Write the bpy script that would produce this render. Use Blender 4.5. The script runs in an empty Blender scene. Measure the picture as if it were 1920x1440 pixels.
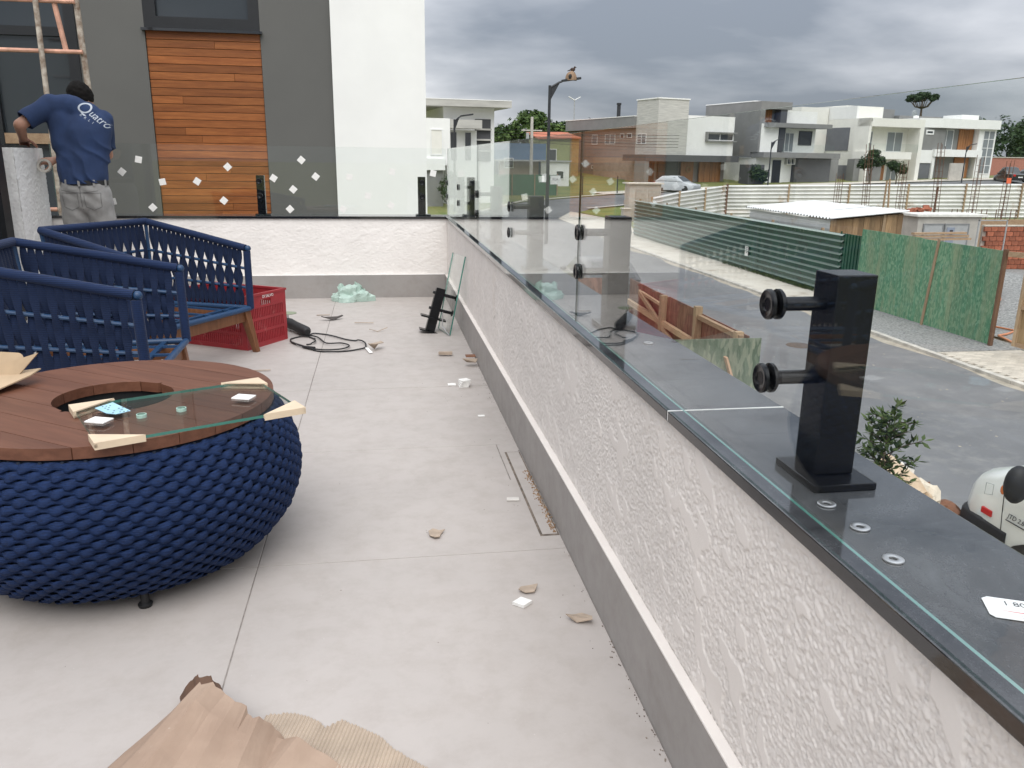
import bpy, bmesh, math, random
from mathutils import Vector, Matrix, noise
S = bpy.context.scene
COL = S.collection
R = math.radians
rnd = random.Random(7)

# ---------------------------------------------------------------- camera
cd = bpy.data.cameras.new('camera')
cam = bpy.data.objects.new('camera', cd)
COL.objects.link(cam)
cd.sensor_width = 36.0
cd.lens = 36.0 * 1522.45 / 1920.0
cd.clip_start = 0.02
cd.clip_end = 3000
_r = Vector((0.98747099, -0.15722972, 0.01341092)); _u = Vector((0.02922617, 0.26574339, 0.96360068)); _f = Vector((0.15507053, 0.95113577, -0.26700912))
cam.matrix_world = Matrix(((_r.x, _u.x, -_f.x, -0.5626), (_r.y, _u.y, -_f.y, 0.0), (_r.z, _u.z, -_f.z, 1.2), (0, 0, 0, 1)))
S.camera = cam

# ---------------------------------------------------------------- sky
SUN_EL, SUN_AZ = R(55), R(188)      # azimuth measured from +Y towards +X
w = bpy.data.worlds.new('World')
S.world = w
w.use_nodes = True
nt = w.node_tree
N, L = nt.nodes, nt.links
N.clear()
out = N.new('ShaderNodeOutputWorld')
bg = N.new('ShaderNodeBackground')
bg.inputs['Strength'].default_value = 0.1
L.new(bg.outputs[0], out.inputs[0])
sky = N.new('ShaderNodeTexSky')
sky.sky_type = 'NISHITA'
sky.sun_disc = False
sky.sun_elevation = SUN_EL
sky.sun_rotation = SUN_AZ
tc = N.new('ShaderNodeTexCoord')
sep = N.new('ShaderNodeSeparateXYZ')
L.new(tc.outputs['Generated'], sep.inputs[0])


def wmath(op, a, b=None, c=None, clamp=False):
    n = N.new('ShaderNodeMath')
    n.operation = op
    n.use_clamp = clamp
    for i, v in enumerate((a, b, c)):
        if v is None:
            continue
        if isinstance(v, (int, float)):
            n.inputs[i].default_value = v
        else:
            L.new(v, n.inputs[i])
    return n.outputs[0]


zc = wmath('MAXIMUM', sep.outputs[2], 0.0)
den = wmath('ADD', zc, 0.24)
cx = wmath('DIVIDE', sep.outputs[0], den)
cy = wmath('DIVIDE', sep.outputs[1], den)
comb = N.new('ShaderNodeCombineXYZ')
L.new(cx, comb.inputs[0]); L.new(cy, comb.inputs[1])
mp = N.new('ShaderNodeMapping')
mp.inputs['Location'].default_value = (4.3, 0.4, 3.7)
mp.inputs['Scale'].default_value = (0.80, 0.95, 1)
mp.inputs['Rotation'].default_value = (0, 0, R(24))
L.new(comb.outputs[0], mp.inputs[0])
nz = N.new('ShaderNodeTexNoise')
nz.inputs['Scale'].default_value = 1.0
nz.inputs['Detail'].default_value = 7
nz.inputs['Roughness'].default_value = 0.48
nz.inputs['Distortion'].default_value = 0.15
L.new(mp.outputs[0], nz.inputs['Vector'])
rp = N.new('ShaderNodeValToRGB')
L.new(nz.outputs[0], rp.inputs[0])
e = rp.color_ramp.elements
e[0].position = 0.38; e[0].color = (1.75, 1.95, 2.30, 1)
e[1].position = 0.63; e[1].color = (7.0, 7.05, 7.2, 1)
m = rp.color_ramp.elements.new(0.47); m.color = (2.95, 3.12, 3.45, 1)
m = rp.color_ramp.elements.new(0.56); m.color = (4.5, 4.62, 4.92, 1)
# an overcast vault is brighter overhead than at the horizon
zen = wmath('MULTIPLY_ADD', zc, 2.4, 1.0)
gm = N.new('ShaderNodeVectorMath'); gm.operation = 'SCALE'
L.new(rp.outputs[0], gm.inputs[0]); L.new(zen, gm.inputs['Scale'])
mx = N.new('ShaderNodeMix'); mx.data_type = 'RGBA'
mx.inputs[0].default_value = 0.93
L.new(sky.outputs[0], mx.inputs[6]); L.new(gm.outputs[0], mx.inputs[7])
L.new(mx.outputs[2], bg.inputs[0])

# ---------------------------------------------------------------- sun through the cloud
sd = bpy.data.lights.new('sun', 'SUN')
sd.energy = 1.3
sd.angle = R(45)
sd.color = (1.0, 0.97, 0.92)
sun = bpy.data.objects.new('sun', sd)
COL.objects.link(sun)
sv = Vector((math.sin(SUN_AZ) * math.cos(SUN_EL), math.cos(SUN_AZ) * math.cos(SUN_EL), math.sin(SUN_EL)))
sun.rotation_euler = sv.to_track_quat('Z', 'Y').to_euler()
sun.location = sv * 60

vs = S.view_settings
vs.view_transform = 'Standard'
vs.look = 'None'
vs.gamma = 1
vs.use_curve_mapping = False
vs.exposure = 0.38
S.cycles.transparent_max_bounces = 24
S.cycles.max_bounces = 10


# ---------------------------------------------------------------- mesh helpers
WM = {}          # object -> its world matrix (parts are given in world coordinates)


class MB:
    def __init__(s):
        s.v = []; s.f = []; s.mi = []

    def add(s, vs, fs, mi=0, M=None):
        b = len(s.v)
        s.v += [tuple(M @ Vector(q)) for q in vs] if M is not None else [tuple(q) for q in vs]
        s.f += [tuple(b + i for i in f) for f in fs]
        s.mi += [mi] * len(fs)
        return s

    def box(s, x0, x1, y0, y1, z0, z1, M=None, mi=0):
        vs = [(x0, y0, z0), (x1, y0, z0), (x1, y1, z0), (x0, y1, z0), (x0, y0, z1), (x1, y0, z1), (x1, y1, z1), (x0, y1, z1)]
        return s.add(vs, [(3, 2, 1, 0), (4, 5, 6, 7), (0, 1, 5, 4), (1, 2, 6, 5), (2, 3, 7, 6), (3, 0, 4, 7)], mi, M)

    def cbox(s, c, d, M=None, mi=0):
        return s.box(c[0] - d[0] / 2, c[0] + d[0] / 2, c[1] - d[1] / 2, c[1] + d[1] / 2, c[2] - d[2] / 2, c[2] + d[2] / 2, M, mi)

    def beam(s, a, b, wd, th, up=(0, 0, 1), mi=0):
        a, b = Vector(a), Vector(b)
        d = (b - a); ln = d.length; d = d / ln
        sd_ = d.cross(Vector(up))
        if sd_.length < 1e-4:
            sd_ = d.cross(Vector((1, 0, 0)))
        sd_.normalize(); u = sd_.cross(d)
        M = Matrix(((d.x, sd_.x, u.x, a.x), (d.y, sd_.y, u.y, a.y), (d.z, sd_.z, u.z, a.z), (0, 0, 0, 1)))
        return s.box(0, ln, -wd / 2, wd / 2, -th / 2, th / 2, M, mi)

    def tube(s, pts, r, n=8, cap=True, mi=0, closed=False):
        pts = [Vector(q) for q in pts]
        k = len(pts)
        rs = r if isinstance(r, (list, tuple)) else [r] * k
        vs = []
        pu = None
        for i, q in enumerate(pts):
            if closed:
                t = pts[(i + 1) % k] - pts[i - 1]
            else:
                t = pts[min(i + 1, k - 1)] - pts[max(i - 1, 0)]
            t.normalize()
            if pu is None:
                pu = t.orthogonal().normalized()
            pu = (pu - t * pu.dot(t))
            if pu.length < 1e-5:
                pu = t.orthogonal()
            pu.normalize()
            b = t.cross(pu)
            for j in range(n):
                a = 2 * math.pi * j / n
                vs.append(q + (pu * math.cos(a) + b * math.sin(a)) * rs[i])
        fs = []
        for i in range(k if closed else k - 1):
            for j in range(n):
                i2 = (i + 1) % k
                fs.append((i * n + j, i * n + (j + 1) % n, i2 * n + (j + 1) % n, i2 * n + j))
        if cap and not closed:
            fs.append(tuple(reversed(range(n))))
            fs.append(tuple((k - 1) * n + j for j in range(n)))
        return s.add(vs, fs, mi)

    def loft(s, rings, cap=True, mi=0, closed_u=True):
        n = len(rings[0]); vs = [q for rg in rings for q in rg]; fs = []
        for i in range(len(rings) - 1):
            for j in range(n if closed_u else n - 1):
                fs.append((i * n + j, i * n + (j + 1) % n, (i + 1) * n + (j + 1) % n, (i + 1) * n + j))
        if cap and closed_u:
            fs.append(tuple(reversed(range(n))))
            fs.append(tuple((len(rings) - 1) * n + j for j in range(n)))
        return s.add(vs, fs, mi)

    def lathe(s, prof, n=24, c=(0, 0, 0), M=None, mi=0, cap=True):
        rings = [[(c[0] + r * math.cos(2 * math.pi * j / n), c[1] + r * math.sin(2 * math.pi * j / n), c[2] + z) for j in range(n)] for r, z in prof]
        if M is not None:
            rings = [[tuple(M @ Vector(q)) for q in rg] for rg in rings]
        return s.loft(rings, cap, mi)

    def prism(s, poly, z0, z1, M=None, mi=0):
        n = len(poly)
        vs = [(x, y, z0) for x, y in poly] + [(x, y, z1) for x, y in poly]
        fs = [tuple(reversed(range(n))), tuple(range(n, 2 * n))] + [(i, (i + 1) % n, n + (i + 1) % n, n + i) for i in range(n)]
        return s.add(vs, fs, mi, M)

    def sphere(s, c, r, nu=12, nv=8, M=None, mi=0):
        if not isinstance(r, (tuple, list)):
            r = (r, r, r)
        vs = [(c[0], c[1], c[2] - r[2])]
        for i in range(1, nv):
            a = math.pi * i / nv - math.pi / 2
            for j in range(nu):
                b = 2 * math.pi * j / nu
                vs.append((c[0] + r[0] * math.cos(a) * math.cos(b), c[1] + r[1] * math.cos(a) * math.sin(b), c[2] + r[2] * math.sin(a)))
        vs.append((c[0], c[1], c[2] + r[2]))
        fs = [(0, 1 + (j + 1) % nu, 1 + j) for j in range(nu)]
        for i in range(nv - 2):
            for j in range(nu):
                a = 1 + i * nu
                fs.append((a + j, a + (j + 1) % nu, a + nu + (j + 1) % nu, a + nu + j))
        a = 1 + (nv - 2) * nu
        fs += [(a + j, a + (j + 1) % nu, len(vs) - 1) for j in range(nu)]
        return s.add(vs, fs, mi, M)

    def grid(s, fn, nu, nv, mi=0):
        vs = [fn(i / nu, j / nv) for j in range(nv + 1) for i in range(nu + 1)]
        fs = [(j * (nu + 1) + i, j * (nu + 1) + i + 1, (j + 1) * (nu + 1) + i + 1, (j + 1) * (nu + 1) + i) for j in range(nv) for i in range(nu)]
        return s.add(vs, fs, mi)

    def mesh(s, name, mats, smooth=False, bevel=0, seg=2, inv=None):
        me = bpy.data.meshes.new(name)
        vs = [inv @ Vector(q) for q in s.v] if inv is not None else s.v
        me.from_pydata([tuple(q) for q in vs], [], s.f)
        if not isinstance(mats, (list, tuple)):
            mats = [mats]
        for m_ in mats:
            me.materials.append(m_)
        if any(s.mi):
            me.polygons.foreach_set('material_index', s.mi)
        if bevel:
            bm = bmesh.new(); bm.from_mesh(me)
            ed = [e_ for e_ in bm.edges if len(e_.link_faces) == 2 and e_.calc_face_angle(0) > 0.6]
            bmesh.ops.bevel(bm, geom=ed, offset=bevel, segments=seg, affect='EDGES', profile=0.6, clamp_overlap=True)
            bm.to_mesh(me); bm.free()
        if smooth:
            me.polygons.foreach_set('use_smooth', [True] * len(me.polygons))
            if smooth != 'all':
                try:
                    me.set_sharp_from_angle(angle=R(40))
                except Exception:
                    pass
        me.update()
        return me

    def build(s, name, mats, parent=None, smooth=False, bevel=0, seg=2, org=None, local=False):
        """one mesh object; coordinates are the world's unless local=True (then the parent's)"""
        if parent is not None:
            PM = WM.get(parent.name, Matrix())
            inv = None if local else PM.inverted()
            o = bpy.data.objects.new(name, s.mesh(name, mats, smooth, bevel, seg, inv))
            COL.objects.link(o)
            o.parent = parent
            WM[o.name] = PM
        else:
            T = Matrix.Translation(org) if org is not None else Matrix()
            inv = None if (local or org is None) else T.inverted()
            o = bpy.data.objects.new(name, s.mesh(name, mats, smooth, bevel, seg, inv))
            COL.objects.link(o)
            if org is not None:
                o.location = org
            WM[o.name] = T
        return o


def thing(name, label, cat, loc=(0, 0, 0), rz=0.0, group=None):
    o = bpy.data.objects.new(name, None)
    COL.objects.link(o)
    o.empty_display_size = 0.1
    o.location = loc
    o.rotation_euler = (0, 0, rz)
    o['label'] = label
    o['category'] = cat
    if group:
        o['group'] = group
    WM[o.name] = Matrix.Translation(loc) @ Matrix.Rotation(rz, 4, 'Z')
    return o


def tag(o, label, cat, group=None):
    o['label'] = label
    o['category'] = cat
    if group:
        o['group'] = group
    return o


def struct(o, kind='structure'):
    o['kind'] = kind
    return o


def inst(name, me, parent, M=None, W=None):
    """an object sharing mesh data, a child of parent; M is its matrix in the parent's space"""
    o = bpy.data.objects.new(name, me)
    COL.objects.link(o)
    o.parent = parent
    if M is not None:
        o.matrix_local = M
    WM[o.name] = WM.get(parent.name, Matrix()) if M is None else WM.get(parent.name, Matrix()) @ M
    return o


def copy_tree(o, parent=None, label=None, group=None):
    c = o.copy()
    COL.objects.link(c)
    c.parent = parent
    if parent is not None:
        c.matrix_parent_inverse = o.matrix_parent_inverse.copy()
    if label:
        c['label'] = label
    if group:
        c['group'] = group
    for ch in list(o.children):
        copy_tree(ch, c)
    return c


def text_mesh(txt, size, extrude=0.0005, shear=0.0, space=1.0):
    cu = bpy.data.curves.new('txt', 'FONT')
    cu.body = txt
    cu.size = size
    cu.extrude = extrude
    cu.shear = shear
    cu.space_character = space
    cu.align_x = 'CENTER'
    cu.align_y = 'CENTER'
    ob = bpy.data.objects.new('txt', cu)
    COL.objects.link(ob)
    dg = bpy.context.evaluated_depsgraph_get()
    dg.update()
    me = bpy.data.meshes.new_from_object(ob.evaluated_get(dg))
    bpy.data.objects.remove(ob)
    return me


def frame(o, x, y):
    """matrix with origin o, local x and y axes given"""
    x = Vector(x).normalized(); y = Vector(y); y = (y - x * y.dot(x)).normalized(); z = x.cross(y)
    return Matrix(((x.x, y.x, z.x, o[0]), (x.y, y.y, z.y, o[1]), (x.z, y.z, z.z, o[2]), (0, 0, 0, 1)))


# ---------------------------------------------------------------- materials
def srgb(r, g, b):
    return tuple(((c / 255) / 12.92 if c / 255 <= 0.04045 else ((c / 255 + 0.055) / 1.055) ** 2.4) for c in (r, g, b))


class NT:
    def __init__(s, name):
        s.m = bpy.data.materials.new(name)
        s.m.use_nodes = True
        s.n = s.m.node_tree.nodes
        s.l = s.m.node_tree.links
        s.b = s.n['Principled BSDF']
        s.o = s.n['Material Output']

    def new(s, t, **kw):
        k = s.n.new('ShaderNode' + t)
        for a, v in kw.items():
            if hasattr(k, a):
                setattr(k, a, v)
            else:
                k.inputs[a.replace('_', ' ')].default_value = v
        return k

    def link(s, a, b):
        s.l.new(a, b)

    def coord(s, scale=(1, 1, 1), kind='Object', rot=(0, 0, 0)):
        t = s.new('TexCoord'); mp_ = s.new('Mapping')
        mp_.inputs['Scale'].default_value = scale
        mp_.inputs['Rotation'].default_value = rot
        s.link(t.outputs[kind], mp_.inputs[0])
        return mp_.outputs[0]

    def noise(s, scale, detail=4, rough=0.55, vec=None, dist=0.0):
        k = s.new('TexNoise')
        k.inputs['Scale'].default_value = scale
        k.inputs['Detail'].default_value = detail
        k.inputs['Roughness'].default_value = rough
        k.inputs['Distortion'].default_value = dist
        if vec is not None:
            s.link(vec, k.inputs['Vector'])
        return k.outputs[0]

    def ramp(s, fac, stops):
        k = s.new('ValToRGB')
        s.link(fac, k.inputs[0])
        el = k.color_ramp.elements
        while len(el) < len(stops):
            el.new(0.5)
        for e_, (p_, c_) in zip(el, stops):
            e_.position = p_
            e_.color = (*c_, 1) if isinstance(c_, (tuple, list)) else (c_, c_, c_, 1)
        return k.outputs[0]

    def mix(s, fac, a, b, mode='MIX'):
        k = s.new('Mix'); k.data_type = 'RGBA'; k.blend_type = mode
        for i, v in ((0, fac), (6, a), (7, b)):
            if isinstance(v, (int, float)):
                k.inputs[i].default_value = v
            elif isinstance(v, (tuple, list)):
                k.inputs[i].default_value = (*v, 1)
            else:
                s.link(v, k.inputs[i])
        return k.outputs[2]

    def math(s, op, a, b=None, clamp=False):
        k = s.new('Math'); k.operation = op; k.use_clamp = clamp
        for i, v in enumerate((a, b)):
            if v is None:
                continue
            if isinstance(v, (int, float)):
                k.inputs[i].default_value = v
            else:
                s.link(v, k.inputs[i])
        return k.outputs[0]

    def bump(s, h, strength=0.3, dist=0.01, base=None):
        k = s.new('Bump')
        k.inputs['Strength'].default_value = strength
        k.inputs['Distance'].default_value = dist
        s.link(h, k.inputs['Height'])
        if base is not None:
            s.link(base, k.inputs['Normal'])
        s.link(k.outputs[0], s.b.inputs['Normal'])
        return k.outputs[0]

    def rand(s, col, amt):
        """per-object brightness"""
        oi = s.new('ObjectInfo')
        f_ = s.math('MULTIPLY_ADD', oi.outputs['Random'], 2 * amt)
        f_.node.inputs[2].default_value = 1 - amt
        k = s.new('VectorMath'); k.operation = 'SCALE'
        s.link(col, k.inputs[0]); s.link(f_, k.inputs['Scale'])
        return k.outputs[0]


def mat(name, col, rough=0.6, metal=0.0, var=0.12, vs=6, bump=0.0, bs=60, spec=0.5, col2=None, st=(1, 1, 1), orand=0.0, bd=0.004, det=4, dirt=None):
    k = NT(name)
    v = k.coord(st)
    f_ = k.noise(vs, det, 0.6, v)
    a = tuple(c * (1 - var) for c in col)
    b = tuple(min(1, c * (1 + var)) for c in (col2 or col))
    if col2:
        a = col; b = col2
    c = k.ramp(f_, [(0.32, a), (0.68, b)])
    if dirt:
        d = k.noise(dirt[1], 6, 0.65, v)
        dm = k.ramp(d, [(dirt[2], 0), (dirt[2] + dirt[3], 1)])
        c = k.mix(dm, c, dirt[0])
    if orand:
        c = k.rand(c, orand)
    k.link(c, k.b.inputs['Base Color'])
    k.b.inputs['Roughness'].default_value = rough
    k.b.inputs['Metallic'].default_value = metal
    k.b.inputs['Specular IOR Level'].default_value = spec
    if bump:
        k.bump(k.noise(bs, 5, 0.6, v), bump, bd)
    return k.m


def m_tile(name, col, rough=0.42):
    k = NT(name)
    v = k.coord()
    oi = k.new('ObjectInfo')
    add = k.new('VectorMath'); add.operation = 'ADD'
    k.link(v, add.inputs[0]); k.link(oi.outputs['Location'], add.inputs[1])
    v = add.outputs[0]
    n1 = k.noise(1.6, 6, 0.6, v, 0.4)
    n2 = k.noise(11, 6, 0.7, v)
    c = k.ramp(n1, [(0.3, tuple(q * 0.93 for q in col)), (0.7, tuple(min(1, q * 1.05) for q in col))])
    sm = k.ramp(n2, [(0.45, (1, 1, 1)), (0.75, (0.9, 0.885, 0.87))])
    c = k.mix(1.0, c, sm, 'MULTIPLY')
    d = k.noise(3.2, 8, 0.7, v, 1.2)
    dm = k.ramp(d, [(0.54, 0), (0.76, 0.28)])
    c = k.mix(dm, c, tuple(q * s_ for q, s_ in zip(col, (0.66, 0.63, 0.58))))
    dust = k.ramp(k.noise(150, 2, 0.5, v), [(0.74, 0), (0.8, 0.5)])
    c = k.mix(dust, c, (0.72, 0.7, 0.68))
    k.link(c, k.b.inputs['Base Color'])
    rr = k.ramp(n2, [(0.3, rough), (0.7, rough + 0.18)])
    k.link(rr, k.b.inputs['Roughness'])
    k.b.inputs['Specular IOR Level'].default_value = 0.35
    k.bump(k.noise(40, 6, 0.7, v), 0.08, 0.002)
    return k.m


def m_stucco(name, col, s1=17, s2=120, strength=0.6, dist=0.006, pl=0.555, st=(1, 1, 1)):
    k = NT(name)
    v = k.coord(st)
    a = k.noise(s1, 3, 0.5, v, 0.6)
    plate = k.ramp(a, [(pl, 0), (pl + 0.02, 1)])
    rim = k.ramp(a, [(pl - 0.035, (1, 1, 1)), (pl - 0.008, (0.62, 0.6, 0.58)), (pl + 0.012, (1, 1, 1))])
    fine = k.noise(s2, 6, 0.72, v, 1.1)
    ridge = k.ramp(fine, [(0.38, 0), (0.60, 1)])
    h = k.mix(plate, ridge, (0.85, 0.85, 0.85))
    c = k.ramp(k.noise(2.2, 5, 0.6, v), [(0.3, tuple(q * 0.94 for q in col)), (0.7, tuple(min(1, q * 1.05) for q in col))])
    pit = k.ramp(fine, [(0.36, (0.60, 0.58, 0.56)), (0.46, (0.92, 0.91, 0.90)), (0.62, (1.06, 1.06, 1.06))])
    pit2 = k.mix(plate, pit, (0.965, 0.955, 0.945))
    c = k.mix(1.0, c, pit2, 'MULTIPLY')
    c = k.mix(0.8, c, rim, 'MULTIPLY')
    k.link(c, k.b.inputs['Base Color'])
    k.b.inputs['Roughness'].default_value = 0.72
    k.b.inputs['Specular IOR Level'].default_value = 0.3
    k.bump(h, strength, dist)
    return k.m


def m_granite(name):
    k = NT(name)
    v = k.coord()
    sp = k.new('TexVoronoi'); sp.inputs['Scale'].default_value = 420
    k.link(v, sp.inputs['Vector'])
    c = k.ramp(sp.outputs['Color'], [(0.25, (0.007, 0.0075, 0.009)), (0.6, (0.011, 0.012, 0.014)), (0.95, (0.026, 0.027, 0.03))])
    dust = k.noise(5, 8, 0.7, v, 0.8)
    dm = k.ramp(dust, [(0.38, 0.08), (0.78, 0.36)])
    geo = k.new('NewGeometry'); sz_ = k.new('SeparateXYZ')
    k.link(geo.outputs['Normal'], sz_.inputs[0])
    dm = k.math('MULTIPLY', dm, k.math('POWER', k.math('MAXIMUM', sz_.outputs[2], 0.0), 4.0))
    c = k.mix(dm, c, (0.27, 0.28, 0.30))
    k.link(c, k.b.inputs['Base Color'])
    rr = k.ramp(dust, [(0.35, 0.03), (0.72, 0.15)])
    k.link(rr, k.b.inputs['Roughness'])
    k.b.inputs['Specular IOR Level'].default_value = 1.0
    return k.m


def m_glass(name, tint=(0.975, 0.988, 0.982), f0=0.032):
    """window glass pane: clear straight-through transmission and a Fresnel mirror at each face"""
    k = NT(name)
    k.n.remove(k.b)
    lw = k.new('LayerWeight'); lw.inputs['Blend'].default_value = 0.5
    pw = k.math('POWER', lw.outputs['Facing'], 5.4)
    fr = k.math('MULTIPLY', pw, 1 - f0)
    fr = k.math('ADD', fr, f0, True)
    tr = k.new('BsdfTransparent'); tr.inputs[0].default_value = (*tint, 1)
    gl = k.new('BsdfGlossy'); gl.inputs['Roughness'].default_value = 0.0
    gl.inputs[0].default_value = (0.95, 0.97, 0.96, 1)
    ms = k.new('MixShader')
    k.link(fr, ms.inputs[0]); k.link(tr.outputs[0], ms.inputs[1]); k.link(gl.outputs[0], ms.inputs[2])
    k.link(ms.outputs[0], k.o.inputs[0])
    return k.m


def m_glass_edge(name, col=(0.07, 0.26, 0.21)):
    k = NT(name)
    k.b.inputs['Base Color'].default_value = (*col, 1)
    k.b.inputs['Roughness'].default_value = 0.12
    k.b.inputs['Transmission Weight'].default_value = 0.35
    k.b.inputs['IOR'].default_value = 1.5
    return k.m


def m_wood(name, c1, c2, scale=1.0, axis='x', rough=0.45, orand=0.2, bump=0.12, shift=0.0):
    """long-grained wood; every board gets its own cut of the grain"""
    k = NT(name)
    st = {'x': (1.2, 14, 14), 'y': (14, 1.2, 14), 'z': (14, 14, 1.2)}[axis]
    v = k.coord(tuple(q * scale for q in st))
    oi = k.new('ObjectInfo')
    cmb = k.new('CombineXYZ')
    rr = k.math('MULTIPLY', oi.outputs['Random'], 57.0)
    for i in range(3):
        k.link(rr, cmb.inputs[i])
    add = k.new('VectorMath'); add.operation = 'ADD'
    k.link(v, add.inputs[0]); k.link(cmb.outputs[0], add.inputs[1])
    v = add.outputs[0]
    n1 = k.noise(1.4, 5, 0.6, v, 1.0)
    n2 = k.noise(9, 3, 0.6, v, 0.3)
    c = k.ramp(n1, [(0.28, c1), (0.72, c2)])
    f2 = k.ramp(n2, [(0.35, (0.82, 0.8, 0.78)), (0.65, (1.05, 1.05, 1.05))])
    c = k.mix(1.0, c, f2, 'MULTIPLY')
    c = k.rand(c, orand)
    k.link(c, k.b.inputs['Base Color'])
    k.b.inputs['Roughness'].default_value = rough
    k.b.inputs['Specular IOR Level'].default_value = 0.4
    k.bump(n2, bump, 0.002)
    return k.m


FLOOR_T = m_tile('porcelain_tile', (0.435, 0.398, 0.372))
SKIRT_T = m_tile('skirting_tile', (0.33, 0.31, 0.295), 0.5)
STUCCO = mat('textured_render', (0.735, 0.69, 0.65), 0.75, var=0.05, vs=3, bump=0.25, bs=260, bd=0.002, spec=0.25, dirt=((0.70, 0.64, 0.58), 2.2, 0.58, 0.25))
STUCCO_B = mat('rippled_render', (0.81, 0.775, 0.74), 0.75, var=0.04, vs=3, bump=0.2, bs=200, bd=0.002, spec=0.25)
STUCCO_W = mat('white_textured_render', (0.80, 0.785, 0.76), 0.75, var=0.05, vs=6, bump=0.9, bs=90, bd=0.008, spec=0.25)
STUCCO_P = mat('pillar_render', (0.82, 0.81, 0.79), 0.75, var=0.05, vs=6, spec=0.25)
GROUT = mat('grout', (0.235, 0.21, 0.19), 0.9, var=0.3, vs=30)
GRANITE = m_granite('polished_dark_granite')
BLACK = mat('black_powder_coat', (0.004, 0.0045, 0.006), 0.24, var=0.3, vs=14, spec=0.35, bump=0.03, bs=300)
RUBBER = mat('black_rubber', (0.012, 0.012, 0.013), 0.6, var=0.2)
STEEL = mat('zinc_steel', (0.62, 0.62, 0.63), 0.32, 0.9, var=0.1)
GLASS = m_glass('clear_glass')
GEDGE = m_glass_edge('green_glass_edge')
GEND = m_glass_edge('dark_green_glass_end', (0.008, 0.03, 0.025))
FOAM = mat('white_foam', (0.78, 0.77, 0.74), 0.85, var=0.06, vs=40, bump=0.15, bs=120)
SEAL = mat('white_sealant', (0.72, 0.72, 0.70), 0.7, var=0.15, vs=40)
GRIME = mat('grime', (0.16, 0.13, 0.105), 0.95, var=0.5, vs=40)
RUST = mat('rusty_grit', (0.20, 0.11, 0.055), 0.95, col2=(0.33, 0.22, 0.13), vs=60)

# ---------------------------------------------------------------- terrace floor, tile by tile
fl = MB().box(-6.2, 0.02, -3.0, 7.26, -0.25, -0.0022).build('floor', GROUT)
struct(fl)
xs = [0.0, -0.957, -1.955, -2.953, -3.951, -4.949, -5.947]
ys = [-2.68, -1.68, -0.68, 0.315, 1.315, 2.312, 3.307, 4.265, 5.268, 6.318, 7.247]
for i in range(6):
    for j in range(10):
        x1, x0 = xs[i], xs[i + 1]
        y0, y1 = ys[j], ys[j + 1]
        g = 0.0018
        m_ = MB().box(-(x1 - x0) / 2 + g, (x1 - x0) / 2 - g, -(y1 - y0) / 2 + g, (y1 - y0) / 2 - g, -0.0060, 0.0)
        o = m_.build('floor_tile', FLOOR_T, fl, bevel=0.0008, seg=1, local=True)
        o.location = ((x0 + x1) / 2, (y0 + y1) / 2, rnd.uniform(-0.0006, 0.0004))

# linear drain with a tile lid beside the skirting
d = MB().box(-0.068, -0.004, 2.405, 3.205, 0.0002, 0.0012).build('drain_slot', GRIME, fl)
MB().box(-0.060, -0.009, 2.413, 3.197, 0.0012, 0.0034).build('drain_lid', FLOOR_T, fl, bevel=0.0008, seg=1)
MB().box(-0.0925, -0.0885, 2.9, 3.305, 0.0005, 0.0013).build('drain_joint', GROUT, fl)
g = MB()
for i in range(190):
    y = rnd.uniform(2.42, 2.98); s_ = rnd.uniform(0.0015, 0.004)
    x = -0.016 + rnd.gauss(0, 0.006)
    g.sphere((min(-0.003, x), y, 0.004), (s_, s_ * 1.3, s_ * 0.7), 5, 4)
struct(tag(g.build('drain_grit', RUST), 'rusty brown grit along the narrow floor drain', 'grit'), 'stuff')
g = MB()
for i in range(170):
    y = rnd.choice((rnd.uniform(0.8, 7.2), rnd.uniform(4.0, 4.9), rnd.uniform(1.0, 1.8)))
    s_ = rnd.uniform(0.0008, 0.0022)
    g.sphere((-0.002 - abs(rnd.gauss(0, 0.010)), y, 0.001), (s_, s_ * 1.6, s_ * 0.6), 5, 4)
for i in range(110):
    y = rnd.uniform(0.9, 6.9); x = -rnd.uniform(0.02, 1.4) * rnd.random() ** 0.6
    s_ = rnd.uniform(0.0006, 0.0018)
    g.sphere((x, y, 0.001), (s_, s_ * 1.4, s_ * 0.5), 5, 4)
struct(tag(g.build('floor_dirt', GRIME), 'dark dirt crumbs along the skirting and over the floor', 'dirt'), 'stuff')

# ---------------------------------------------------------------- parapets
ZT, ZB = 0.7053, 0.6832


def relief(u_, z, amp=1.0):
    """height of the trowelled render at a point of the wall (metres)"""
    a, b = u_ * 0.80 + z * 0.6, z * 0.80 - u_ * 0.6
    r1 = 1 - abs(noise.noise((a * 66, b * 88, 1.7)))
    r2 = 1 - abs(noise.noise((a * 150 + 7, b * 175, 4.1)))
    h = 0.0020 * r1 ** 3 + 0.0021 * r2 ** 3 + 0.0023 * noise.noise((a * 260, b * 290, 2.2))
    p_ = noise.noise((a * 12, b * 22, 9.3)) + 0.3 * noise.noise((a * 40, b * 55, 5.5))
    t_ = min(1.0, max(0.0, (p_ - 0.27) / 0.03))
    return amp * (h * (1 - t_) + t_ * 0.0040)


def relief_face(fn, u0, u1, du, z0, z1, dz, amp=1.0):
    nu, nv = int((u1 - u0) / du), int((z1 - z0) / dz)
    g_ = MB()
    g_.grid(lambda a, b: fn(u0 + (u1 - u0) * a, z0 + (z1 - z0) * b, relief(u0 + (u1 - u0) * a, z0 + (z1 - z0) * b, amp)), nu, nv)
    return g_

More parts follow.
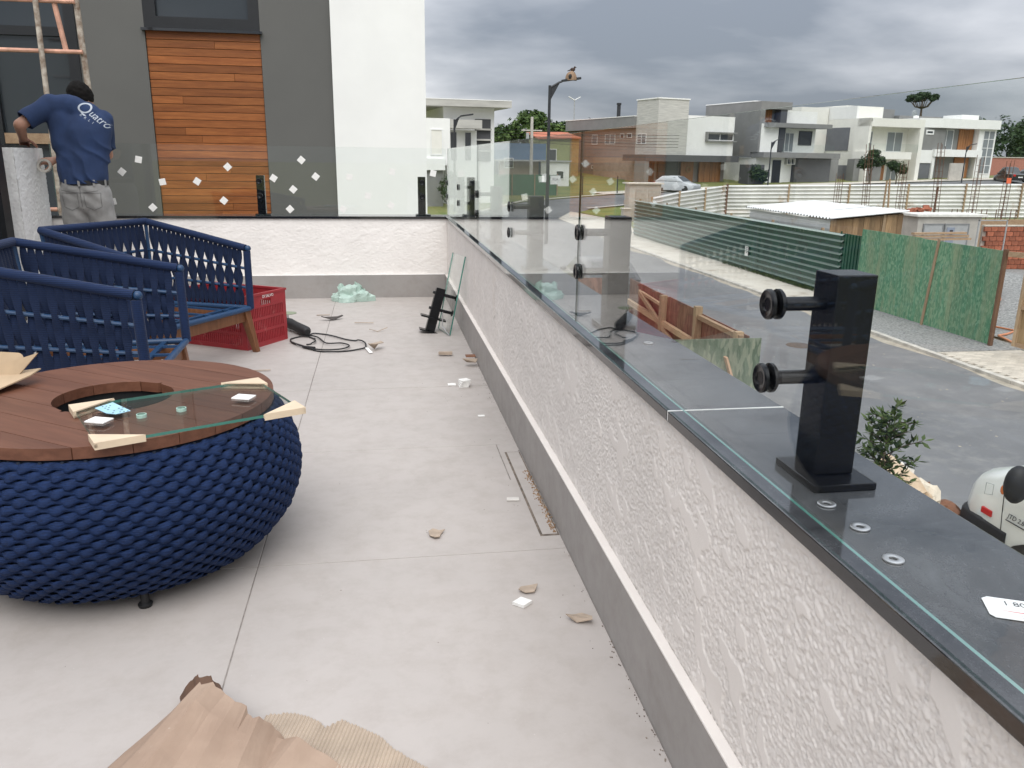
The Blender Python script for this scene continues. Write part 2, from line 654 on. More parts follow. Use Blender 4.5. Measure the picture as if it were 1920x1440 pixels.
pr = thing('parapet_wall', 'long stuccoed parapet with dark granite coping on the street side', 'wall', (0.14, 3.5, 0))
MB().box(0.026, 0.2445, -3.0, 7.49, -3.2, ZB - 0.001).build('wall', STUCCO, pr)
for a, b, du in ((-3.0, 0.3, 0.02), (0.3, 2.3, 0.0026), (2.3, 4.2, 0.0042), (4.2, 7.27, 0.008)):
    o = relief_face(lambda y, z, h: (0.0262 - h, y, z), a, b, du, 0.2, ZB, du * (1.0 if du < .01 else 0.8)).build('trowelled_render', STUCCO, pr, smooth='all')

# skirting with a rendered ledge
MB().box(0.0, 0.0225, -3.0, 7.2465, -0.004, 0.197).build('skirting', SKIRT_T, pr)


def ledge(q, t):
    y = -3.0 + 10.25 * q
    return (-0.0015 + 0.0005 * math.sin(y * 90) if t < 0.5 else 0.0232, y, 0.1985 + (0.0045 if t > 0.5 else 0.0025) + 0.0012 * noise.noise((y * 40, t * 3, 0)))


ml = MB(); ml.box(-0.0008, 0.0234, -3.0, 7.2455, 0.1975, 0.2035)
ml.build('skirting_ledge', STUCCO, pr, bevel=0.002)
for a, b in ((-3.0, 1.5195), (1.5235, 7.51)):
    MB().box(0.0099, 0.2645, a, b, ZB, ZT).build('coping_slab', GRANITE, pr, bevel=0.0018)
MB().box(0.0105, 0.264, 1.5196, 1.5234, ZB + 0.002, ZT + 0.0006).build('coping_joint', SEAL, pr)

pb = thing('parapet_wall', 'short cream stuccoed parapet with dark granite coping facing the grey house', 'wall', (-1.6, 7.38, 0))
MB().box(-4.2, 0.0225, 7.2735, 7.49, -3.2, ZB - 0.001).build('wall', STUCCO_B, pb)
relief_face(lambda x, z, h: (x, 7.2738 - h * .9, z), -3.2, 0.0235, 0.009, 0.2, ZB, 0.006).build('trowelled_render', STUCCO_B, pb, smooth='all')
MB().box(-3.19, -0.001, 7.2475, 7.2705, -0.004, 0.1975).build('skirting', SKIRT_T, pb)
MB().box(-3.19, -0.001, 7.247, 7.2712, 0.198, 0.2035).build('skirting_ledge', STUCCO_W, pb, bevel=0.002)
for a, b in ((-4.2, -1.902), (-1.9, 0.0085)):
    MB().box(a, b, 7.257, 7.51, ZB, ZT).build('coping_slab', GRANITE, pb, bevel=0.0018)

# stub pillar where the balustrade meets the house
pl = thing('stucco_pillar', 'white rough stuccoed stub pillar at the end of the short parapet', 'pillar', (-3.4, 6.9, 0))
MB().box(-3.62, -3.205, 6.69, 7.245, -0.004, 1.232).build('shaft', STUCCO_W, pl, bevel=0.002)
relief_face(lambda y, z, h: (-3.2052 + h * 1.3, y, z), 6.692, 7.243, 0.007, 0.0, 1.23, 0.007).build('rough_render', STUCCO_P, pl, smooth='all')
relief_face(lambda x, z, h: (x, 6.6902 - h * 1.3, z), -3.618, -3.206, 0.007, 0.0, 1.23, 0.007).build('rough_render', STUCCO_P, pl, smooth='all')
MB().box(-3.64, -3.215, 6.70, 7.24, 1.2325, 1.252).build('cap', GRANITE, pl, bevel=0.002)


# ---------------------------------------------------------------- balustrade glass
def pane_x(name, x, y0, y1, z0, z1, label, group=None, t=0.005):
    m_ = MB().box(x - t / 2, x + t / 2, y0, y1, z0, z1)
    m_.mi = [1, 1, 2, 0, 2, 0]
    o = m_.build(name, [GLASS, GEDGE, GEND], org=(x, (y0 + y1) / 2, z0))
    return tag(o, label, 'balustrade', group)


GX, GZ0, GZ1 = 0.030, 0.7175, 1.279
pane_x('glass_balustrade', GX, -0.12, 2.4165, GZ0, GZ1, 'nearest clear glass balustrade pane on the street side')
pane_x('glass_balustrade', GX, 2.4205, 5.047, GZ0, GZ1, 'middle clear glass balustrade pane on the street side')
pane_x('glass_balustrade', GX, 5.051, 7.268, GZ0, GZ1, 'clear glass balustrade pane on the street side nearest the corner')
m_ = MB().box(-3.16, 0.018, 7.275, 7.285, GZ0, GZ1)
m_.mi = [1, 1, 0, 1, 0, 1]
tag(m_.build('glass_balustrade', [GLASS, GEDGE], org=(-1.5, 7.28, GZ0)), 'wide clear glass balustrade pane with white pads facing the grey house', 'balustrade')


# ---------------------------------------------------------------- balustrade posts
def make_post(name, label, loc, rz, gd, group):
    """gd: distance from the post axis to the glass; arms reach along local -x"""
    t = thing(name, label, 'post', loc, rz, group)
    h = 0.333
    MB().box(-0.033, 0.033, -0.033, 0.033, 0.0125, h).build('shaft', BLACK, t, bevel=0.0025, local=True)
    MB().box(-0.055, 0.05, -0.075, 0.055, 0.0, 0.0122).build('base_plate', BLACK, t, bevel=0.002, local=True)
    for z in (0.285, 0.168):
        a = MB()
        a.tube([(-0.0325, 0, z), (-gd + 0.012, 0, z)], 0.0112, 16)
        ar = a.build('arm', BLACK, t, smooth=True, local=True)
        dd = MB()
        Mx = Matrix.Translation((-gd, 0, z)) @ Matrix.Rotation(R(90), 4, 'Y')
        dd.lathe([(0.0, 0.0040), (0.019, 0.0040), (0.0235, 0.0050), (0.0235, 0.0100), (0.021, 0.0125), (0.0, 0.0125)], 24, M=Mx)
        dd.build('disc', BLACK, ar, smooth=True, local=True)
        dd = MB()
        dd.lathe([(0.0, -0.0095), (0.010, -0.0095), (0.012, -0.0112), (0.021, -0.0122), (0.0235, -0.0100), (0.0235, -0.0050), (0.019, -0.0040), (0.0, -0.0040)], 24, M=Mx)
        dd.build('disc', BLACK, ar, smooth=True, local=True)
        MB().tube([(0.0332, 0, z), (0.042, 0, z)], [0.0105, 0.008], 12).build('bolt_head', BLACK, t, smooth=True, local=True)
    return t


GP = 'black posts of the glass balustrade'
names_ = ['nearest black square balustrade post with two round glass clamps', 'second nearest black balustrade post, at the first joint between glass panes',
          'third nearest black balustrade post on the street side parapet', 'fourth black balustrade post from the camera on the street side',
          'fifth black balustrade post from the camera on the street side', 'black balustrade post standing right in the corner of the parapets']
for y, nm in zip((1.155, 2.405, 3.745, 5.049, 6.25, 7.33), names_):
    make_post('balustrade_post', nm, (0.146, y, ZT + 0.0004), 0.0, 0.146 - GX, GP)
for x, nm in ((-1.556, 'black balustrade post on the short parapet in front of the wooden cladding'), (-0.19, 'black balustrade post on the short parapet in front of the white wall')):
    make_post('balustrade_post', nm, (x, 7.384, ZT + 0.0004), R(90), 0.104, GP)

# ---------------------------------------------------------------- white foam pads left on the short pane
pads = [(-2.493, 1.155), (-2.631, 1.057), (-2.324, .979), (-2.05, .986), (-1.798, 1.105), (-2.42, .772), (-1.849, .831), (-2.727, .818), (-1.199, 1.168), (-1.087, 1.034),
        (-1.434, 1.018), (-1.278, .927), (-1.314, .763), (-.807, 1.033), (-.446, 1.081), (-.656, .878), (-.462, .798), (-.872, .765), (-.094, 1.071)]
ORD = ['leftmost', 'second', 'third', 'fourth', 'fifth', 'sixth', 'seventh', 'eighth', 'ninth', 'tenth', 'eleventh', 'twelfth', 'thirteenth', 'fourteenth', 'fifteenth', 'sixteenth', 'seventeenth', 'eighteenth', 'rightmost']
pads.sort()
pm = MB().box(-0.026, 0.026, -0.0016, 0.0016, -0.026, 0.026).mesh('foam_pad', FOAM, bevel=0.001, seg=1)
for i, (x, z) in enumerate(pads):
    o = bpy.data.objects.new('foam_pad', pm)
    COL.objects.link(o)
    o.location = (x, 7.2729, z)
    o.rotation_euler = (0, R(rnd.choice((8, 12, 35, 42, 48, -10, 40))), 0)
    tag(o, 'white square foam pad on the short glass pane, ' + (ORD[i] if i in (0, 18) else ORD[i] + ' from the left'), 'foam pad', 'white pads on the short pane')

# ---------------------------------------------------------------- washers and a card on the coping
wm = MB()
n_ = 28
for ra, rb, z0, z1 in ((0.0055, 0.0135, 0.0, 0.0024),):
    rg = []
    for r_, z in ((ra, z0), (rb, z0), (rb, z1 - 0.0006), (rb - 0.0008, z1), (ra + 0.0008, z1), (ra, z1 - 0.0006), (ra, z0)):
        rg.append([(r_ * math.cos(2 * math.pi * j / n_), r_ * math.sin(2 * math.pi * j / n_), z) for j in range(n_)])
    wm.loft(rg, cap=False)
wme = wm.mesh('washer', STEEL, smooth=True)
for x, y, lb in ((.088, 1.038, 'bright steel washer right beside the nearest post base'), (.093, .957, 'steel washer on the coping, middle of the three near ones'),
                 (.082, .863, 'steel washer on the coping nearest the white card'), (.174, 2.143, 'lone steel washer on the coping beyond the nearest post')):
    o = bpy.data.objects.new('washer', wme); COL.objects.link(o); o.location = (x, y, ZT + 0.0008)
    tag(o, lb, 'washer', 'loose washers on the coping')
CARD = mat('white_card', (0.82, 0.82, 0.82), 0.4, var=0.03)
REDP = mat('red_print', (0.6, 0.06, 0.07), 0.5, var=0.1)
INK = mat('black_print', (0.03, 0.03, 0.04), 0.6, var=0.1)
ct = thing('paper_card', 'white glossy card with small print and a red mark on the coping', 'card', (0.17, 0.72, ZT + 0.001), R(-25))
MB().prism([(-0.055, -0.018), (-0.050, -0.024), (0.055, -0.024), (0.055, 0.024), (-0.048, 0.024), (-0.055, 0.018)], 0, 0.0006).build('sheet', CARD, ct, local=True)
tm = text_mesh('1 80', 0.014, 0.0001); tm.materials.append(INK)
inst('lettering', tm, ct, Matrix.Translation((-0.022, 0.012, 0.0008)))
for k_, (x0, x1, y) in enumerate(((-0.045, 0.045, 0.001), (-0.045, 0.045, -0.013), (-0.045, 0.03, -0.017))):
    tm = text_mesh('. .. ... . .. .... .. . ... ..', 0.006, 0.0001); tm.materials.append(INK)
    inst('lettering', tm, ct, Matrix.Translation((0.0, y, 0.0008)))
MB().prism([(-0.04, -0.006), (0.0, -0.009), (0.05, -0.009), (0.05, -0.002), (0.02, 0.002), (0.0, -0.002), (0.005, -0.0065)], 0.0007, 0.0009).build('red_mark', REDP, ct, local=True)

# ================================================================ outside: ground and streets
def tz(y):
    return -3.05 + 0.054 * min(max(0.0, y - 46.0), 54.0)


def m_asphalt(name, col=(0.155, 0.156, 0.16)):
    k = NT(name)
    v = k.coord()
    n1 = k.noise(0.35, 7, 0.65, v, 0.6)
    n2 = k.noise(2.4, 6, 0.7, v)
    c = k.ramp(n1, [(0.3, tuple(q * 0.78 for q in col)), (0.7, tuple(q * 1.3 for q in col))])
    c = k.mix(k.ramp(n2, [(0.5, 0), (0.75, 0.6)]), c, (0.27, 0.265, 0.25))
    c = k.mix(k.ramp(k.noise(0.12, 4, 0.6, k.coord((3, 0.35, 1)), 0.5), [(0.45, 0), (0.7, 0.45)]), c, (0.09, 0.09, 0.093))
    c = k.mix(k.ramp(k.noise(9, 4, 0.6, v), [(0.72, 0), (0.78, 0.55)]), c, (0.36, 0.355, 0.345))
    k.link(c, k.b.inputs['Base Color'])
    k.b.inputs['Roughness'].default_value = 0.82
    k.bump(k.noise(90, 4, 0.7, v), 0.25, 0.006)
    return k.m


def m_osb(name, cols, st=(34, 34, 6), dirt=None):
    k = NT(name)
    v = k.coord(st)
    vo = k.new('TexVoronoi'); vo.inputs['Scale'].default_value = 1.0
    k.link(v, vo.inputs['Vector'])
    cell = k.new('SeparateColor'); k.link(vo.outputs['Color'], cell.inputs[0])
    c = k.ramp(cell.outputs[0], [(0.1, cols[0]), (0.5, cols[1]), (0.9, cols[2])])
    n = k.noise(1.0, 6, 0.75, k.coord((2.6, 2.6, 0.35)))
    c = k.mix(k.ramp(n, [(0.44, 0), (0.66, 0.7)]), c, cols[3])
    c = k.rand(c, 0.12)
    k.link(c, k.b.inputs['Base Color'])
    k.b.inputs['Roughness'].default_value = 0.75
    k.bump(vo.outputs['Distance'], 0.2, 0.004)
    return k.m


GRASS = mat('lawn', (0.10, 0.135, 0.03), 0.9, col2=(0.20, 0.19, 0.055), vs=0.35, bump=0.6, bs=9, bd=0.05, det=8)
LAWN = mat('bright_lawn', (0.10, 0.16, 0.03), 0.9, col2=(0.22, 0.23, 0.06), vs=0.9, bump=0.6, bs=12, bd=0.05, det=8)
SOIL = mat('site_soil', (0.20, 0.15, 0.105), 0.95, col2=(0.34, 0.29, 0.235), vs=0.5, bump=0.5, bs=7, bd=0.05, det=8)
GRAVEL = mat('gravel', (0.13, 0.13, 0.13), 0.9, col2=(0.36, 0.355, 0.34), vs=16, bump=0.8, bs=14, bd=0.04, det=5)
ASPH = m_asphalt('asphalt')
CONC = mat('pavement_concrete', (0.50, 0.455, 0.385), 0.85, col2=(0.63, 0.59, 0.52), vs=0.9, bump=0.2, bs=30, det=8, dirt=((0.3, 0.24, 0.18), 1.4, 0.55, 0.2))
KERB = mat('kerb_concrete', (0.50, 0.47, 0.42), 0.85, var=0.25, vs=3, bump=0.2, bs=40)
PAVER = mat('paver', (0.52, 0.47, 0.40), 0.85, var=0.15, vs=6, orand=0.16, bump=0.2, bs=50)
OSBG = m_osb('green_stained_osb', [(0.07, 0.20, 0.11), (0.10, 0.25, 0.14), (0.19, 0.33, 0.20), (0.26, 0.29, 0.17)], (26, 26, 11))
OSBR = m_osb('red_brown_osb', [(0.11, 0.04, 0.025), (0.17, 0.07, 0.045), (0.25, 0.12, 0.08), (0.15, 0.085, 0.055)], (24, 24, 6))
OSBD = m_osb('faded_green_osb', [(0.07, 0.11, 0.07), (0.13, 0.175, 0.12), (0.24, 0.26, 0.19), (0.10, 0.12, 0.08)], (26, 26, 7))
TIMBER = m_wood('site_timber', (0.30, 0.20, 0.12), (0.45, 0.33, 0.21), 0.6, 'z', 0.75, 0.22)
TIMBER_L = m_wood('site_timber_long', (0.30, 0.19, 0.115), (0.46, 0.33, 0.21), 0.6, 'y', 0.75, 0.22)
PLYB = m_wood('shed_boards', (0.21, 0.125, 0.065), (0.36, 0.24, 0.13), 0.4, 'z', 0.8, 0.3)


def sheet(x0, x1, brk, z, name, m):
    g_ = MB()
    vs, fs = [], []
    for i, y in enumerate(brk):
        vs += [(x0, y, z(y)), (x1, y, z(y))]
    fs = [(2 * i, 2 * i + 1, 2 * i + 3, 2 * i + 2) for i in range(len(brk) - 1)]
    g_.add(vs, fs)
    return struct(g_.build(name, m))


sheet(-900, 1400, [-600, 0, 46, 60, 80, 100, 1600], tz, 'ground', GRASS)
sheet(4.8, 11.9, [-60, 0, 46, 53, 58.5], lambda y: tz(y) + 0.006, 'road', ASPH)


def ribbon(path, wd, dz, name, m, side=None):
    """a strip along a path of (x, y), following the ground"""
    pts = [Vector((a, b, 0)) for a, b in path]
    fine = []
    for a, b in zip(pts[:-1], pts[1:]):
        for i in range(6):
            fine.append(a.lerp(b, i / 6))
    fine.append(pts[-1])
    vs, fs = [], []
    for i, q in enumerate(fine):
        t = (fine[min(i + 1, len(fine) - 1)] - fine[max(i - 1, 0)]).normalized()
        n = Vector((t.y, -t.x, 0))
        for s_ in (wd[0], wd[1]):
            e_ = q + n * s_
            vs.append((e_.x, e_.y, tz(e_.y) + dz))
    fs = [(2 * i, 2 * i + 1, 2 * i + 3, 2 * i + 2) for i in range(len(fine) - 1)]
    return struct(MB().add(vs, fs).build(name, m))


cp = [(8.4, 50.0), (9.2, 56.0), (12.8, 62.2), (20.5, 67.6), (34, 74.2), (50, 80.5), (66, 86.6), (92, 95)]
ribbon(cp, (-3.0, 3.0), 0.012, 'cross_road', ASPH)
ribbon(cp[1:], (-3.35, -3.0), 0.10, 'kerb', KERB)
ribbon(cp[2:], (3.0, 3.3), 0.10, 'kerb', KERB)
ribbon(cp[3:], (-5.4, -3.35), 0.06, 'pavement', CONC)
ribbon([(2, 60.5), (-20, 66), (-40, 70)], (-3.0, 3.0), 0.01, 'side_road', ASPH)
# far pavement and kerb of the near street
for a, b, m_ in ((23.3, 46.0, CONC), (16.6, 23.3, GRAVEL)):
    MB().box(12.06, 14.6, a, b, -3.4, -2.985).build('pavement', m_).__setitem__('kind', 'structure')
kb = MB()
y = -2.0
kroot = None
for i in range(49):
    o = MB().box(11.9, 12.05, y + 0.006, y + 0.994, -3.3, -2.965 + rnd.uniform(-.008, .008)).build('kerb', KERB, bevel=0.012)
    struct(o); y += 1.0
struct(MB().box(4.66, 4.8, -20, 47, -3.3, -2.96).build('kerb', KERB, bevel=0.012))
struct(MB().box(2.4, 4.655, -20, 47, -3.3, -2.975).build('pavement', CONC))
pv = struct(MB().box(12.06, 14.3, 10.0, 16.6, -3.4, -3.03).build('pavement', GRAVEL))
pm_ = MB().box(-0.119, 0.119, -0.058, 0.058, 0, 0.055).mesh('paving_block', PAVER, bevel=0.006, seg=1)
cnt = 0
for j in range(30):
    for i in range(9):
        x = 12.19 + i * 0.242 + (0.121 if j % 2 else 0)
        o = inst('paving_block', pm_, pv, Matrix.Translation((x, 16.45 - j * 0.12, -3.03 + rnd.uniform(0, .008))))
struct(MB().add([(13.0, 58.0, tz(58) + .03), (11.2, 54.0, tz(54) + .03), (12.2, 46.2, tz(46.2) + .03), (14.2, 46.2, tz(46.2) + .03), (15.6, 52.2, tz(52.2) + .03), (14.4, 55, tz(55) + .03)], [(0, 1, 2, 3, 4, 5)]).build('pavement', CONC))
struct(MB().add([(13.4, 57.6, tz(57.6) + .05), (14.6, 54.2, tz(54.2) + .05), (23, 55.5, tz(55.5) + .05), (30, 66, tz(66) + .05), (21, 63.6, tz(63.6) + .05)], [(0, 1, 2, 3, 4)]).build('lawn', LAWN))
struct(MB().box(14.6, 60, 16.0, 54.9, -3.4, -3.0).build('building_plot', SOIL))
tag(MB().lathe([(0.0, 0.012), (0.26, 0.012), (0.30, 0.008), (0.31, 0.0)], 24, (9.35, 17.8, -3.044)).build('manhole_cover', mat('cast_iron', (0.10, 0.075, 0.06), 0.8, var=0.3, vs=20, bump=0.5, bs=60), org=(9.35, 17.8, -3.044)), 'round rusty manhole cover in the asphalt of the street', 'manhole cover')

# ================================================================ site fences
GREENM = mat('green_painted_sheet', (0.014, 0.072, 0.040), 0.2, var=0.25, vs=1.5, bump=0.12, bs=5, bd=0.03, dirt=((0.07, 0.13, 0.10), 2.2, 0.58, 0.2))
def paled(m, col, lo=0.25, hi=0.7, amt=0.75):
    """paints bright rib lines: a paler colour on faces that look up"""
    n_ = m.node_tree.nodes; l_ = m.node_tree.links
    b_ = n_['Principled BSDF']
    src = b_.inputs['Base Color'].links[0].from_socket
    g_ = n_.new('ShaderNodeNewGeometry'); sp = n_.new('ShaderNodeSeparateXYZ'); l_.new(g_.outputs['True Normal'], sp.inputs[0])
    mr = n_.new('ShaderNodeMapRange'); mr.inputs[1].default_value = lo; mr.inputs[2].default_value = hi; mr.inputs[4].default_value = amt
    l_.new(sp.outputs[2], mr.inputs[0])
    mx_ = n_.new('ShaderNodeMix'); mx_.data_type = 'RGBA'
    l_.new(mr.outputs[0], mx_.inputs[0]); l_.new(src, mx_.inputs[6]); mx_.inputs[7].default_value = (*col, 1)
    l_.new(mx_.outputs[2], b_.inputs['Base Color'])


paled(GREENM, (0.26, 0.31, 0.28))  # bright lines of the fence ribs, painted in as pale colour
GALV = mat('galvanised_sheet', (0.70, 0.69, 0.67), 0.42, 0.0, var=0.12, vs=0.8, dirt=((0.44, 0.32, 0.22), 0.6, 0.60, 0.12))
ROOFM = mat('white_roof_sheet', (0.72, 0.72, 0.72), 0.4, var=0.06, vs=2)
IRON = mat('rusty_iron', (0.13, 0.065, 0.04), 0.85, var=0.35, vs=18)


def corr(a, b, za, zb, ha, hb, nrib, depth=0.035, t=0.003):
    """sheet with horizontal ribs from point a to b (x, y); bottoms za, zb and heights ha, hb"""
    a, b = Vector((*a, 0)), Vector((*b, 0))
    d = (b - a).normalized(); n = Vector((d.y, -d.x, 0))
    prof = []
    for i in range(nrib):
        for u_, w_ in ((0.0, 0), (0.52, 0), (0.60, 1), (0.70, 1), (0.97, 0)):
            prof.append(((i + u_) / nrib, w_ * depth))
    prof.append((1.0, 0))
    rings = []
    for q, z0, h in ((a, za, ha), (b, zb, hb)):
        rg = [q + n * w_ + Vector((0, 0, z0 + u_ * h)) for u_, w_ in prof]
        rg += [q + n * (w_ - t) + Vector((0, 0, z0 + u_ * h)) for u_, w_ in reversed(prof)]
        rings.append(rg)
    return MB().loft(rings)


ft = thing('site_fence', 'dark green ribbed metal site fence along the far pavement', 'fence', (14.0, 35, -3.0))
for a, b in ((24.1, 30.0), (29.97, 36.0), (35.97, 42.8)):
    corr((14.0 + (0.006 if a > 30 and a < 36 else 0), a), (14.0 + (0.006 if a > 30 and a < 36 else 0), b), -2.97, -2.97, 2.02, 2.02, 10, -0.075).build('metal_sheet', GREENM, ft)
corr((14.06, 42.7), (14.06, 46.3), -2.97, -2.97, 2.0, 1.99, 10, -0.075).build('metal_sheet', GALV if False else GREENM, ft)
for y in (25.6, 29.2, 33, 37, 41, 45.5):
    MB().box(14.06, 14.14, y, y + 0.08, -3.0, -0.88).build('post', TIMBER, ft)
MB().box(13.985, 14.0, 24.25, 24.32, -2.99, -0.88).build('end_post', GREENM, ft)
# upright ribbed closing piece
cl = MB()
for i in range(7):
    x = 13.99; y = 22.95 + i * 0.17
    cl.box(x, x + 0.03, y, y + 0.10, -2.97, -0.93)
    cl.box(x + 0.026, x + 0.05, y + 0.09, y + 0.18, -2.97, -0.94)
cl.box(14.056, 14.064, 23.7, 24.5, -2.97, -0.95)
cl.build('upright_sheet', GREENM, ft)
nb = MB().box(13.93, 13.936, 30.78, 31.06, -2.42, -2.02).build('notice_plate', mat('notice_white', (0.75, 0.75, 0.72), 0.5), ft)
tmn = MB()
for z in (-2.1, -2.17, -2.24, -2.3):
    tmn.box(13.926, 13.9295, 30.82, 31.02 - rnd.random() * .1, z, z + 0.03)
tmn.build('print', INK, nb)

fw_ = thing('site_fence', 'weathered silver ribbed metal fence across the back of the plot', 'fence', (32, 55, -2.6))
segs = [((15.0, 46.4), (17.7, 49.2), -2.95, -0.86, -0.62), ((17.7, 49.2), (20.6, 52.2), -2.8, -0.62, -0.48), ((20.6, 52.2), (23.35, 55.0), -2.7, -0.48, -0.34)]
xx = 23.35
while xx < 51:
    segs.append(((xx, 55.0), (xx + 4.6, 55.0), -2.65, -0.36 + (xx - 23.3) * 0.0125, -0.36 + (xx + 4.6 - 23.3) * 0.0125)); xx += 4.6
for a, b, zb, ta, tb in segs:
    corr(a, b, zb, zb, ta - zb, tb - zb, 9, 0.09).build('metal_sheet', GALV, fw_)
    d_ = Vector((b[0] - a[0], b[1] - a[1], 0)).normalized(); n_ = Vector((d_.y, -d_.x, 0)) * 0.09
    q = Vector((*a, 0)) + n_
    MB().box(q.x - 0.05, q.x + 0.05, q.y - 0.05, q.y + 0.05, zb, ta + 0.05).build('post', IRON if len(segs) and a[0] in (23.35,) else TIMBER, fw_)
MB().box(23.26, 23.4, 54.82, 54.93, -2.65, -0.26).build('corner_post', IRON, fw_)

# OSB hoarding and gate
oh = thing('osb_hoarding', 'green stained OSB board hoarding beside the green metal fence', 'hoarding', (13.9, 20, -3.0))
for i, (a, b, zt_) in enumerate(((21.52, 22.93, -0.70), (20.10, 21.515, -0.70), (18.62, 20.095, -0.72), (17.12, 18.615, -0.72))):
    MB().box(13.86 + 0.004 * (i % 2), 13.885 + 0.004 * (i % 2), a, b, -2.96, zt_).build('osb_board', OSBG, oh)
MB().beam((13.845, 19.62, -2.98), (13.845, 19.40, -0.66), 0.02, 0.09, (0, 1, 0)).build('batten', TIMBER, oh)
MB().box(13.85, 13.93, 17.03, 17.115, -2.98, -0.68).build('end_post', m_wood('dark_timber', (0.13, 0.065, 0.035), (0.22, 0.12, 0.07), 0.6, 'z', 0.8, 0.1), oh)
MB().beam((13.90, 17.0, -0.78), (15.6, 15.2, -0.86), 0.06, 0.12).build('top_rail', TIMBER_L, oh)
gp = thing('plywood_gate', 'brown plywood gate leaf standing open at the edge of the picture', 'gate', (13.9, 15.6, -3))
MB().box(13.88, 13.90, 14.6, 16.25, -2.78, -0.95).build('panel', m_wood('plywood', (0.33, 0.22, 0.11), (0.42, 0.30, 0.17), 0.3, 'z', 0.7, 0.05), gp)
for z in (-2.82, -1.95, -1.0):
    MB().box(13.83, 13.88, 14.6, 16.25, z, z + 0.09).build('rail', TIMBER_L, gp)
MB().box(13.82, 13.90, 16.25, 16.34, -2.82, -0.9).build('stile', TIMBER, gp)

# gravel heap, hose, brick wall
gm_ = MB().grid(lambda a, b: (14.7 + 11 * a, 16.2 + 14 * b, -3.0 + 0.9 * max(0, math.sin(math.pi * a)) ** 2 * max(0, math.sin(math.pi * min(1, b * 1.1))) * (0.7 + 0.5 * noise.noise((a * 5, b * 5, 1))) + 0.05), 34, 34)
struct(tag(gm_.build('gravel_heap', GRAVEL, smooth='all'), 'low heap of grey gravel behind the OSB hoarding', 'gravel'), 'stuff')
ORNG = mat('orange_hose', (0.62, 0.22, 0.10), 0.5, var=0.1)
hp = [(19.4, 23.8, -2.2), (17.2, 20.9, -2.55), (16.2, 19.9, -2.75), (15.6, 19.3, -2.82), (15.3, 18.7, -2.9), (15.6, 18.3, -2.9), (15.1, 18.0, -2.93), (14.7, 17.8, -2.93), (14.6, 17.2, -2.94), (14.9, 16.6, -2.94)]
tag(MB().tube([tuple(noise.noise_vector((i, 2, 3)) * 0.05 + Vector(q)) for i, q in enumerate(hp)], 0.028, 6).build('orange_hose', ORNG, smooth='all'), 'orange hose trailing over the gravel behind the hoarding', 'hose')
BRICK = mat('hollow_brick', (0.34, 0.11, 0.06), 0.9, var=0.2, vs=8, orand=0.25, bump=0.3, bs=40)
bw = thing('brick_wall', 'unfinished red hollow brick wall at the right end of the plot', 'wall', (26, 30.5, -3))
MB().box(24.1, 29.0, 30.62, 30.72, -3.0, -1.22).build('mortar', mat('mortar', (0.42, 0.36, 0.31), 0.95, var=0.2), bw)
bme = MB().box(-0.142, 0.142, -0.06, 0.06, 0, 0.178).mesh('brick', BRICK, bevel=0.006, seg=1)
for j in range(9):
    for i in range(15):
        x = 24.26 + i * 0.30 + (0.15 if j % 2 else 0)
        inst('brick', bme, bw, WM[bw.name].inverted() @ Matrix.Translation((x, 30.58 + rnd.uniform(-.008, .008), -2.98 + j * 0.195)))
MB().box(24.1, 29, 30.55, 30.74, -1.22, -1.17).build('bond_beam', CONC, bw)

# masonry meter cabinet of the plot
CEM = mat('cement_render', (0.47, 0.44, 0.40), 0.85, var=0.12, vs=2, bump=0.1, bs=30)
CEMD = mat('grey_door', (0.36, 0.365, 0.37), 0.6, var=0.08)
mc = thing('meter_cabinet', 'concrete meter cabinet with two grey doors behind the green boards', 'cabinet', (22, 30.6, -3))
MB().box(20.7, 23.5, 30.05, 31.2, -3.0, -0.80).build('body', CEM, mc)
MB().box(20.55, 23.68, 29.92, 31.3, -0.80, -0.70).build('roof_slab', mat('pale_slab', (0.70, 0.68, 0.64), 0.8), mc, bevel=0.01)
for a, b in ((20.98, 21.78), (21.92, 22.92)):
    dr = MB().box(a, b, 30.0, 30.049, -2.6, -1.12).build('door', CEMD, mc)
    f_ = MB()
    for q in ((a - .05, a, -2.6, -1.07), (b, b + .05, -2.6, -1.07), (a, b, -1.12, -1.07)):
        f_.box(q[0], q[1], 29.985, 30.049, q[2], q[3])
    f_.build('frame', mat('door_frame_grey', (0.22, 0.225, 0.23), 0.6), dr)
MB().box(21.98, 22.32, 29.975, 29.999, -1.95, -1.22).build('meter_box', mat('meter_blue', (0.24, 0.27, 0.34), 0.5), mc)
MB().box(22.1, 22.24, 29.968, 29.974, -1.5, -1.32).build('meter_window', INK, mc)
sf = thing('wire_gate', 'thin grey steel frame gate beside the meter cabinet', 'gate', (23.9, 29.8, -3))
for q in ((23.05, 24.35, -0.93, -0.89), (23.05, 24.35, -2.6, -2.56)):
    MB().box(q[0], q[1], 29.6, 29.64, q[2], q[3]).build('rail', CEMD, sf)
for x in (23.05, 24.31):
    MB().box(x, x + .04, 29.6, 29.64, -2.96, -0.88).build('stile', CEMD, sf)

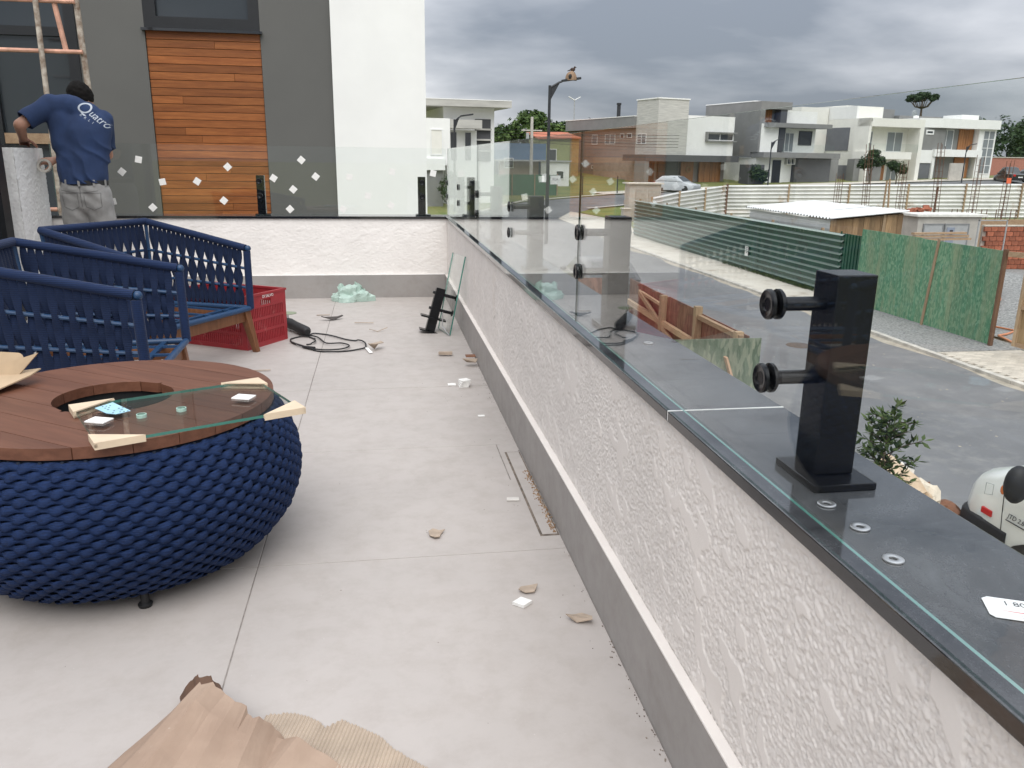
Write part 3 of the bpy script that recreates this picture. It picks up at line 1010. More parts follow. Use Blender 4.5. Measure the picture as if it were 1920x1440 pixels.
# site shed
sh = thing('site_shed', 'low site shed with white corrugated roof and board front behind the green fence', 'shed', (16.4, 29.6, -3))
n_ = 26
for k_ in range(3):
    u0, u1 = k_ / 3, (k_ + 1) / 3 + (0.01 if k_ < 2 else 0)
    rows = []
    for j in range(2):
        y_ = 26.3 if j == 0 else 33.1
        rg = []
        for i in range(n_ * 4 + 1):
            a = i / (n_ * 4)
            rg.append((a,))
    g_ = MB()

    def rf(a, b, u0=u0, u1=u1, k_=k_):
        yy = 26.3 + 6.8 * (u0 + (u1 - u0) * b)
        xx_ = 14.72 + (2.95 + 0.12 * b) * a + 0.0
        zz = -0.62 + 0.26 * a + 0.0 * b + 0.035 * math.sin((yy - 26.3) * 2 * math.pi / 0.22) + 0.006 * k_
        return (xx_, yy, zz)
    g_.grid(rf, 4, 110)
    b_ = len(g_.v)
    g2 = [(x, y, z - 0.012) for x, y, z in g_.v]
    nf = list(g_.f)
    g_.add(g2, [tuple(reversed(f)) for f in nf])
    g_.build('roof_sheet', ROOFM, sh, smooth='all')
for i in range(13):
    a = 14.86 + i * 0.21
    MB().box(a + 0.004, a + 0.206, 26.5 + rnd.uniform(-.01, .01), 26.53, -2.98, -0.70 + 0.088 * (i * 0.21)).build('board', PLYB, sh)
MB().box(16.8, 16.9, 26.44, 26.49, -2.98, -0.5).build('batten', TIMBER, sh)
corr((14.86, 26.52), (14.86, 32.9), -2.98, -2.98, 2.28, 2.28, 8, 0.03).build('side_sheet', GALV, sh)
MB().box(17.56, 17.6, 26.54, 32.9, -2.98, -0.45).build('back_wall', PLYB, sh)
tb = thing('timber_stack', 'planks lying beside the site shed', 'planks', (18.5, 27, -1.5))
for i in range(3):
    MB().beam((17.0 + i * .05, 25.0, -1.02 - i * .1), (19.4 + i * .1, 25.6, -1.05 - i * .1), 0.14, 0.07).build('plank', TIMBER_L, tb)
rb = thing('brick_pile', 'small pile of broken red bricks beyond the shed', 'bricks', (24.9, 36, -1.0))
for i in range(14):
    M_ = Matrix.Translation((24.3 + rnd.random() * 1.3, 36 + rnd.random() * .4, -1.16 + rnd.random() * .33)) @ Matrix.Rotation(rnd.random() * 3, 4, 'Z') @ Matrix.Rotation(rnd.random(), 4, 'X')
    inst('brick', bme, rb, WM[rb.name].inverted() @ M_)
MB().box(24.2, 25.8, 35.8, 36.5, -3.0, -1.1).build('pallet_block', CEM, rb)


# rebar cages and props
def cage(x, y, z0, z1, s_=0.11, ties=True, lean=0.0, lab='', bars=4):
    t = thing('rebar_cage', lab, 'rebar', (x, y, z0), 0, 'rebar cages standing in the plot')
    for i, (a, b) in enumerate(((-s_, -s_), (s_, -s_), (s_, s_), (-s_, s_))[:bars]):
        MB().tube([(x + a, y + b, z0), (x + a + lean, y + b, z1 - rnd.random() * .25)], 0.016, 5).build('bar', IRON, t)
    if ties:
        z = z0 + .1
        k_ = 0
        while z < z1 - .5:
            f = (z - z0) / (z1 - z0) * lean
            MB().tube([(x - s_ + f, y - s_, z), (x + s_ + f, y - s_, z), (x + s_ + f, y + s_, z), (x - s_ + f, y + s_, z)], 0.009, 4, closed=True).build('tie', IRON, t)
            z += 0.34; k_ += 1


cg = [(24.1, 42, 0.7, 'slim rusty rebar cage, leftmost in the plot'), (25.9, 42, 2.4, 'tall dense rusty rebar cage in front of the small trees'), (27.85, 42, 1.45, 'rusty rebar cage between the two tallest cages'),
      (30.15, 42, 2.4, 'tall leaning rusty rebar cage in front of the right houses'), (32.4, 42, 1.8, 'rusty rebar cage second from the right edge of the plot'), (34.3, 42, 1.55, 'rightmost rusty rebar cage with a scrap of orange tape')]
for i, (x, y, z1, lb) in enumerate(cg):
    cage(x, y, -2.98, z1, 0.13, True, -0.25 if i in (1, 3) else 0.0, lb)
tag(MB().box(34.1, 34.36, 41.8, 41.84, 0.25, 0.55).build('warning_tape', mat('orange_tape', (0.8, 0.16, 0.07), 0.6), org=(34.2, 41.8, .25)), 'scrap of orange tape tied on the rightmost rebar', 'tape')
for x0, x1, z1, lb in ((26.55, 26.6, 0.35, 'upright timber prop leaning in the plot'), (27.0, 26.75, 0.45, 'slanting timber prop beside the upright one'), (29.6, 29.7, 0.06, 'dark timber stake in front of the silver fence')):
    tag(MB().beam((x0, 41.5, -2.98), (x1, 41.5, z1), 0.09, 0.06).build('timber_prop', TIMBER if x0 < 29 else IRON, org=(x0, 41.5, -2.98)), lb, 'prop')
ub = thing('rebar_loop', 'row of rusty bent rebar loops along the footing', 'rebar', (30, 39, -2), 0)
for i in range(7):
    x = 28.5 + i * 0.85
    MB().tube([(x, 38.5, -2.9), (x, 38.5, -0.98), (x + .3, 38.5, -0.98), (x + .3, 38.5, -2.9)], 0.022, 5).build('loop', IRON, ub)
MB().box(27.6, 36, 38.3, 38.7, -2.99, -1.5).build('footing_form', TIMBER_L, ub)

# ================================================================ boarded enclosure on the near pavement
en = thing('board_enclosure', 'open board enclosure, red brown inside, with a green end board, below the parapet', 'hoarding', (4.2, 13, -3))
for a, b in ((10.62, 12.38), (12.385, 13.92), (13.925, 15.1), (15.105, 16.3)):
    MB().box(4.56, 4.58, a, b, -2.9, -1.16 + rnd.uniform(-.02, .02)).build('osb_board', OSBR, en)
for y in (10.75, 12.32, 13.98):
    MB().box(4.44, 4.555, y, y + 0.11, -2.97, -1.06 if y > 12 and y < 13 else -1.15).build('stud', TIMBER, en)
MB().beam((4.50, 10.7, -1.22), (4.50, 12.3, -1.22), 0.07, 0.07).build('rail', TIMBER_L, en)
MB().beam((4.50, 12.45, -1.68), (4.50, 16.2, -1.62), 0.07, 0.10).build('rail', TIMBER_L, en)
MB().beam((4.50, 14.0, -1.35), (4.50, 15.3, -1.3), 0.05, 0.05).build('rail', TIMBER_L, en)
MB().beam((4.48, 12.4, -2.2), (4.48, 15.4, -1.3), 0.05, 0.09).build('brace', TIMBER_L, en)
MB().box(2.9, 4.74, 10.57, 10.59, -2.9, -1.20).build('osb_board', OSBD, en)
MB().beam((4.20, 10.54, -1.45), (4.46, 10.54, -2.15), 0.03, 0.13, (0, 1, 0)).build('batten', m_wood('fresh_timber', (0.50, 0.30, 0.19), (0.60, 0.40, 0.27), 0.6, 'z', 0.7, 0.1), en)
MB().box(2.9, 4.5, 16.31, 16.33, -2.9, -1.15).build('osb_board', OSBR, en)

# sand drift along the far kerb and crumbs of mortar on the road
SAND = mat('road_sand', (0.36, 0.32, 0.26), .95, var=.2, vs=3, bump=.3, bs=30)
g_ = MB(); rng = random.Random(77)
top_ = []; bot_ = []
for i in range(81):
    y = 8 + i * .45
    w_ = max(.02, .18 + .35 * noise.noise((y * .35, 2, 1)) + .1 * noise.noise((y * 1.7, 5, 1)))
    top_.append((11.9, y, -3.038)); bot_.append((11.9 - w_, y, -3.0425))
g_.add(top_ + bot_, [(i, i + 1, 82 + i, 81 + i) for i in range(80)])
struct(tag(g_.build('sand_drift', SAND), 'pale sand washed against the far kerb', 'sand'), 'stuff')
g_ = MB()
for i in range(90):
    x = rng.uniform(5.0, 11.8); y = rng.choice((rng.uniform(7, 30), rng.gauss(15, 3), rng.gauss(11, 2))); q = rng.uniform(.006, .026)
    g_.sphere((x, y, -3.044), (q, q * rng.uniform(.6, 2.2), q * .25), 5, 4)
struct(tag(g_.build('mortar_crumbs', SAND), 'pale mortar crumbs scattered over the street', 'crumbs'), 'stuff')

# ================================================================ houses
WHITE = mat('white_paint', (0.80, 0.80, 0.78), 0.7, var=0.03, vs=1.5)
CREAM = mat('cream_paint', (0.76, 0.745, 0.69), 0.75, var=0.04, vs=1.2)
DGREY = mat('dark_grey_paint', (0.105, 0.104, 0.098), 0.72, var=0.06, vs=0.8, bump=0.05, bs=120)
MGREY = mat('mid_grey_paint', (0.21, 0.21, 0.205), 0.8, var=0.08, vs=1)
TAUPE = mat('taupe_paint', (0.27, 0.235, 0.22), 0.8, var=0.08, vs=1)
CHAR = mat('charcoal_paint', (0.075, 0.077, 0.082), 0.75, var=0.08, vs=1)
SLATE = mat('slate_paint', (0.145, 0.15, 0.165), 0.75, var=0.08, vs=1)
BARE = mat('bare_concrete', (0.44, 0.43, 0.40), 0.85, var=0.16, vs=1.2, bump=0.1, bs=20, st=(0.4, 0.4, 2))
STONE = mat('stone_cladding', (0.40, 0.395, 0.37), 0.8, col2=(0.56, 0.55, 0.51), vs=1.4, st=(0.6, 0.6, 7), bump=0.2, bs=9)
BROWNW = mat('brown_block_wall', (0.32, 0.255, 0.21), 0.85, var=0.15, vs=1.5)
OAK = m_wood('house_timber', (0.25, 0.10, 0.035), (0.42, 0.19, 0.07), 0.5, 'z', 0.5, 0.15)
MAHO = m_wood('mahogany_slats', (0.10, 0.035, 0.018), (0.20, 0.075, 0.04), 0.5, 'z', 0.55, 0.3)
k = NT('dark_window'); k.b.inputs['Base Color'].default_value = (0.035, 0.042, 0.048, 1); k.b.inputs['Roughness'].default_value = 0.06
k.b.inputs['Specular IOR Level'].default_value = 0.7
DWIN = k.m
k = NT('curtained_window'); k.b.inputs['Base Color'].default_value = (0.22, 0.24, 0.25, 1); k.b.inputs['Roughness'].default_value = 0.08
CWIN = k.m
WFR = mat('white_frame', (0.78, 0.78, 0.77), 0.4, var=0.02)
BFR = mat('black_frame', (0.012, 0.013, 0.015), 0.4, var=0.1)


def hb(p_, nm, m, x0, x1, y0, y1, z0, z1, bevel=0.0):
    return MB().box(x0, x1, y0, y1, z0, z1).build(nm, m, p_, local=True, bevel=bevel)


def win(p_, face, a0, a1, z0, z1, at_, fm=WFR, gm=DWIN, mull=1, fw_=0.07, nm='window', bars=0, depth=0.06):
    """window on the front (y = at_) or left (x = at_) face; frame proud of the wall, panes set in it"""
    f_ = MB()

    def B(u0, u1, w0, w1, d0, d1, tgt):
        if face == 'front':
            tgt.box(u0, u1, at_ - d1, at_ - d0, w0, w1)
        else:
            tgt.box(at_ - d1, at_ - d0, u0, u1, w0, w1)
    B(a0, a0 + fw_, z0, z1, 0.001, depth, f_); B(a1 - fw_, a1, z0, z1, 0.001, depth, f_)
    B(a0 + fw_, a1 - fw_, z1 - fw_, z1, 0.001, depth, f_); B(a0 + fw_, a1 - fw_, z0, z0 + fw_, 0.001, depth, f_)
    for i in range(1, mull + 1):
        c = a0 + (a1 - a0) * i / (mull + 1)
        B(c - fw_ / 2, c + fw_ / 2, z0 + fw_, z1 - fw_, 0.001, depth, f_)
    for i in range(1, bars + 1):
        c = z0 + (z1 - z0) * i / (bars + 1)
        B(a0 + fw_, a1 - fw_, c - fw_ / 3, c + fw_ / 3, 0.002, depth - 0.004, f_)
    fo = f_.build(nm, fm, p_, local=True)
    for i in range(mull + 1):
        g_ = MB()
        c0 = a0 + (a1 - a0) * i / (mull + 1); c1 = a0 + (a1 - a0) * (i + 1) / (mull + 1)
        B(c0 + fw_ / 2, c1 - fw_ / 2, z0 + fw_ / 2, z1 - fw_ / 2, 0.002, depth * 0.4, g_)
        g_.build('pane', gm, fo, local=True)
    return fo


# ---- stone tower house
A = thing('house', 'grey house with pale stone tower, white box storey and timber entrance', 'house', (27.5, 82.5, -1.07), R(16))
hb(A, 'tower', STONE, -0.1, 3.6, 0.0, 3.9, 2.9, 8.3)
hb(A, 'tower_coping', WHITE, -0.18, 3.68, -0.08, 3.98, 8.3, 8.42)
hb(A, 'rear_wing', TAUPE, 0.15, 8.5, 3.91, 18.6, -0.4, 6.65)
hb(A, 'wing_fascia', MGREY, -0.35, 8.6, 3.92, 18.9, 5.6, 6.75)
hb(A, 'wing_coping', WHITE, -0.4, 8.65, 3.93, 18.95, 6.751, 6.83)
hb(A, 'white_storey', WHITE, 3.61, 9.85, 0.25, 9.0, 2.9, 6.85)
hb(A, 'entrance_band', CHAR, -1.6, 10.3, -0.35, 3.9, 2.25, 2.89)
hb(A, 'ground_storey', TAUPE, 0.3, 10.0, 1.6, 3.9, -0.3, 2.249)
hb(A, 'pier', MGREY, -1.6, -1.1, -0.3, 1.59, -0.3, 2.249)
hb(A, 'boundary_wall', BROWNW, -0.25, -0.05, 3.0, 12.2, -0.8, 2.6)
for i in range(5):
    hb(A, 'cladding_board', MAHO, -0.95 + i * 0.36, -0.62 + i * 0.36, 1.5 + 0.02 * (i % 2), 1.595, -0.2, 2.24)
hb(A, 'dark_recess', CHAR, 1.2, 3.7, 1.35, 1.58, -0.2, 2.24)
dr = hb(A, 'door', OAK, 4.0, 5.6, 1.2, 1.34, -0.2, 2.24)
wr = MB(); wr.tube([(4.9 + 0.27 * math.cos(a * math.pi / 8), 1.15, 1.45 + 0.27 * math.sin(a * math.pi / 8)) for a in range(16)], 0.05, 5, closed=True)
wr.build('wreath', mat('dry_wreath', (0.30, 0.20, 0.09), 0.9), dr, local=True)
for i in range(8):
    hb(A, 'cladding_board', OAK, 6.4 + i * 0.36, 6.73 + i * 0.36, 1.22 + 0.03 * (i % 2), 1.4, -0.2, 2.24)
wn = MB(); wn.box(6.1, 10.05, -0.12, 0.249, 4.3, 4.42); wn.box(6.1, 10.05, -0.12, 0.249, 5.16, 5.28); wn.box(6.1, 6.25, -0.12, 0.249, 4.42, 5.16)
wn.build('window_surround', MGREY, A, local=True)
win(A, 'front', 6.26, 9.75, 4.43, 5.15, 0.25, mull=1)
for a0, a1, z0, z1 in ((12.1, 13.3, 4.0, 5.1), (8.3, 10.4, 4.0, 5.1), (5.0, 5.9, 4.6, 5.1), (6.5, 7.3, 4.6, 5.1), (12.0, 13.2, 1.3, 1.7)):
    win(A, 'left', a0, a1, z0, z1, 0.15, mull=1 if a1 - a0 > 1.5 else 0, gm=CWIN if a1 - a0 > 1 else DWIN)
win(A, 'left', 1.9, 3.6, 3.95, 5.0, -0.1, mull=1, bars=3, gm=CWIN)
ch = MB().tube([(4.0, 14.0, 6.6), (4.0, 14.0, 8.5)], 0.22, 10); ch.tube([(4.0, 14.0, 8.52), (4.0, 14.0, 8.75)], 0.28, 10)
ch.build('chimney', BFR, A, local=True)

# ---- tall grey block house
B_ = thing('house', 'white house with tall dark grey block and flat balcony canopies', 'house', (40.5, 85.2, -.93), R(14))
hb(B_, 'grey_block', MGREY, -1.2, 2.9, 1.0, 9.5, 2.75, 8.35)
hb(B_, 'block_coping', WHITE, -1.25, 2.95, 0.95, 9.55, 8.351, 8.45)
hb(B_, 'block_front', MGREY, -1.2, -0.6, -0.2, 0.99, 3.2, 8.35)
hb(B_, 'block_lintel', MGREY, -0.59, 2.9, -0.2, 0.99, 7.6, 8.35)
for i in range(5):
    hb(B_, 'timber_board', OAK, -0.55 + i * 0.35, -0.24 + i * 0.35, 0.85, 0.98, 6.3, 7.59)
hb(B_, 'dark_fin', CHAR, 1.55, 2.4, -0.1, 0.84, 3.3, 7.59)
hb(B_, 'upper_wall', WHITE, 2.95, 7.2, 0.6, 9.0, 2.75, 7.55)
hb(B_, 'upper_white_panel', WHITE, -1.0, 1.3, -0.3, -0.21, 3.2, 6.1)
hb(B_, 'canopy', MGREY, -0.7, 8.0, -1.0, 0.59, 5.75, 6.2)
hb(B_, 'balcony_slab', MGREY, -1.1, 9.5, -1.1, 0.95, 2.65, 3.2)
win(B_, 'front', 2.95, 4.2, 3.25, 5.3, 0.6, mull=1, gm=CWIN)
win(B_, 'front', 4.85, 6.7, 4.0, 5.5, 0.6, fm=CHAR, mull=0)
rl = MB().box(1.5, 8.5, -1.0, -0.98, 3.21, 4.05)
rl.mi = [1, 1, 0, 1, 0, 1]
rl.build('glass_railing', [GLASS, GEDGE], B_, local=True)
hb(B_, 'lower_white', WHITE, -1.0, 2.9, 0.2, 6.0, -0.3, 2.649)
hb(B_, 'lower_white', WHITE, 3.0, 4.2, 0.5, 6.0, -0.3, 2.649)
hb(B_, 'front_door', BFR, 1.3, 2.4, 0.12, 0.199, -0.2, 2.4)
hb(B_, 'garage', CHAR, 4.25, 9.3, 0.0, 6.0, -0.3, 2.649)
win(B_, 'front', 3.1, 4.2, 1.95, 2.6, 0.5, mull=1, depth=0.55)
hb(B_, 'planter_wall', CHAR, -3.2, -1.15, -1.5, 0.0, -0.3, 1.9)
hb(B_, 'right_wing', MGREY, 9.35, 11.2, 0.8, 5.0, -0.3, 2.649)

# ---- cream frame house
C_ = thing('house', 'cream house with deep framed balcony and dark grey side wall', 'house', (55.4, 88.9, -.73), R(14))
hb(C_, 'side_volume', CREAM, -0.95, 7.2, 1.5, 12.0, -0.4, 6.95)
hb(C_, 'side_panel', SLATE, -1.02, -0.951, 2.9, 9.0, 3.4, 6.0)
hb(C_, 'side_panel', SLATE, -1.02, -0.951, 1.6, 9.5, -0.4, 1.75)
hb(C_, 'frame_left', CREAM, -1.3, -0.96, -0.3, 1.9, -0.3, 6.9)
hb(C_, 'frame_top', CREAM, -1.3, 7.2, -0.3, 1.49, 6.05, 6.95)
hb(C_, 'frame_right', CREAM, 6.6, 7.2, -0.3, 1.49, -0.3, 6.049)
hb(C_, 'balcony', CREAM, -1.6, 5.6, -0.4, 1.49, 2.5, 3.3)
win(C_, 'front', -0.95, 1.15, 3.35, 5.6, 1.5, mull=1, gm=CWIN)
win(C_, 'front', 3.4, 5.9, 3.35, 5.6, 1.5, mull=1, gm=CWIN)
hb(C_, 'lower_panel', MGREY, -2.2, 2.0, 0.4, 1.48, -0.3, 2.45)
dr = hb(C_, 'door', OAK, 2.4, 3.5, 1.36, 1.48, -0.2, 2.4)
win(C_, 'front', 3.9, 5.6, 0.0, 2.3, 1.5, mull=1, gm=CWIN)
rl = MB().box(-1.2, 6.5, -0.35, -0.33, 3.3, 4.2); rl.mi = [1, 1, 0, 1, 0, 1]
rl.build('glass_railing', [GLASS, GEDGE], C_, local=True)
hb(C_, 'roof_box', CREAM, -0.6, 5.2, 4.2, 10.0, 6.96, 8.5)
hb(C_, 'roof_box', WHITE, -0.95, -0.61, 2.2, 6.5, 6.96, 8.35)
hb(C_, 'wing', CREAM, -5.2, -1.03, 6.5, 12.5, -0.4, 8.3)
hb(C_, 'roof_edge', WHITE, -0.9, 7.0, 1.6, 11.9, 6.951, 7.02)

# ---- white band house
D_ = thing('house', 'white house with curved white roof band and timber doors at far right', 'house', (65.7, 94.0, -.46), R(10))
hb(D_, 'core', MGREY, -1.3, 7.0, 1.0, 12, -0.4, 6.0)
hb(D_, 'front_grey', MGREY, -1.2, 2.6, -0.0, 0.99, 3.4, 6.0)
bp = [(-1.6, 1.5), (-1.5, 0.2), (1.5, -0.5), (11.0, -0.3), (11.0, 6), (-1.6, 6)]
MB().prism(bp, 6.02, 7.1).build('roof_band', WHITE, D_, local=True)
hb(D_, 'upper_box', MGREY, -6.5, 0.9, 7.0, 12.5, 6.0, 8.45)
hb(D_, 'upper_parapet', MGREY, 0.91, 8.0, 6.1, 9.0, 7.1, 7.7)
hb(D_, 'upper_white', WHITE, 8.01, 10.8, 3.0, 6.0, 7.101, 7.85)
hb(D_, 'balcony', WHITE, 0.8, 8.4, -0.5, 0.99, 2.65, 3.5)
win(D_, 'front', -0.5, 0.7, 5.2, 5.75, 0.0, mull=0, fw_=0.16)
win(D_, 'front', 2.7, 4.9, 3.5, 5.9, 1.0, mull=1, gm=CWIN)
for i in range(6):
    hb(D_, 'timber_board', OAK, 5.75 + i * 0.39, 6.1 + i * 0.39, 0.88, 0.99, 3.5, 6.0)
hb(D_, 'end_tower', WHITE, 8.2, 11.0, 0.2, 5.9, -0.3, 6.019)
win(D_, 'front', 8.9, 10.8, 0.6, 5.9, 0.2, mull=1, bars=4, gm=CWIN, fw_=0.1)
hb(D_, 'porch_wall', WHITE, 0.8, 1.2, -0.3, 0.99, -0.3, 2.649)
hb(D_, 'porch_back', MGREY, 1.21, 5.3, 0.8, 0.99, -0.3, 2.649)
dr = hb(D_, 'door', OAK, 5.4, 7.7, 0.7, 0.88, -0.2, 2.6)
wr = MB(); wr.tube([(6.5 + 0.25 * math.cos(a * math.pi / 8), 0.66, 1.5 + 0.3 * math.sin(a * math.pi / 8)) for a in range(16)], 0.06, 5, closed=True)
wr.build('wreath', BFR, dr, local=True)
hb(D_, 'garage_gate', SLATE, -1.25, 0.79, -0.1, 0.98, -0.3, 1.85)
hb(D_, 'lower_side', WHITE, -1.2, 0.79, -0.2, -0.11, 1.86, 3.4)
hb(D_, 'low_wall', CEM, 1.0, 3.2, -3.0, -2.8, -0.4, 1.9)
dt = MB(); dt.sphere((2.2, 5, 7.9), (0.45, 0.12, 0.45), 10, 6)
dt.tube([(2.2, 5, 7.1), (2.2, 5.1, 7.8)], 0.05, 5)
dt.build('satellite_dish', CWIN, D_, local=True)
tp = MB().lathe([(0.0, 7.1), (0.32, 7.1), (0.32, 7.45), (0.0, 7.5)], 12, (-0.2, 2.2, 0)); tp.build('roof_vent', WHITE, D_, local=True)

# ---- white house with a concrete roof slab, at the left
E_ = thing('house', 'white house under a thick bare concrete roof slab beside the neighbouring wall', 'house', (1.5, 61.8, -2.2), R(8))
hb(E_, 'roof_slab', BARE, -5.0, 7.9, -0.2, 9.0, 7.05, 7.5)
hb(E_, 'slab_edge', WHITE, -5.02, 7.92, -0.22, 9.02, 7.501, 7.56)
hb(E_, 'stair_tower', WHITE, 3.0, 6.9, 1.0, 8.0, -0.3, 7.049)
hb(E_, 'tower_cut', CHAR, 5.4, 6.6, 0.9, 0.999, 3.2, 6.25)
for z in (3.9, 4.7, 5.45):
    hb(E_, 'tower_floor', BARE, 5.4, 6.6, 0.6, 0.899, z, z + 0.12)
hb(E_, 'front_block', WHITE, -4.0, 3.05, -0.9, 0.99, 2.9, 6.15)
hb(E_, 'block_side', WHITE, 3.06, 5.35, 0.3, 0.99, -0.3, 5.4)
hb(E_, 'canopy', BARE, 3.06, 5.45, -0.9, 0.29, 5.5, 6.1)
win(E_, 'front', 1.6, 2.5, 3.6, 5.4, -0.9, mull=0, gm=CREAM)
for a in (3.3, 4.4):
    win(E_, 'front', a, a + 0.55, 3.2, 5.3, 0.3, mull=0, fw_=0.05)
hb(E_, 'garage_lintel', WHITE, -4.0, 2.6, -1.2, -0.91, 2.55, 3.35)
hb(E_, 'garage_door', MGREY, -4.0, 2.5, -0.95, 0.9, -0.3, 2.549)

# ---- low buildings glimpsed between the houses
b1 = thing('outbuilding', 'blue painted outbuilding with a grey lean-to roof beyond the street', 'building', (14, 86, tz(86)))
MB().box(10.5, 16.5, 85, 90, tz(86) - .5, 2.75).build('wall', mat('blue_paint', (0.075, 0.14, 0.23), 0.8, var=0.15), b1)
MB().box(10.2, 16.8, 83.2, 90.3, 1.0, 1.15).build('lean_to_roof', CEMD, b1)
MB().box(11.6, 15.6, 84.2, 84.99, tz(84) - .3, 0.99).build('front_room', BROWNW, b1)
win(b1, 'front', -2.0, -1.0, 1.2, 2.2, -1.81, mull=0)
b2 = thing('outbuilding', 'yellow green house gable behind the lamp post', 'building', (20, 94, tz(94)))
MB().box(17.2, 20.6, 92, 99, tz(94) - .5, 3.5).build('wall', mat('lime_paint', (0.30, 0.32, 0.14), 0.8, var=0.2), b2)
MB().box(20.61, 21.6, 91.9, 99, tz(94) - .5, 3.6).build('wall', mat('ochre_paint', (0.30, 0.21, 0.09), 0.8, var=0.2), b2)
MB().add([(16.9, 91.7, 3.5), (21.8, 91.7, 3.6), (21.8, 99.3, 4.4), (16.9, 99.3, 4.3), (16.9, 91.7, 3.36), (21.8, 91.7, 3.46), (21.8, 99.3, 4.26), (16.9, 99.3, 4.16)], [(0, 1, 2, 3), (7, 6, 5, 4), (0, 4, 5, 1), (1, 5, 6, 2), (2, 6, 7, 3), (3, 7, 4, 0)]).build('roof', BRICK, b2)
win(b2, 'front', -2.0, -0.9, 1.5, 2.8, -2.01, mull=0)
b3 = thing('outbuilding', 'low white walled shed behind the green screen', 'building', (17.5, 80, tz(80)))
MB().box(15.6, 17.6, 79, 83, tz(80) - .4, 1.0).build('wall', WHITE, b3)
MB().box(15.4, 17.8, 78.8, 83.2, 1.0, 1.12).build('roof', CEMD, b3)
win(b3, 'front', -1.2, -0.4, 0.6, 1.4, -1.01, mull=0)
b4 = thing('garden_wall', 'long low red garden wall at the far right', 'wall', (95, 108, tz(100)))
MB().box(82, 130, 107.5, 108, tz(100) - .6, 2.3).build('wall', mat('red_wall', (0.40, 0.17, 0.13), 0.85, var=0.15), b4)
MB().box(82, 130, 107.4, 108.1, 2.3, 2.42).build('coping', CEM, b4)
gs = thing('screen_fence', 'green mesh screen fence across the lawn by the lamp post', 'fence', (12, 68, tz(68)))
MB().box(8.6, 14.5, 69.9, 69.95, tz(69.9), -0.05).build('mesh_screen', mat('green_mesh', (0.045, 0.13, 0.075), 0.8, var=0.2), gs)
for x in (8.6, 10.55, 12.5, 14.45):
    MB().box(x, x + .08, 69.8, 69.88, tz(69.9), 0.05).build('post', TIMBER, gs)
cb = thing('meter_cabinet', 'beige masonry meter cabinet on the corner lawn', 'cabinet', (16.8, 53.4, tz(53.4)))
MB().box(15.75, 17.9, 53.0, 54.1, tz(53) - .3, -0.28).build('body', CEM, cb)
MB().box(15.6, 18.05, 52.85, 54.25, -0.28, -0.19).build('roof_slab', mat('pale_slab_b', (0.66, 0.62, 0.55), 0.8), cb)
for a in (16.15, 17.05):
    MB().box(a, a + 0.75, 52.96, 52.999, tz(53) + .2, -0.6).build('door', mat('beige_door', (0.40, 0.37, 0.33), 0.7), cb)
cb2 = thing('meter_cabinet', 'small low concrete box beside the beige cabinet', 'cabinet', (15.4, 52.6, tz(52.6)))
MB().box(15.2, 15.72, 52.4, 52.9, tz(52) - .2, -1.86).build('body', CEM, cb2)
MB().box(15.14, 15.745, 52.33, 52.97, -1.86, -1.80).build('lid', mat('pale_slab_c', (0.66, 0.62, 0.55), 0.8), cb2)

# ================================================================ neighbouring house beyond the short parapet
nh = thing('house', 'dark grey neighbouring house with teak cladding and a white wall', 'house', (-2, 11, -3))
HY = 11.0
MB().box(-4.02, -3.262, HY, HY + 6, -3.2, 6.0).build('wall', DGREY, nh)
MB().box(-1.932, -1.09, HY, HY + 6, -3.2, 6.0).build('wall', DGREY, nh)
MB().box(-3.261, -1.933, HY + 0.05, HY + 6, -3.2, 2.60).build('wall', DGREY, nh)
MB().box(-3.261, -1.933, HY + 0.25, HY + 6, 2.6, 6.0).build('window_backing', CHAR, nh)
MB().box(-1.089, 0.062, HY - 0.05, HY + 9, -3.2, 6.5).build('white_wall', WHITE, nh)
TEAK = m_wood('teak_cladding', (0.20, 0.060, 0.016), (0.35, 0.125, 0.036), 0.55, 'x', 0.42, 0.22, 0.1)
z = -0.4
while z < 2.55:
    cut = rnd.uniform(0.25, 0.75)
    for a, b in (((0, cut), (cut, 1)) if rnd.random() < .35 else ((0, 1),)):
        x0 = -3.258 + 1.322 * a; x1 = -3.258 + 1.322 * b
        m_ = MB().box(-(x1 - x0) / 2 + 0.001, (x1 - x0) / 2 - 0.001, -0.012, 0.012, 0.002, 0.088)
        o = m_.build('cladding_board', TEAK, nh, local=True, bevel=0.002, seg=1)
        o.location = ((x0 + x1) / 2 + 2, HY - 11 + 0.032 + rnd.uniform(-.002, .002), z + 3)
    z += 0.0915
MB().box(-3.29, -1.905, HY - 0.06, HY + 0.06, 2.615, 2.645).build('window_sill', GRANITE, nh)
fr = MB()
fr.box(-3.26, -3.12, HY + 0.0, HY + 0.1, 2.646, 4.4); fr.box(-2.06, -1.935, HY, HY + 0.1, 2.646, 4.4); fr.box(-3.12, -2.06, HY, HY + 0.1, 2.646, 2.78)
wo = fr.build('window', BFR, nh)
MB().box(-3.12, -2.06, HY + 0.06, HY + 0.075, 2.78, 4.4).build('pane', DWIN, wo)
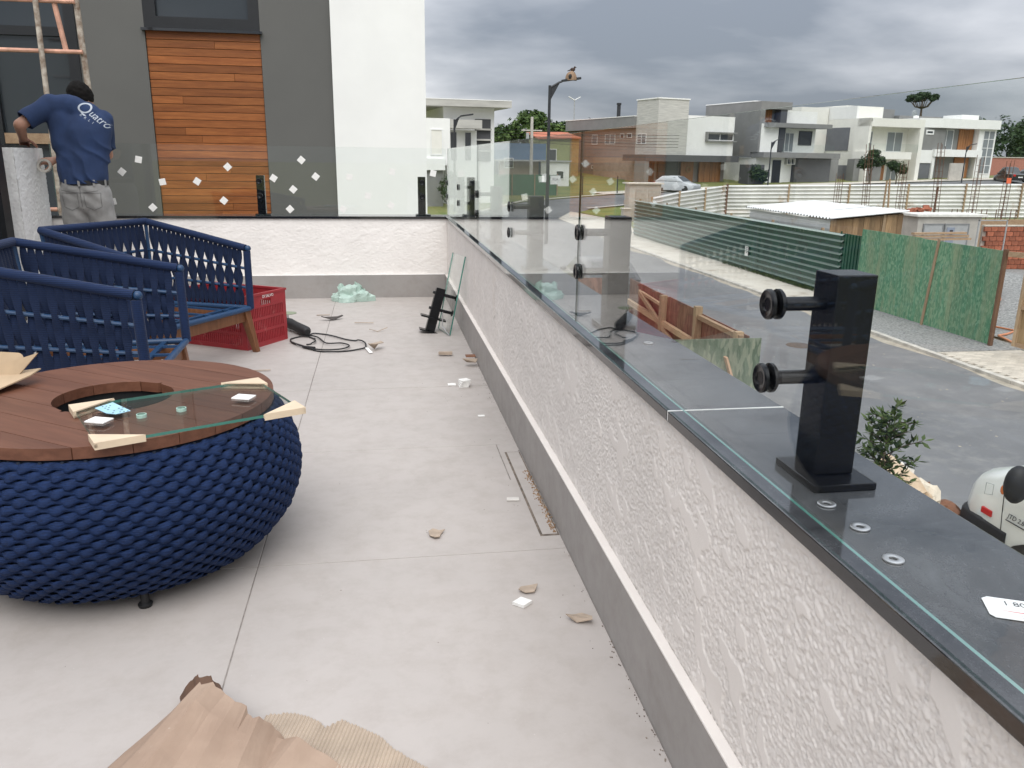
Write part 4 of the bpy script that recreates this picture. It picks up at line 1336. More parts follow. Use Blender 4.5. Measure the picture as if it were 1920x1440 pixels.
# big dark window at the left
fr = MB()
fr.box(-4.14, -4.02, HY - 0.03, HY + 0.1, -0.6, 5.5); fr.box(-8.0, -4.14, HY - 0.03, HY + 0.1, -0.7, -0.6)
fr.box(-8.0, -4.14, HY + 0.0, HY + 0.1, 2.52, 2.62); fr.box(-8, -4.14, HY, HY + .1, 1.26, 1.34); fr.box(-5.05, -4.97, HY - 0.01, HY + .1, -0.6, 5.5)
wo = fr.build('window', BFR, nh)
MB().box(-8.0, -4.14, HY + 0.05, HY + 0.065, -0.6, 5.5).build('pane', DWIN, wo)
MB().box(-4.96, -4.30, HY - 0.025, HY - 0.001, 1.30, 1.42).build('inner_rail', TIMBER_L, nh)
MB().box(-9.0, -4.02, HY + 0.4, HY + 6, -3.2, 6.0).build('wall', CHAR, nh)

# own house, mostly out of the picture on the left
oh_ = thing('house', 'black framed sliding door of the terrace house at the left edge', 'house', (-3.4, 2.5, 0))
MB().box(-7.5, -3.30, 4.2, 6.35, -3.2, 2.95).build('wall', STUCCO_W, oh_)
MB().box(-8.5, -6.0, -3.2, 4.19, -3.2, 2.95).build('wall', DGREY, oh_)  # unseen wall, shaped for light: darkens glass reflections, leaves high sky open
fr = MB()
for y in (6.30, 4.2):
    fr.box(-3.299, -3.165, y, y + 0.12, 0.0, 2.4)
fr.box(-3.299, -3.165, 4.2, 6.42, 2.4, 2.55); fr.box(-3.299, -3.165, 4.33, 6.29, 0.001, 0.04)
wo = fr.build('sliding_door', BFR, oh_)
for y in (4.32,):
    MB().box(-3.22, -3.205, y, y + 1.98, 0.04, 2.4).build('pane', DWIN, wo)
struct(MB().box(-7.0, -3.3, 6.36, 7.24, -3.3, -0.01).build('ground_slab', CONC))

# ================================================================ scaffold tower between the houses
RUSTP = mat('peeling_tube', (0.52, 0.47, 0.40), 0.8, col2=(0.16, 0.10, 0.065), vs=16, det=8)
PINK = mat('salmon_tube', (0.55, 0.30, 0.215), 0.7, var=0.25, vs=9)
SY = 9.4


def spt(px_x, z):
    return (px_x, SY, z)


sc = thing('scaffold', 'paint spattered tube scaffold behind the worker', 'scaffold', (-3.9, SY, -3))
MB().tube([(-3.97, SY, -3.05), (-3.885, SY, 0.5), (-3.865, SY, 2.9), (-3.86, SY, 3.8)], 0.026, 10).build('standard', RUSTP, sc, smooth=True)
MB().tube([(-3.47, SY + .1, -3.05), (-3.50, SY + .1, 1.8), (-3.545, SY + .1, 3.8)], 0.029, 10).build('standard', RUSTP, sc, smooth=True)
for z, a, b, m_ in ((2.19, -4.9, -3.50, PINK), (2.66, -4.9, -3.52, PINK), (0.62, -4.6, -3.45, PINK), (0.47, -4.6, -3.45, PINK), (-1.2, -4.9, -3.45, PINK)):
    MB().tube([(a, SY + .05, z), (b, SY + .05, z)], 0.021, 8).build('ledger', m_, sc, smooth=True)
MB().tube([(-3.66, SY + .07, 2.19), (-3.72, SY + .07, 2.66)], 0.026, 8).build('brace', PINK, sc, smooth=True)

# ================================================================ vegetation
def leafmat(name, a, b):
    k = NT(name)
    oi = k.new('NewGeometry')
    n = k.noise(0.9, 3, 0.5, k.coord())
    c = k.ramp(k.math('ADD', k.math('MULTIPLY', oi.outputs['Random Per Island'], 0.7), k.math('MULTIPLY', n, 0.3)), [(0.2, a), (0.8, b)])
    k.link(c, k.b.inputs['Base Color'])
    k.b.inputs['Roughness'].default_value = 0.65
    k.b.inputs['Specular IOR Level'].default_value = 0.25
    return k.m


LEAF = leafmat('foliage', (0.022, 0.05, 0.012), (0.085, 0.135, 0.032))
LEAF2 = leafmat('dark_foliage', (0.015, 0.034, 0.014), (0.05, 0.085, 0.03))
LEAF3 = leafmat('shrub_leaf', (0.022, 0.042, 0.012), (0.085, 0.12, 0.036))
BARK = mat('bark', (0.10, 0.075, 0.055), 0.9, var=0.3, vs=12, bump=0.5, bs=30)


def leaves(g_, c, r, n, size, rng, asp=1.9, shell=0.55, flat=1.0):
    for i in range(n):
        while True:
            d_ = Vector((rng.gauss(0, 1), rng.gauss(0, 1), rng.gauss(0, 1)))
            if d_.length > 0.01:
                break
        d_.normalize()
        q = shell + (1 - shell) * rng.random()
        q *= 0.82 + 0.36 * noise.noise((d_.x * 2.2 + c[0], d_.y * 2.2 + c[1], d_.z * 2.2 + c[2]))
        p_ = Vector((c[0] + d_.x * r[0] * q, c[1] + d_.y * r[1] * q, c[2] + d_.z * r[2] * q))
        s_ = size * rng.uniform(0.6, 1.35)
        a = Vector((rng.gauss(0, 1), rng.gauss(0, 1), rng.gauss(0, 0.6) * flat)).normalized()
        nn = (d_ + Vector((rng.gauss(0, .6), rng.gauss(0, .6), rng.gauss(0, .6) + .35))).normalized()
        b = nn.cross(a)
        if b.length < 0.1:
            continue
        b.normalize(); a = b.cross(nn)
        a *= s_ * asp / 2; b *= s_ / 2
        k_ = nn * s_ * 0.15
        g_.add([p_ - a, p_ - b * 0.9 + k_, p_ + a, p_ + b * 0.9 + k_], [(0, 1, 2), (0, 2, 3)])


def tree(name, label, loc, h, blobs, n, size, lm=LEAF, trunk=0.16, seed=1, group=None, limbs=5, asp=1.9):
    rng = random.Random(seed)
    t = thing(name, label, 'tree', loc, 0, group)
    x, y, z = loc
    tr = MB()
    tr.tube([(x, y, z - .1), (x + trunk * .4, y, z + h * .35), (x - trunk * .3, y + trunk * .3, z + h * .75)], [trunk, trunk * .75, trunk * .35], 8)
    for i in range(limbs):
        b = blobs[i % len(blobs)]
        tr.tube([(x, y, z + h * (.3 + .08 * i)), (x + b[0] * .5, y + b[1] * .5, z + (h * .35 + b[2]) * .5 + h * .1), (x + b[0], y + b[1], z + b[2])], [trunk * .5, trunk * .3, trunk * .1], 6)
    tr.build('trunk', BARK, t, smooth='all')
    g_ = MB()
    for bx, by, bz, rx, ry, rz in blobs:
        leaves(g_, (x + bx, y + by, z + bz), (rx, ry, rz), int(n / len(blobs)), size, rng, asp)
    g_.build('crown', lm, t)
    return t


tree('street_tree', 'small leafy street tree in front of the cream house, left of the pair', (46.0, 74, tz(74)), 4.2, [(0, 0, 3.1, 1.2, 1.2, .9), (-.7, .1, 2.7, .8, .8, .6), (.8, 0, 3.0, .8, .8, .7), (0.1, 0, 3.7, .7, .7, .5)], 1500, 0.15, LEAF2, 0.08, 3, 'small street trees')
tree('street_tree', 'small leafy street tree in front of the cream house, right of the pair', (48.8, 74, tz(74)), 3.4, [(0, 0, 2.5, .95, .95, .7), (.6, 0, 2.2, .6, .6, .5), (-.5, .1, 2.7, .6, .6, .5)], 1100, 0.14, LEAF2, 0.07, 4, 'small street trees')
tree('broad_tree', 'broad dark green tree behind the lamp post', (19.2, 110, tz(110)), 7.6, [(0, 0, 5.2, 3.6, 3, 2.3), (-3.2, 0, 4.2, 2.2, 2.2, 1.7), (3.0, 0, 4.7, 2.4, 2.2, 1.8), (0.5, 0, 6.4, 2.4, 2, 1.3), (-5.4, 0, 3.4, 1.8, 1.8, 1.4)], 7000, 0.30, LEAF, 0.35, 5)
tree('broad_tree', 'lighter green tree just right of the lamp post', (25.3, 116, tz(110)), 6.4, [(0, 0, 4.4, 2.6, 2.4, 1.9), (2.2, 0, 3.6, 1.9, 2, 1.5), (-2, 0, 3.9, 1.7, 1.7, 1.5)], 4200, 0.30, LEAF, 0.3, 6)
tree('broad_tree', 'round bush beside the garage of the concrete roofed house', (4.4, 60.0, tz(60)), 2.6, [(0, 0, 1.5, .9, .9, 1.1), (.2, 0, 2.0, .6, .6, .6)], 900, 0.14, LEAF2, 0.06, 9)
tree('broad_tree', 'low garden shrub tree right of the timber entrance', (38.6, 83.2, tz(83.2)), 2.6, [(0, 0, 1.2, 1.1, .9, 1.0), (.9, 0, .9, .8, .8, .8)], 1000, 0.16, LEAF2, 0.06, 10)
# araucaria on the skyline
ar = thing('araucaria', 'flat topped araucaria pine alone on the skyline', 'tree', (95.9, 140, tz(140)))
tr = MB().tube([(95.9, 140, tz(140)), (96.0, 140, 8), (95.9, 140, 12.8)], [0.35, 0.25, 0.12], 7)
rng = random.Random(11); g_ = MB()
for i in range(13):
    a = i * 2 * math.pi / 13; rr = 2.0 + .5 * rng.random(); zt_ = 12.6 + rng.uniform(-.3, .7)
    e_ = (95.9 + rr * math.cos(a), 140 + rr * math.sin(a), zt_)
    tr.tube([(95.9, 140, 10.9 + .1 * (i % 3)), (95.9 + rr * .5 * math.cos(a), 140 + rr * .5 * math.sin(a), 11.2), e_], [0.12, 0.09, 0.04], 5)
    leaves(g_, e_, (0.75, 0.75, 0.42), 200, 0.24, rng)
leaves(g_, (95.9, 140, 13.3), (1.4, 1.4, 0.5), 500, 0.24, rng)
tr.build('trunk', BARK, ar, smooth='all'); g_.build('crown', LEAF2, ar)
# far woods that read as one mass
rng = random.Random(21); g_ = MB()
for i in range(70):
    x = 112 + 110 * rng.random(); y = 150 + 50 * rng.random()
    hgt = 9.5 + (x - 112) * .03 + rng.uniform(-1.8, 1.6) + (y - 150) * .05
    leaves(g_, (x, y, hgt - 4), (4.2, 4.2, 4.0), 260, 0.55, rng)
    leaves(g_, (x, y, hgt - 9), (4.4, 4.4, 4.5), 120, 0.7, rng)
for i in range(26):
    x = 30 + 45 * rng.random(); y = 135 + 15 * rng.random()
    leaves(g_, (x, y, 5.2 + rng.uniform(-1, 1)), (3.6, 3.4, 2.6), 220, 0.5, rng)
for i in range(22):
    x = -40 + 66 * rng.random(); y = 128 + 14 * rng.random()
    leaves(g_, (x, y, 3.0 + rng.uniform(-1, 1)), (4, 3.6, 3.0), 220, 0.5, rng)
struct(tag(g_.build('far_woods', LEAF2), 'dark wooded skyline beyond the houses', 'woods'), 'stuff')

# young tree just below the parapet
yt = thing('young_tree', 'young narrow leaved tree just beyond the granite coping', 'tree', (2.97, 5.0, -3.0))
rng = random.Random(31)
tr = MB(); g_ = MB()
stem = [(2.97, 5.0, -3.0), (2.99, 5.0, -2.0), (2.96, 5.0, -1.2), (2.98, 5.0, -0.55)]
tr.tube(stem, [0.022, 0.017, 0.012, 0.004], 6)


def leaflet(g_, p_, d_, L_, w_, nn):
    sd_ = d_.cross(nn).normalized()
    g_.add([p_, p_ + d_ * L_ * .5 + sd_ * w_ / 2 - nn * L_ * .03, p_ + d_ * L_, p_ + d_ * L_ * .5 - sd_ * w_ / 2 - nn * L_ * .03], [(0, 1, 2), (0, 2, 3)])


for i in range(64):
    z0 = -1.75 + 1.22 * (i / 64) ** 0.9
    a = i * 2.4 + rng.uniform(-.4, .4)
    ln = (0.13 + 0.17 * max(0.15, math.sin(math.pi * min(1, (i + 8) / 70)))) * rng.uniform(.6, 1.2)
    d_ = Vector((math.cos(a), math.sin(a), rng.uniform(0.25, .9))).normalized()
    p0 = Vector((2.97, 5.0, z0)); p1 = p0 + d_ * ln
    pm_ = p0.lerp(p1, .5) + Vector((0, 0, .02))
    tr.tube([p0, pm_, p1], [0.005, 0.004, 0.002], 4)
    for j in range(26):
        u_ = 0.12 + .92 * j / 25
        q = p0.lerp(p1, u_) + Vector((0, 0, .02 * math.sin(math.pi * u_)))
        ld = (d_ * .7 + Vector((rng.gauss(0, .7), rng.gauss(0, .7), rng.gauss(-.1, .45)))).normalized()
        leaflet(g_, q, ld, rng.uniform(.05, .09), rng.uniform(.018, .03), Vector((rng.gauss(0, .4), rng.gauss(0, .4), 1)).normalized())
tr.build('trunk', BARK, yt, smooth='all'); g_.build('crown', LEAF3, yt)
# weeds along the foot of the green fence
g_ = MB(); rng = random.Random(41)
for i in range(900):
    y = rng.choice((rng.gauss(28.5, 1.3), rng.gauss(26.6, .5), rng.uniform(25, 33)))
    leaflet(g_, Vector((13.9 + rng.gauss(0, .05), y, -2.985)), Vector((rng.gauss(-.3, .4), rng.gauss(0, .4), 1)).normalized(), rng.uniform(.05, .22), .03, Vector((1, .3, .2)).normalized())
struct(tag(g_.build('weeds', LEAF3), 'fringe of weeds along the foot of the green fence', 'weeds'), 'stuff')

# ================================================================ lamps and poles
LAMPB = mat('lamp_post_black', (0.02, 0.022, 0.026), 0.5, var=0.2)


def lamp(label, x, y, z0, zt_, arm, s_=1.0, nm='street_lamp'):
    t = thing(nm, label, 'street lamp', (x, y, z0), 0, 'black street lamps')
    MB().tube([(x, y, z0), (x, y, z0 + (zt_ - z0) * .5), (x, y, zt_)], [0.10 * s_, 0.09 * s_, 0.07 * s_], 10).build('post', LAMPB, t, smooth=True)
    ax = MB().tube([(x, y, zt_ - .12), (x + arm * .45, y, zt_ + .14), (x + arm * .62, y, zt_ + .2)], 0.05 * s_, 8)
    ax.prism([(x + .02, zt_ - .75), (x + .02, zt_ - .1), (x + arm * .5, zt_ + .12)], -0.015, 0.015, M=Matrix.Translation((0, y, 0)) @ Matrix.Rotation(R(90), 4, 'X'))
    ax.build('arm', LAMPB, t, smooth=True)
    Mh = Matrix.Translation((x + arm * .6, y, zt_ + .17)) @ Matrix.Rotation(R(-9), 4, 'Y')
    hd = MB().prism([(0, -.09), (.25 * s_, -.17), (.85 * s_, -.16), (1.0 * s_, -.06), (1.0 * s_, .06), (.85 * s_, .16), (.25 * s_, .17), (0, .09)], 0, 0.11 * s_, M=Mh)
    hd.build('head', LAMPB, t, bevel=0.02)
    return t


lp = lamp('tall black street lamp with a mud nest on its head', 7.98, 42, tz(42), 4.75, 1.0)
lamp('smaller black street lamp in front of the concrete roofed house', 4.66, 58, tz(58), 3.75, 0.7, 0.9)
lamp('slim black street lamp in front of the tall grey block house', 38.6, 80.0, tz(80), 3.2, 0.9, 0.7)
lamp('slim black street lamp by the timber door at the right', 66.5, 88.0, tz(88), 3.3, 0.9, 0.7)
NEST = mat('dried_mud', (0.20, 0.12, 0.07), 0.95, col2=(0.30, 0.21, 0.14), vs=12, bump=0.6, bs=30)
nst = MB().grid(lambda a, b: (9.05 + .29 * math.cos(2 * math.pi * a) * math.sin(math.pi * (0.02 + .5 * b)) * (1 + .06 * math.sin(7 * a)), 42 + .29 * math.sin(2 * math.pi * a) * math.sin(math.pi * (0.02 + .5 * b)), 5.02 + .42 * math.cos(math.pi * .5 * b) + .02 * math.sin(9 * a + 5 * b)), 18, 9)
nst.add([], [])
nt_ = thing('bird_nest', 'domed brown mud nest on top of the street lamp', 'nest', (9.05, 42, 5.0))
nst.build('dome', NEST, nt_, smooth='all')
MB().sphere((8.94, 41.74, 5.17), (.09, .05, .12), 8, 6).build('entrance', RUBBER, nt_)
bd = thing('bird', 'small dark bird perched on the mud nest', 'bird', (9.1, 42, 5.43))
bb = MB(); bb.sphere((9.12, 42, 5.52), (.13, .08, .09), 10, 8); bb.sphere((9.22, 42, 5.62), (.055, .05, .055), 8, 6)
bb.tube([(9.27, 42, 5.62), (9.33, 42, 5.61)], [0.016, 0.003], 5); bb.tube([(9.02, 42, 5.50), (8.85, 42, 5.44)], [0.04, 0.015], 5)
bb.tube([(9.12, 41.98, 5.46), (9.12, 41.98, 5.42)], 0.01, 4)
bb.build('body', mat('bird_brown', (0.05, 0.03, 0.022), 0.8), bd, smooth='all')
up = thing('utility_pole', 'pale concrete utility pole with wires behind the street', 'pole', (12.6, 72, tz(72)))
MB().tube([(12.6, 72, tz(72)), (12.6, 72, 4.7)], [0.17, 0.12], 8).build('post', CEM, up, smooth=True)
MB().box(11.7, 13.5, 71.95, 72.05, 3.55, 3.65).build('crossarm', CEM, up)
MB().tube([(12.2, 71.8, 2.9), (12.2, 71.8, 3.4)], 0.14, 8).build('transformer', CEMD, up)
for i, z in enumerate((3.62, 3.35, 3.1, 2.85, 2.6)):
    w_ = []
    for j in range(13):
        u_ = j / 12
        w_.append((-14 + 40 * u_, 72.3 + .02 * i, z - .35 * math.sin(math.pi * ((u_ * 1.6) % 1.0)) + .12 * u_))
    tag(MB().tube(w_, 0.022, 4).build('power_line', RUBBER), ('topmost', 'second highest', 'middle', 'second lowest', 'lowest')[i] + ' black wire on the utility pole', 'wire', 'wires on the utility pole')
fl_ = thing('floodlight_pole', 'thin double headed floodlight pole above the far roofs', 'street lamp', (27.5, 120, tz(110)))
MB().tube([(27.5, 120, tz(110)), (27.5, 120, 9.5)], [0.12, 0.07], 7).build('post', CEMD, fl_)
for s_ in (-1, 1):
    MB().beam((27.5, 120, 9.45), (27.5 + s_ * .85, 120, 9.9), 0.3, 0.1).build('head', WFR, fl_)
sg = thing('street_sign', 'white street name sign on the tall lamp post', 'sign', (8.2, 41.8, 0.2))
MB().box(8.1, 8.62, 41.85, 41.88, -0.02, 0.42).build('plate', WFR, sg)
MB().box(7.66, 7.88, 41.86, 41.89, 0.08, 0.5).build('plate', WFR, sg)
MB().box(7.85, 8.12, 41.862, 41.876, 0.27, 0.30).build('bracket', LAMPB, sg)
t_ = text_mesh('RUA', 0.16, 0.001); t_.materials.append(INK)
inst('lettering', t_, sg, WM[sg.name].inverted() @ (Matrix.Translation((8.36, 41.846, 0.22)) @ Matrix.Rotation(R(90), 4, 'X')))
# little posts on the lawn
for x, y, lb in ((16.9, 70.6, 'slim dark post on the far verge, left one'), (20.2, 71.2, 'slim dark post on the far verge, right one')):
    tag(MB().tube([(x, y, tz(y)), (x, y, tz(y) + 1.6)], 0.05, 6).build('verge_post', LAMPB, org=(x, y, tz(y))), lb, 'post')

# ================================================================ vehicles
TYRE = mat('tyre', (0.015, 0.015, 0.016), 0.8, var=0.2)
RIM = mat('alloy_rim', (0.45, 0.46, 0.47), 0.35, 0.8)


def carpaint(name, col):
    k = NT(name)
    k.b.inputs['Base Color'].default_value = (*col, 1)
    k.b.inputs['Roughness'].default_value = 0.32
    k.b.inputs['Coat Weight'].default_value = 0.8
    k.b.inputs['Coat Roughness'].default_value = 0.06
    return k.m


TAIL = mat('tail_light', (0.5, 0.02, 0.02), 0.15, var=0.1)
HEADL = mat('headlight', (0.55, 0.57, 0.58), 0.1, var=0.1)


def sec(y, hw, z0, z1, top_in=0.10, n=5, r=0.12):
    """rounded section: bottom z0, top z1, half width hw, roof inset"""
    pts = [(-hw, z0), (hw, z0), (hw + .02, z0 + (z1 - z0) * .45)]
    pts += [(hw - top_in * .35, z1 - r), (hw - top_in * .6, z1 - r * .4), (hw - top_in - r * .5, z1)]
    pts += [(-x, z) for x, z in reversed(pts[2:])]
    return [(x, y, z) for x, z in pts]


def wheel(t, x, y, r, w_, side):
    M_ = Matrix.Translation((x, y, r)) @ Matrix.Rotation(R(90), 4, 'Y')
    wh = MB().lathe([(r * .62, -w_ / 2), (r * .94, -w_ / 2), (r, -w_ * .3), (r, w_ * .3), (r * .94, w_ / 2), (r * .62, w_ / 2)], 22, M=M_).build('wheel', TYRE, t, smooth=True, local=True)
    MB().lathe([(0, -w_ * .42), (r * .5, -w_ * .40), (r * .63, -w_ * .49), (r * .63, w_ * .49), (r * .5, w_ * .40), (0, w_ * .42)], 14, M=M_).build('rim', RIM, wh, smooth=True, local=True)


def car(name, label, loc, rz, paint, L_=4.1, W_=1.72, H_=1.48, pickup=False, group=None):
    """local frame: nose towards -y"""
    t = thing(name, label, 'car', loc, rz, group)
    h = W_ / 2
    b = MB().loft([sec(-L_ / 2, h * .80, .42, .66, .1), sec(-L_ / 2 + .12, h * .93, .25, .74), sec(-L_ / 2 + .9, h, .2, .90), sec(-L_ / 2 + 1.2, h, .2, .94), sec(L_ / 2 - .9, h, .2, .98), sec(L_ / 2 - .15, h * .97, .24, .95), sec(L_ / 2, h * .88, .42, .86)])
    b.build('body', paint, t, smooth=True, local=True)
    c1 = L_ / 2 - (1.75 if pickup else 0.12)
    cb_ = MB().loft([sec(-L_ / 2 + 1.05, h * .93, .90, .95, .05, r=.03), sec(-L_ / 2 + 1.75, h * .90, .92, H_ - .06, .26), sec(-L_ / 2 + 2.3, h * .90, .92, H_, .26), sec(c1 - .6, h * .90, .92, H_ - .05, .24), sec(c1, h * .90, .92, .97, .06, r=.03)])
    cb_.build('cabin', paint, t, smooth=True, local=True)
    for s_ in (-1, 1):
        a0, a1 = -L_ / 2 + 1.35, c1 - .3
        m0 = (a0 + a1) / 2 + .1
        for q in ([(a0, .97), (m0 - .04, .97), (m0 - .04, H_ - .14), (a0 + .62, H_ - .14)], [(m0 + .04, .97), (a1, .97), (a1 - .4, H_ - .17), (m0 + .04, H_ - .14)]):
            xo = h * .90 - .01
            vs = []
            for yy, zz in q:
                xi = xo - .26 * .55 * max(0, (zz - .95)) / (H_ - .95) + .03
                vs.append((s_ * xi, yy, zz))
            vs2 = [(x - s_ * .05, y, z) for x, y, z in vs]
            MB().add(vs + vs2, [(0, 1, 2, 3), (7, 6, 5, 4), (0, 4, 5, 1), (1, 5, 6, 2), (2, 6, 7, 3), (3, 7, 4, 0)]).build('side_window', DWIN, t, local=True)
        for yy in (-L_ / 2 + .78, L_ / 2 - .78):
            wheel(t, s_ * (h - .09), yy, .31, .2, s_)
        MB().sphere((s_ * (h * .68), -L_ / 2 + .10, .66), (.2, .1, .075), 10, 6).build('headlight', HEADL, t, smooth=True, local=True)
        MB().box(s_ * h * .72 - .13, s_ * h * .72 + .13, L_ / 2 - .14, L_ / 2 + .012, .66, .90).build('tail_light', TAIL, t, local=True, bevel=0.02)
        MB().sphere((s_ * (h + .08), -L_ / 2 + 1.5, 1.0), (.1, .06, .07), 8, 6).build('mirror', paint, t, smooth=True, local=True)
    ws = [(-h * .78, -L_ / 2 + 1.10, .965), (h * .78, -L_ / 2 + 1.10, .965), (h * .62, -L_ / 2 + 1.74, H_ - .09), (-h * .62, -L_ / 2 + 1.74, H_ - .09)]
    MB().add([(x, y - .02, z + .03) for x, y, z in ws] + [(x, y + .04, z - .02) for x, y, z in ws], [(0, 1, 2, 3), (7, 6, 5, 4), (0, 4, 5, 1), (1, 5, 6, 2), (2, 6, 7, 3), (3, 7, 4, 0)]).build('windscreen', DWIN, t, local=True)
    ws = [(-h * .74, c1 - .07, .985), (h * .74, c1 - .07, .985), (h * .62, c1 - .56, H_ - .10), (-h * .62, c1 - .56, H_ - .10)]
    MB().add([(x, y + .03, z + .03) for x, y, z in ws] + [(x, y - .04, z - .02) for x, y, z in ws], [(3, 2, 1, 0), (4, 5, 6, 7), (1, 5, 4, 0), (2, 6, 5, 1), (3, 7, 6, 2), (0, 4, 7, 3)]).build('rear_window', DWIN, t, local=True)
    MB().box(-.26, .26, L_ / 2 - .01, L_ / 2 + .012, .52, .64).build('number_plate', WFR, t, local=True)
    return t


car('parked_car', 'silver hatchback parked before the timber entrance', (26.6, 73.6, tz(73.6) + .02), R(40), carpaint('silver_paint', (0.50, 0.52, 0.54)))
car('parked_car', 'dark pickup parked at the far right', (74.4, 90.0, tz(90) + .02), R(165), carpaint('black_paint', (0.02, 0.02, 0.022)), 5.0, 1.85, 1.75, True)
car('parked_car', 'dark hatchback with a red tail light parked along the near kerb', (5.98, 24.2, -3.04), R(180), carpaint('graphite_paint', (0.03, 0.032, 0.036)))
car('parked_car', 'second dark car parked beside the pickup at the right edge', (78.2, 91.6, tz(91) + .02), R(170), carpaint('charcoal_car', (0.03, 0.03, 0.035)), 4.2, 1.75, 1.5)

# ---- white delivery van
VP = carpaint('van_white', (0.74, 0.76, 0.74))
vt = thing('delivery_van', 'white delivery van nose with black mirror and bumper below the coping', 'van', (5.92, 4.0, -3.05))


def vsec(y, hw, z0, z1, ins, r):
    pts = [(-hw + .05, z0), (hw - .05, z0), (hw, z0 + .12), (hw + .015, z0 + (z1 - z0) * .55), (hw - ins * .2, z1 - r), (hw - ins * .5 - r * .12, z1 - r * .45), (hw - ins - r * .5, z1 - r * .08), (hw - ins - r, z1)]
    pts += [(-x, z) for x, z in reversed(pts[2:])]
    return [(5.92 + x, y, z) for x, z in pts]


vb = MB().loft([vsec(6.60, .66, -2.15, -1.84, .06, .08), vsec(6.57, .80, -2.20, -1.73, .06, .10), vsec(6.50, .91, -2.25, -1.64, .08, .12), vsec(6.38, .975, -2.3, -1.55, .10, .12), vsec(6.15, 1.01, -2.35, -1.45, .12, .12), vsec(5.8, 1.02, -2.35, -1.28, .14, .12),
                vsec(5.4, 1.03, -2.35, -1.10, .16, .12), vsec(4.9, 1.03, -2.6, -0.86, .22, .16)])
vb.build('front_body', VP, vt, smooth=True)
vb = MB().loft([vsec(4.9, 1.028, -2.6, -0.88, .22, .16), vsec(4.2, 1.03, -2.6, -0.62, .22, .2), vsec(3.6, 1.03, -2.6, -0.52, .2, .2), vsec(1.2, 1.03, -2.6, -0.5, .2, .2), vsec(0.9, 1.0, -2.6, -0.55, .2, .2)])
vb.build('rear_body', VP, vt, smooth=True)
bmp = MB().loft([vsec(6.70, .64, -2.62, -2.14, .05, .06), vsec(6.65, .86, -2.68, -2.0, .05, .06), vsec(6.50, .985, -2.7, -1.97, .04, .04), vsec(6.2, 1.045, -2.72, -1.955, .02, .03), vsec(5.86, 1.05, -2.72, -1.96, .02, .03)])
bmp.build('bumper', RUBBER, vt, smooth=True)
# black wheel arch with the wheel under it
arch = MB()
pr_ = []
for i in range(17):
    a = math.pi * i / 16
    pr_.append((5.46 + .50 * math.cos(a), -2.52 + .59 * math.sin(a)))
pr_ += [(4.92, -2.72), (5.92, -2.72)]
arch.prism([(y, z) for y, z in pr_], 0, 0.05, M=Matrix(((0, 0, 1, 4.872), (1, 0, 0, 0), (0, 1, 0, 0), (0, 0, 0, 1))))
arch.build('wheel_arch', RUBBER, vt)
for x, y in ((5.0, 5.42), (6.84, 5.42), (5.0, 1.9), (6.84, 1.9)):
    wheel(vt, x - 5.92, y - 4.0, .34, .22, 1)
MB().box(4.878, 4.93, 6.06, 6.19, -1.905, -1.845, M=Matrix.Translation((0, 0, 0))).build('side_reflector', TAIL, vt, bevel=0.01)
mr = MB().sphere((4.70, 5.64, -1.40), (.11, .09, .17), 14, 10); mr.tube([(4.72, 5.64, -1.48), (4.92, 5.54, -1.50)], 0.04, 8)
mo = mr.build('mirror', RUBBER, vt, smooth='all')
MB().sphere((4.885, 5.98, -1.60), (.012, .03, .045), 8, 6).build('side_indicator', mat('amber', (0.6, 0.16, 0.04), 0.2), vt, smooth='all')
seam = MB().tube([(4.905, 5.99, -1.50), (4.888, 5.95, -1.75), (4.893, 5.93, -1.98)], 0.004, 5)
MB().tube([(4.90, 6.20, -1.62), (4.893, 6.10, -1.60), (4.893, 6.10, -1.70), (4.90, 6.20, -1.73)], 0.003, 4, closed=True).build('fuel_flap', CWIN, vt)
seam.build('door_seam', RUBBER, vt)
t_ = text_mesh('JTD 2.8', 0.062, 0.001, 0.25); t_.materials.append(INK)
inst('badge', t_, vt, WM[vt.name].inverted() @ (Matrix(((0, 0, -1, 4.876), (-1, 0, 0, 5.77), (0, 1, 0, -1.795), (0, 0, 0, 1))) @ Matrix.Rotation(0, 4, 'Z')))
MB().box(4.874, 4.88, 5.66, 5.88, -1.845, -1.838).build('badge_line', INK, vt)
ws = [(5.2, 5.42, -1.06), (6.64, 5.42, -1.06), (6.5, 4.35, -.62), (5.34, 4.35, -.62)]
MB().add([(x, y + .02, z + .04) for x, y, z in ws] + [(x, y - .04, z - .03) for x, y, z in ws], [(0, 1, 2, 3), (7, 6, 5, 4), (0, 4, 5, 1), (1, 5, 6, 2), (2, 6, 7, 3), (3, 7, 4, 0)]).build('windscreen', DWIN, vt)
MB().box(4.872, 4.9, 3.9, 4.9, -1.45, -.85).build('side_window', DWIN, vt)

# ---- builders' rubbish heap in front of the van
KRAFT = mat('kraft_paper', (0.50, 0.36, 0.235), 0.8, col2=(0.62, 0.49, 0.36), vs=4, bump=0.2, bs=30)
BLUEP = mat('blue_wrapper', (0.06, 0.16, 0.26), 0.6, var=0.3, vs=8)
BROWNP = mat('brown_board', (0.22, 0.10, 0.055), 0.8, var=0.3, vs=6)


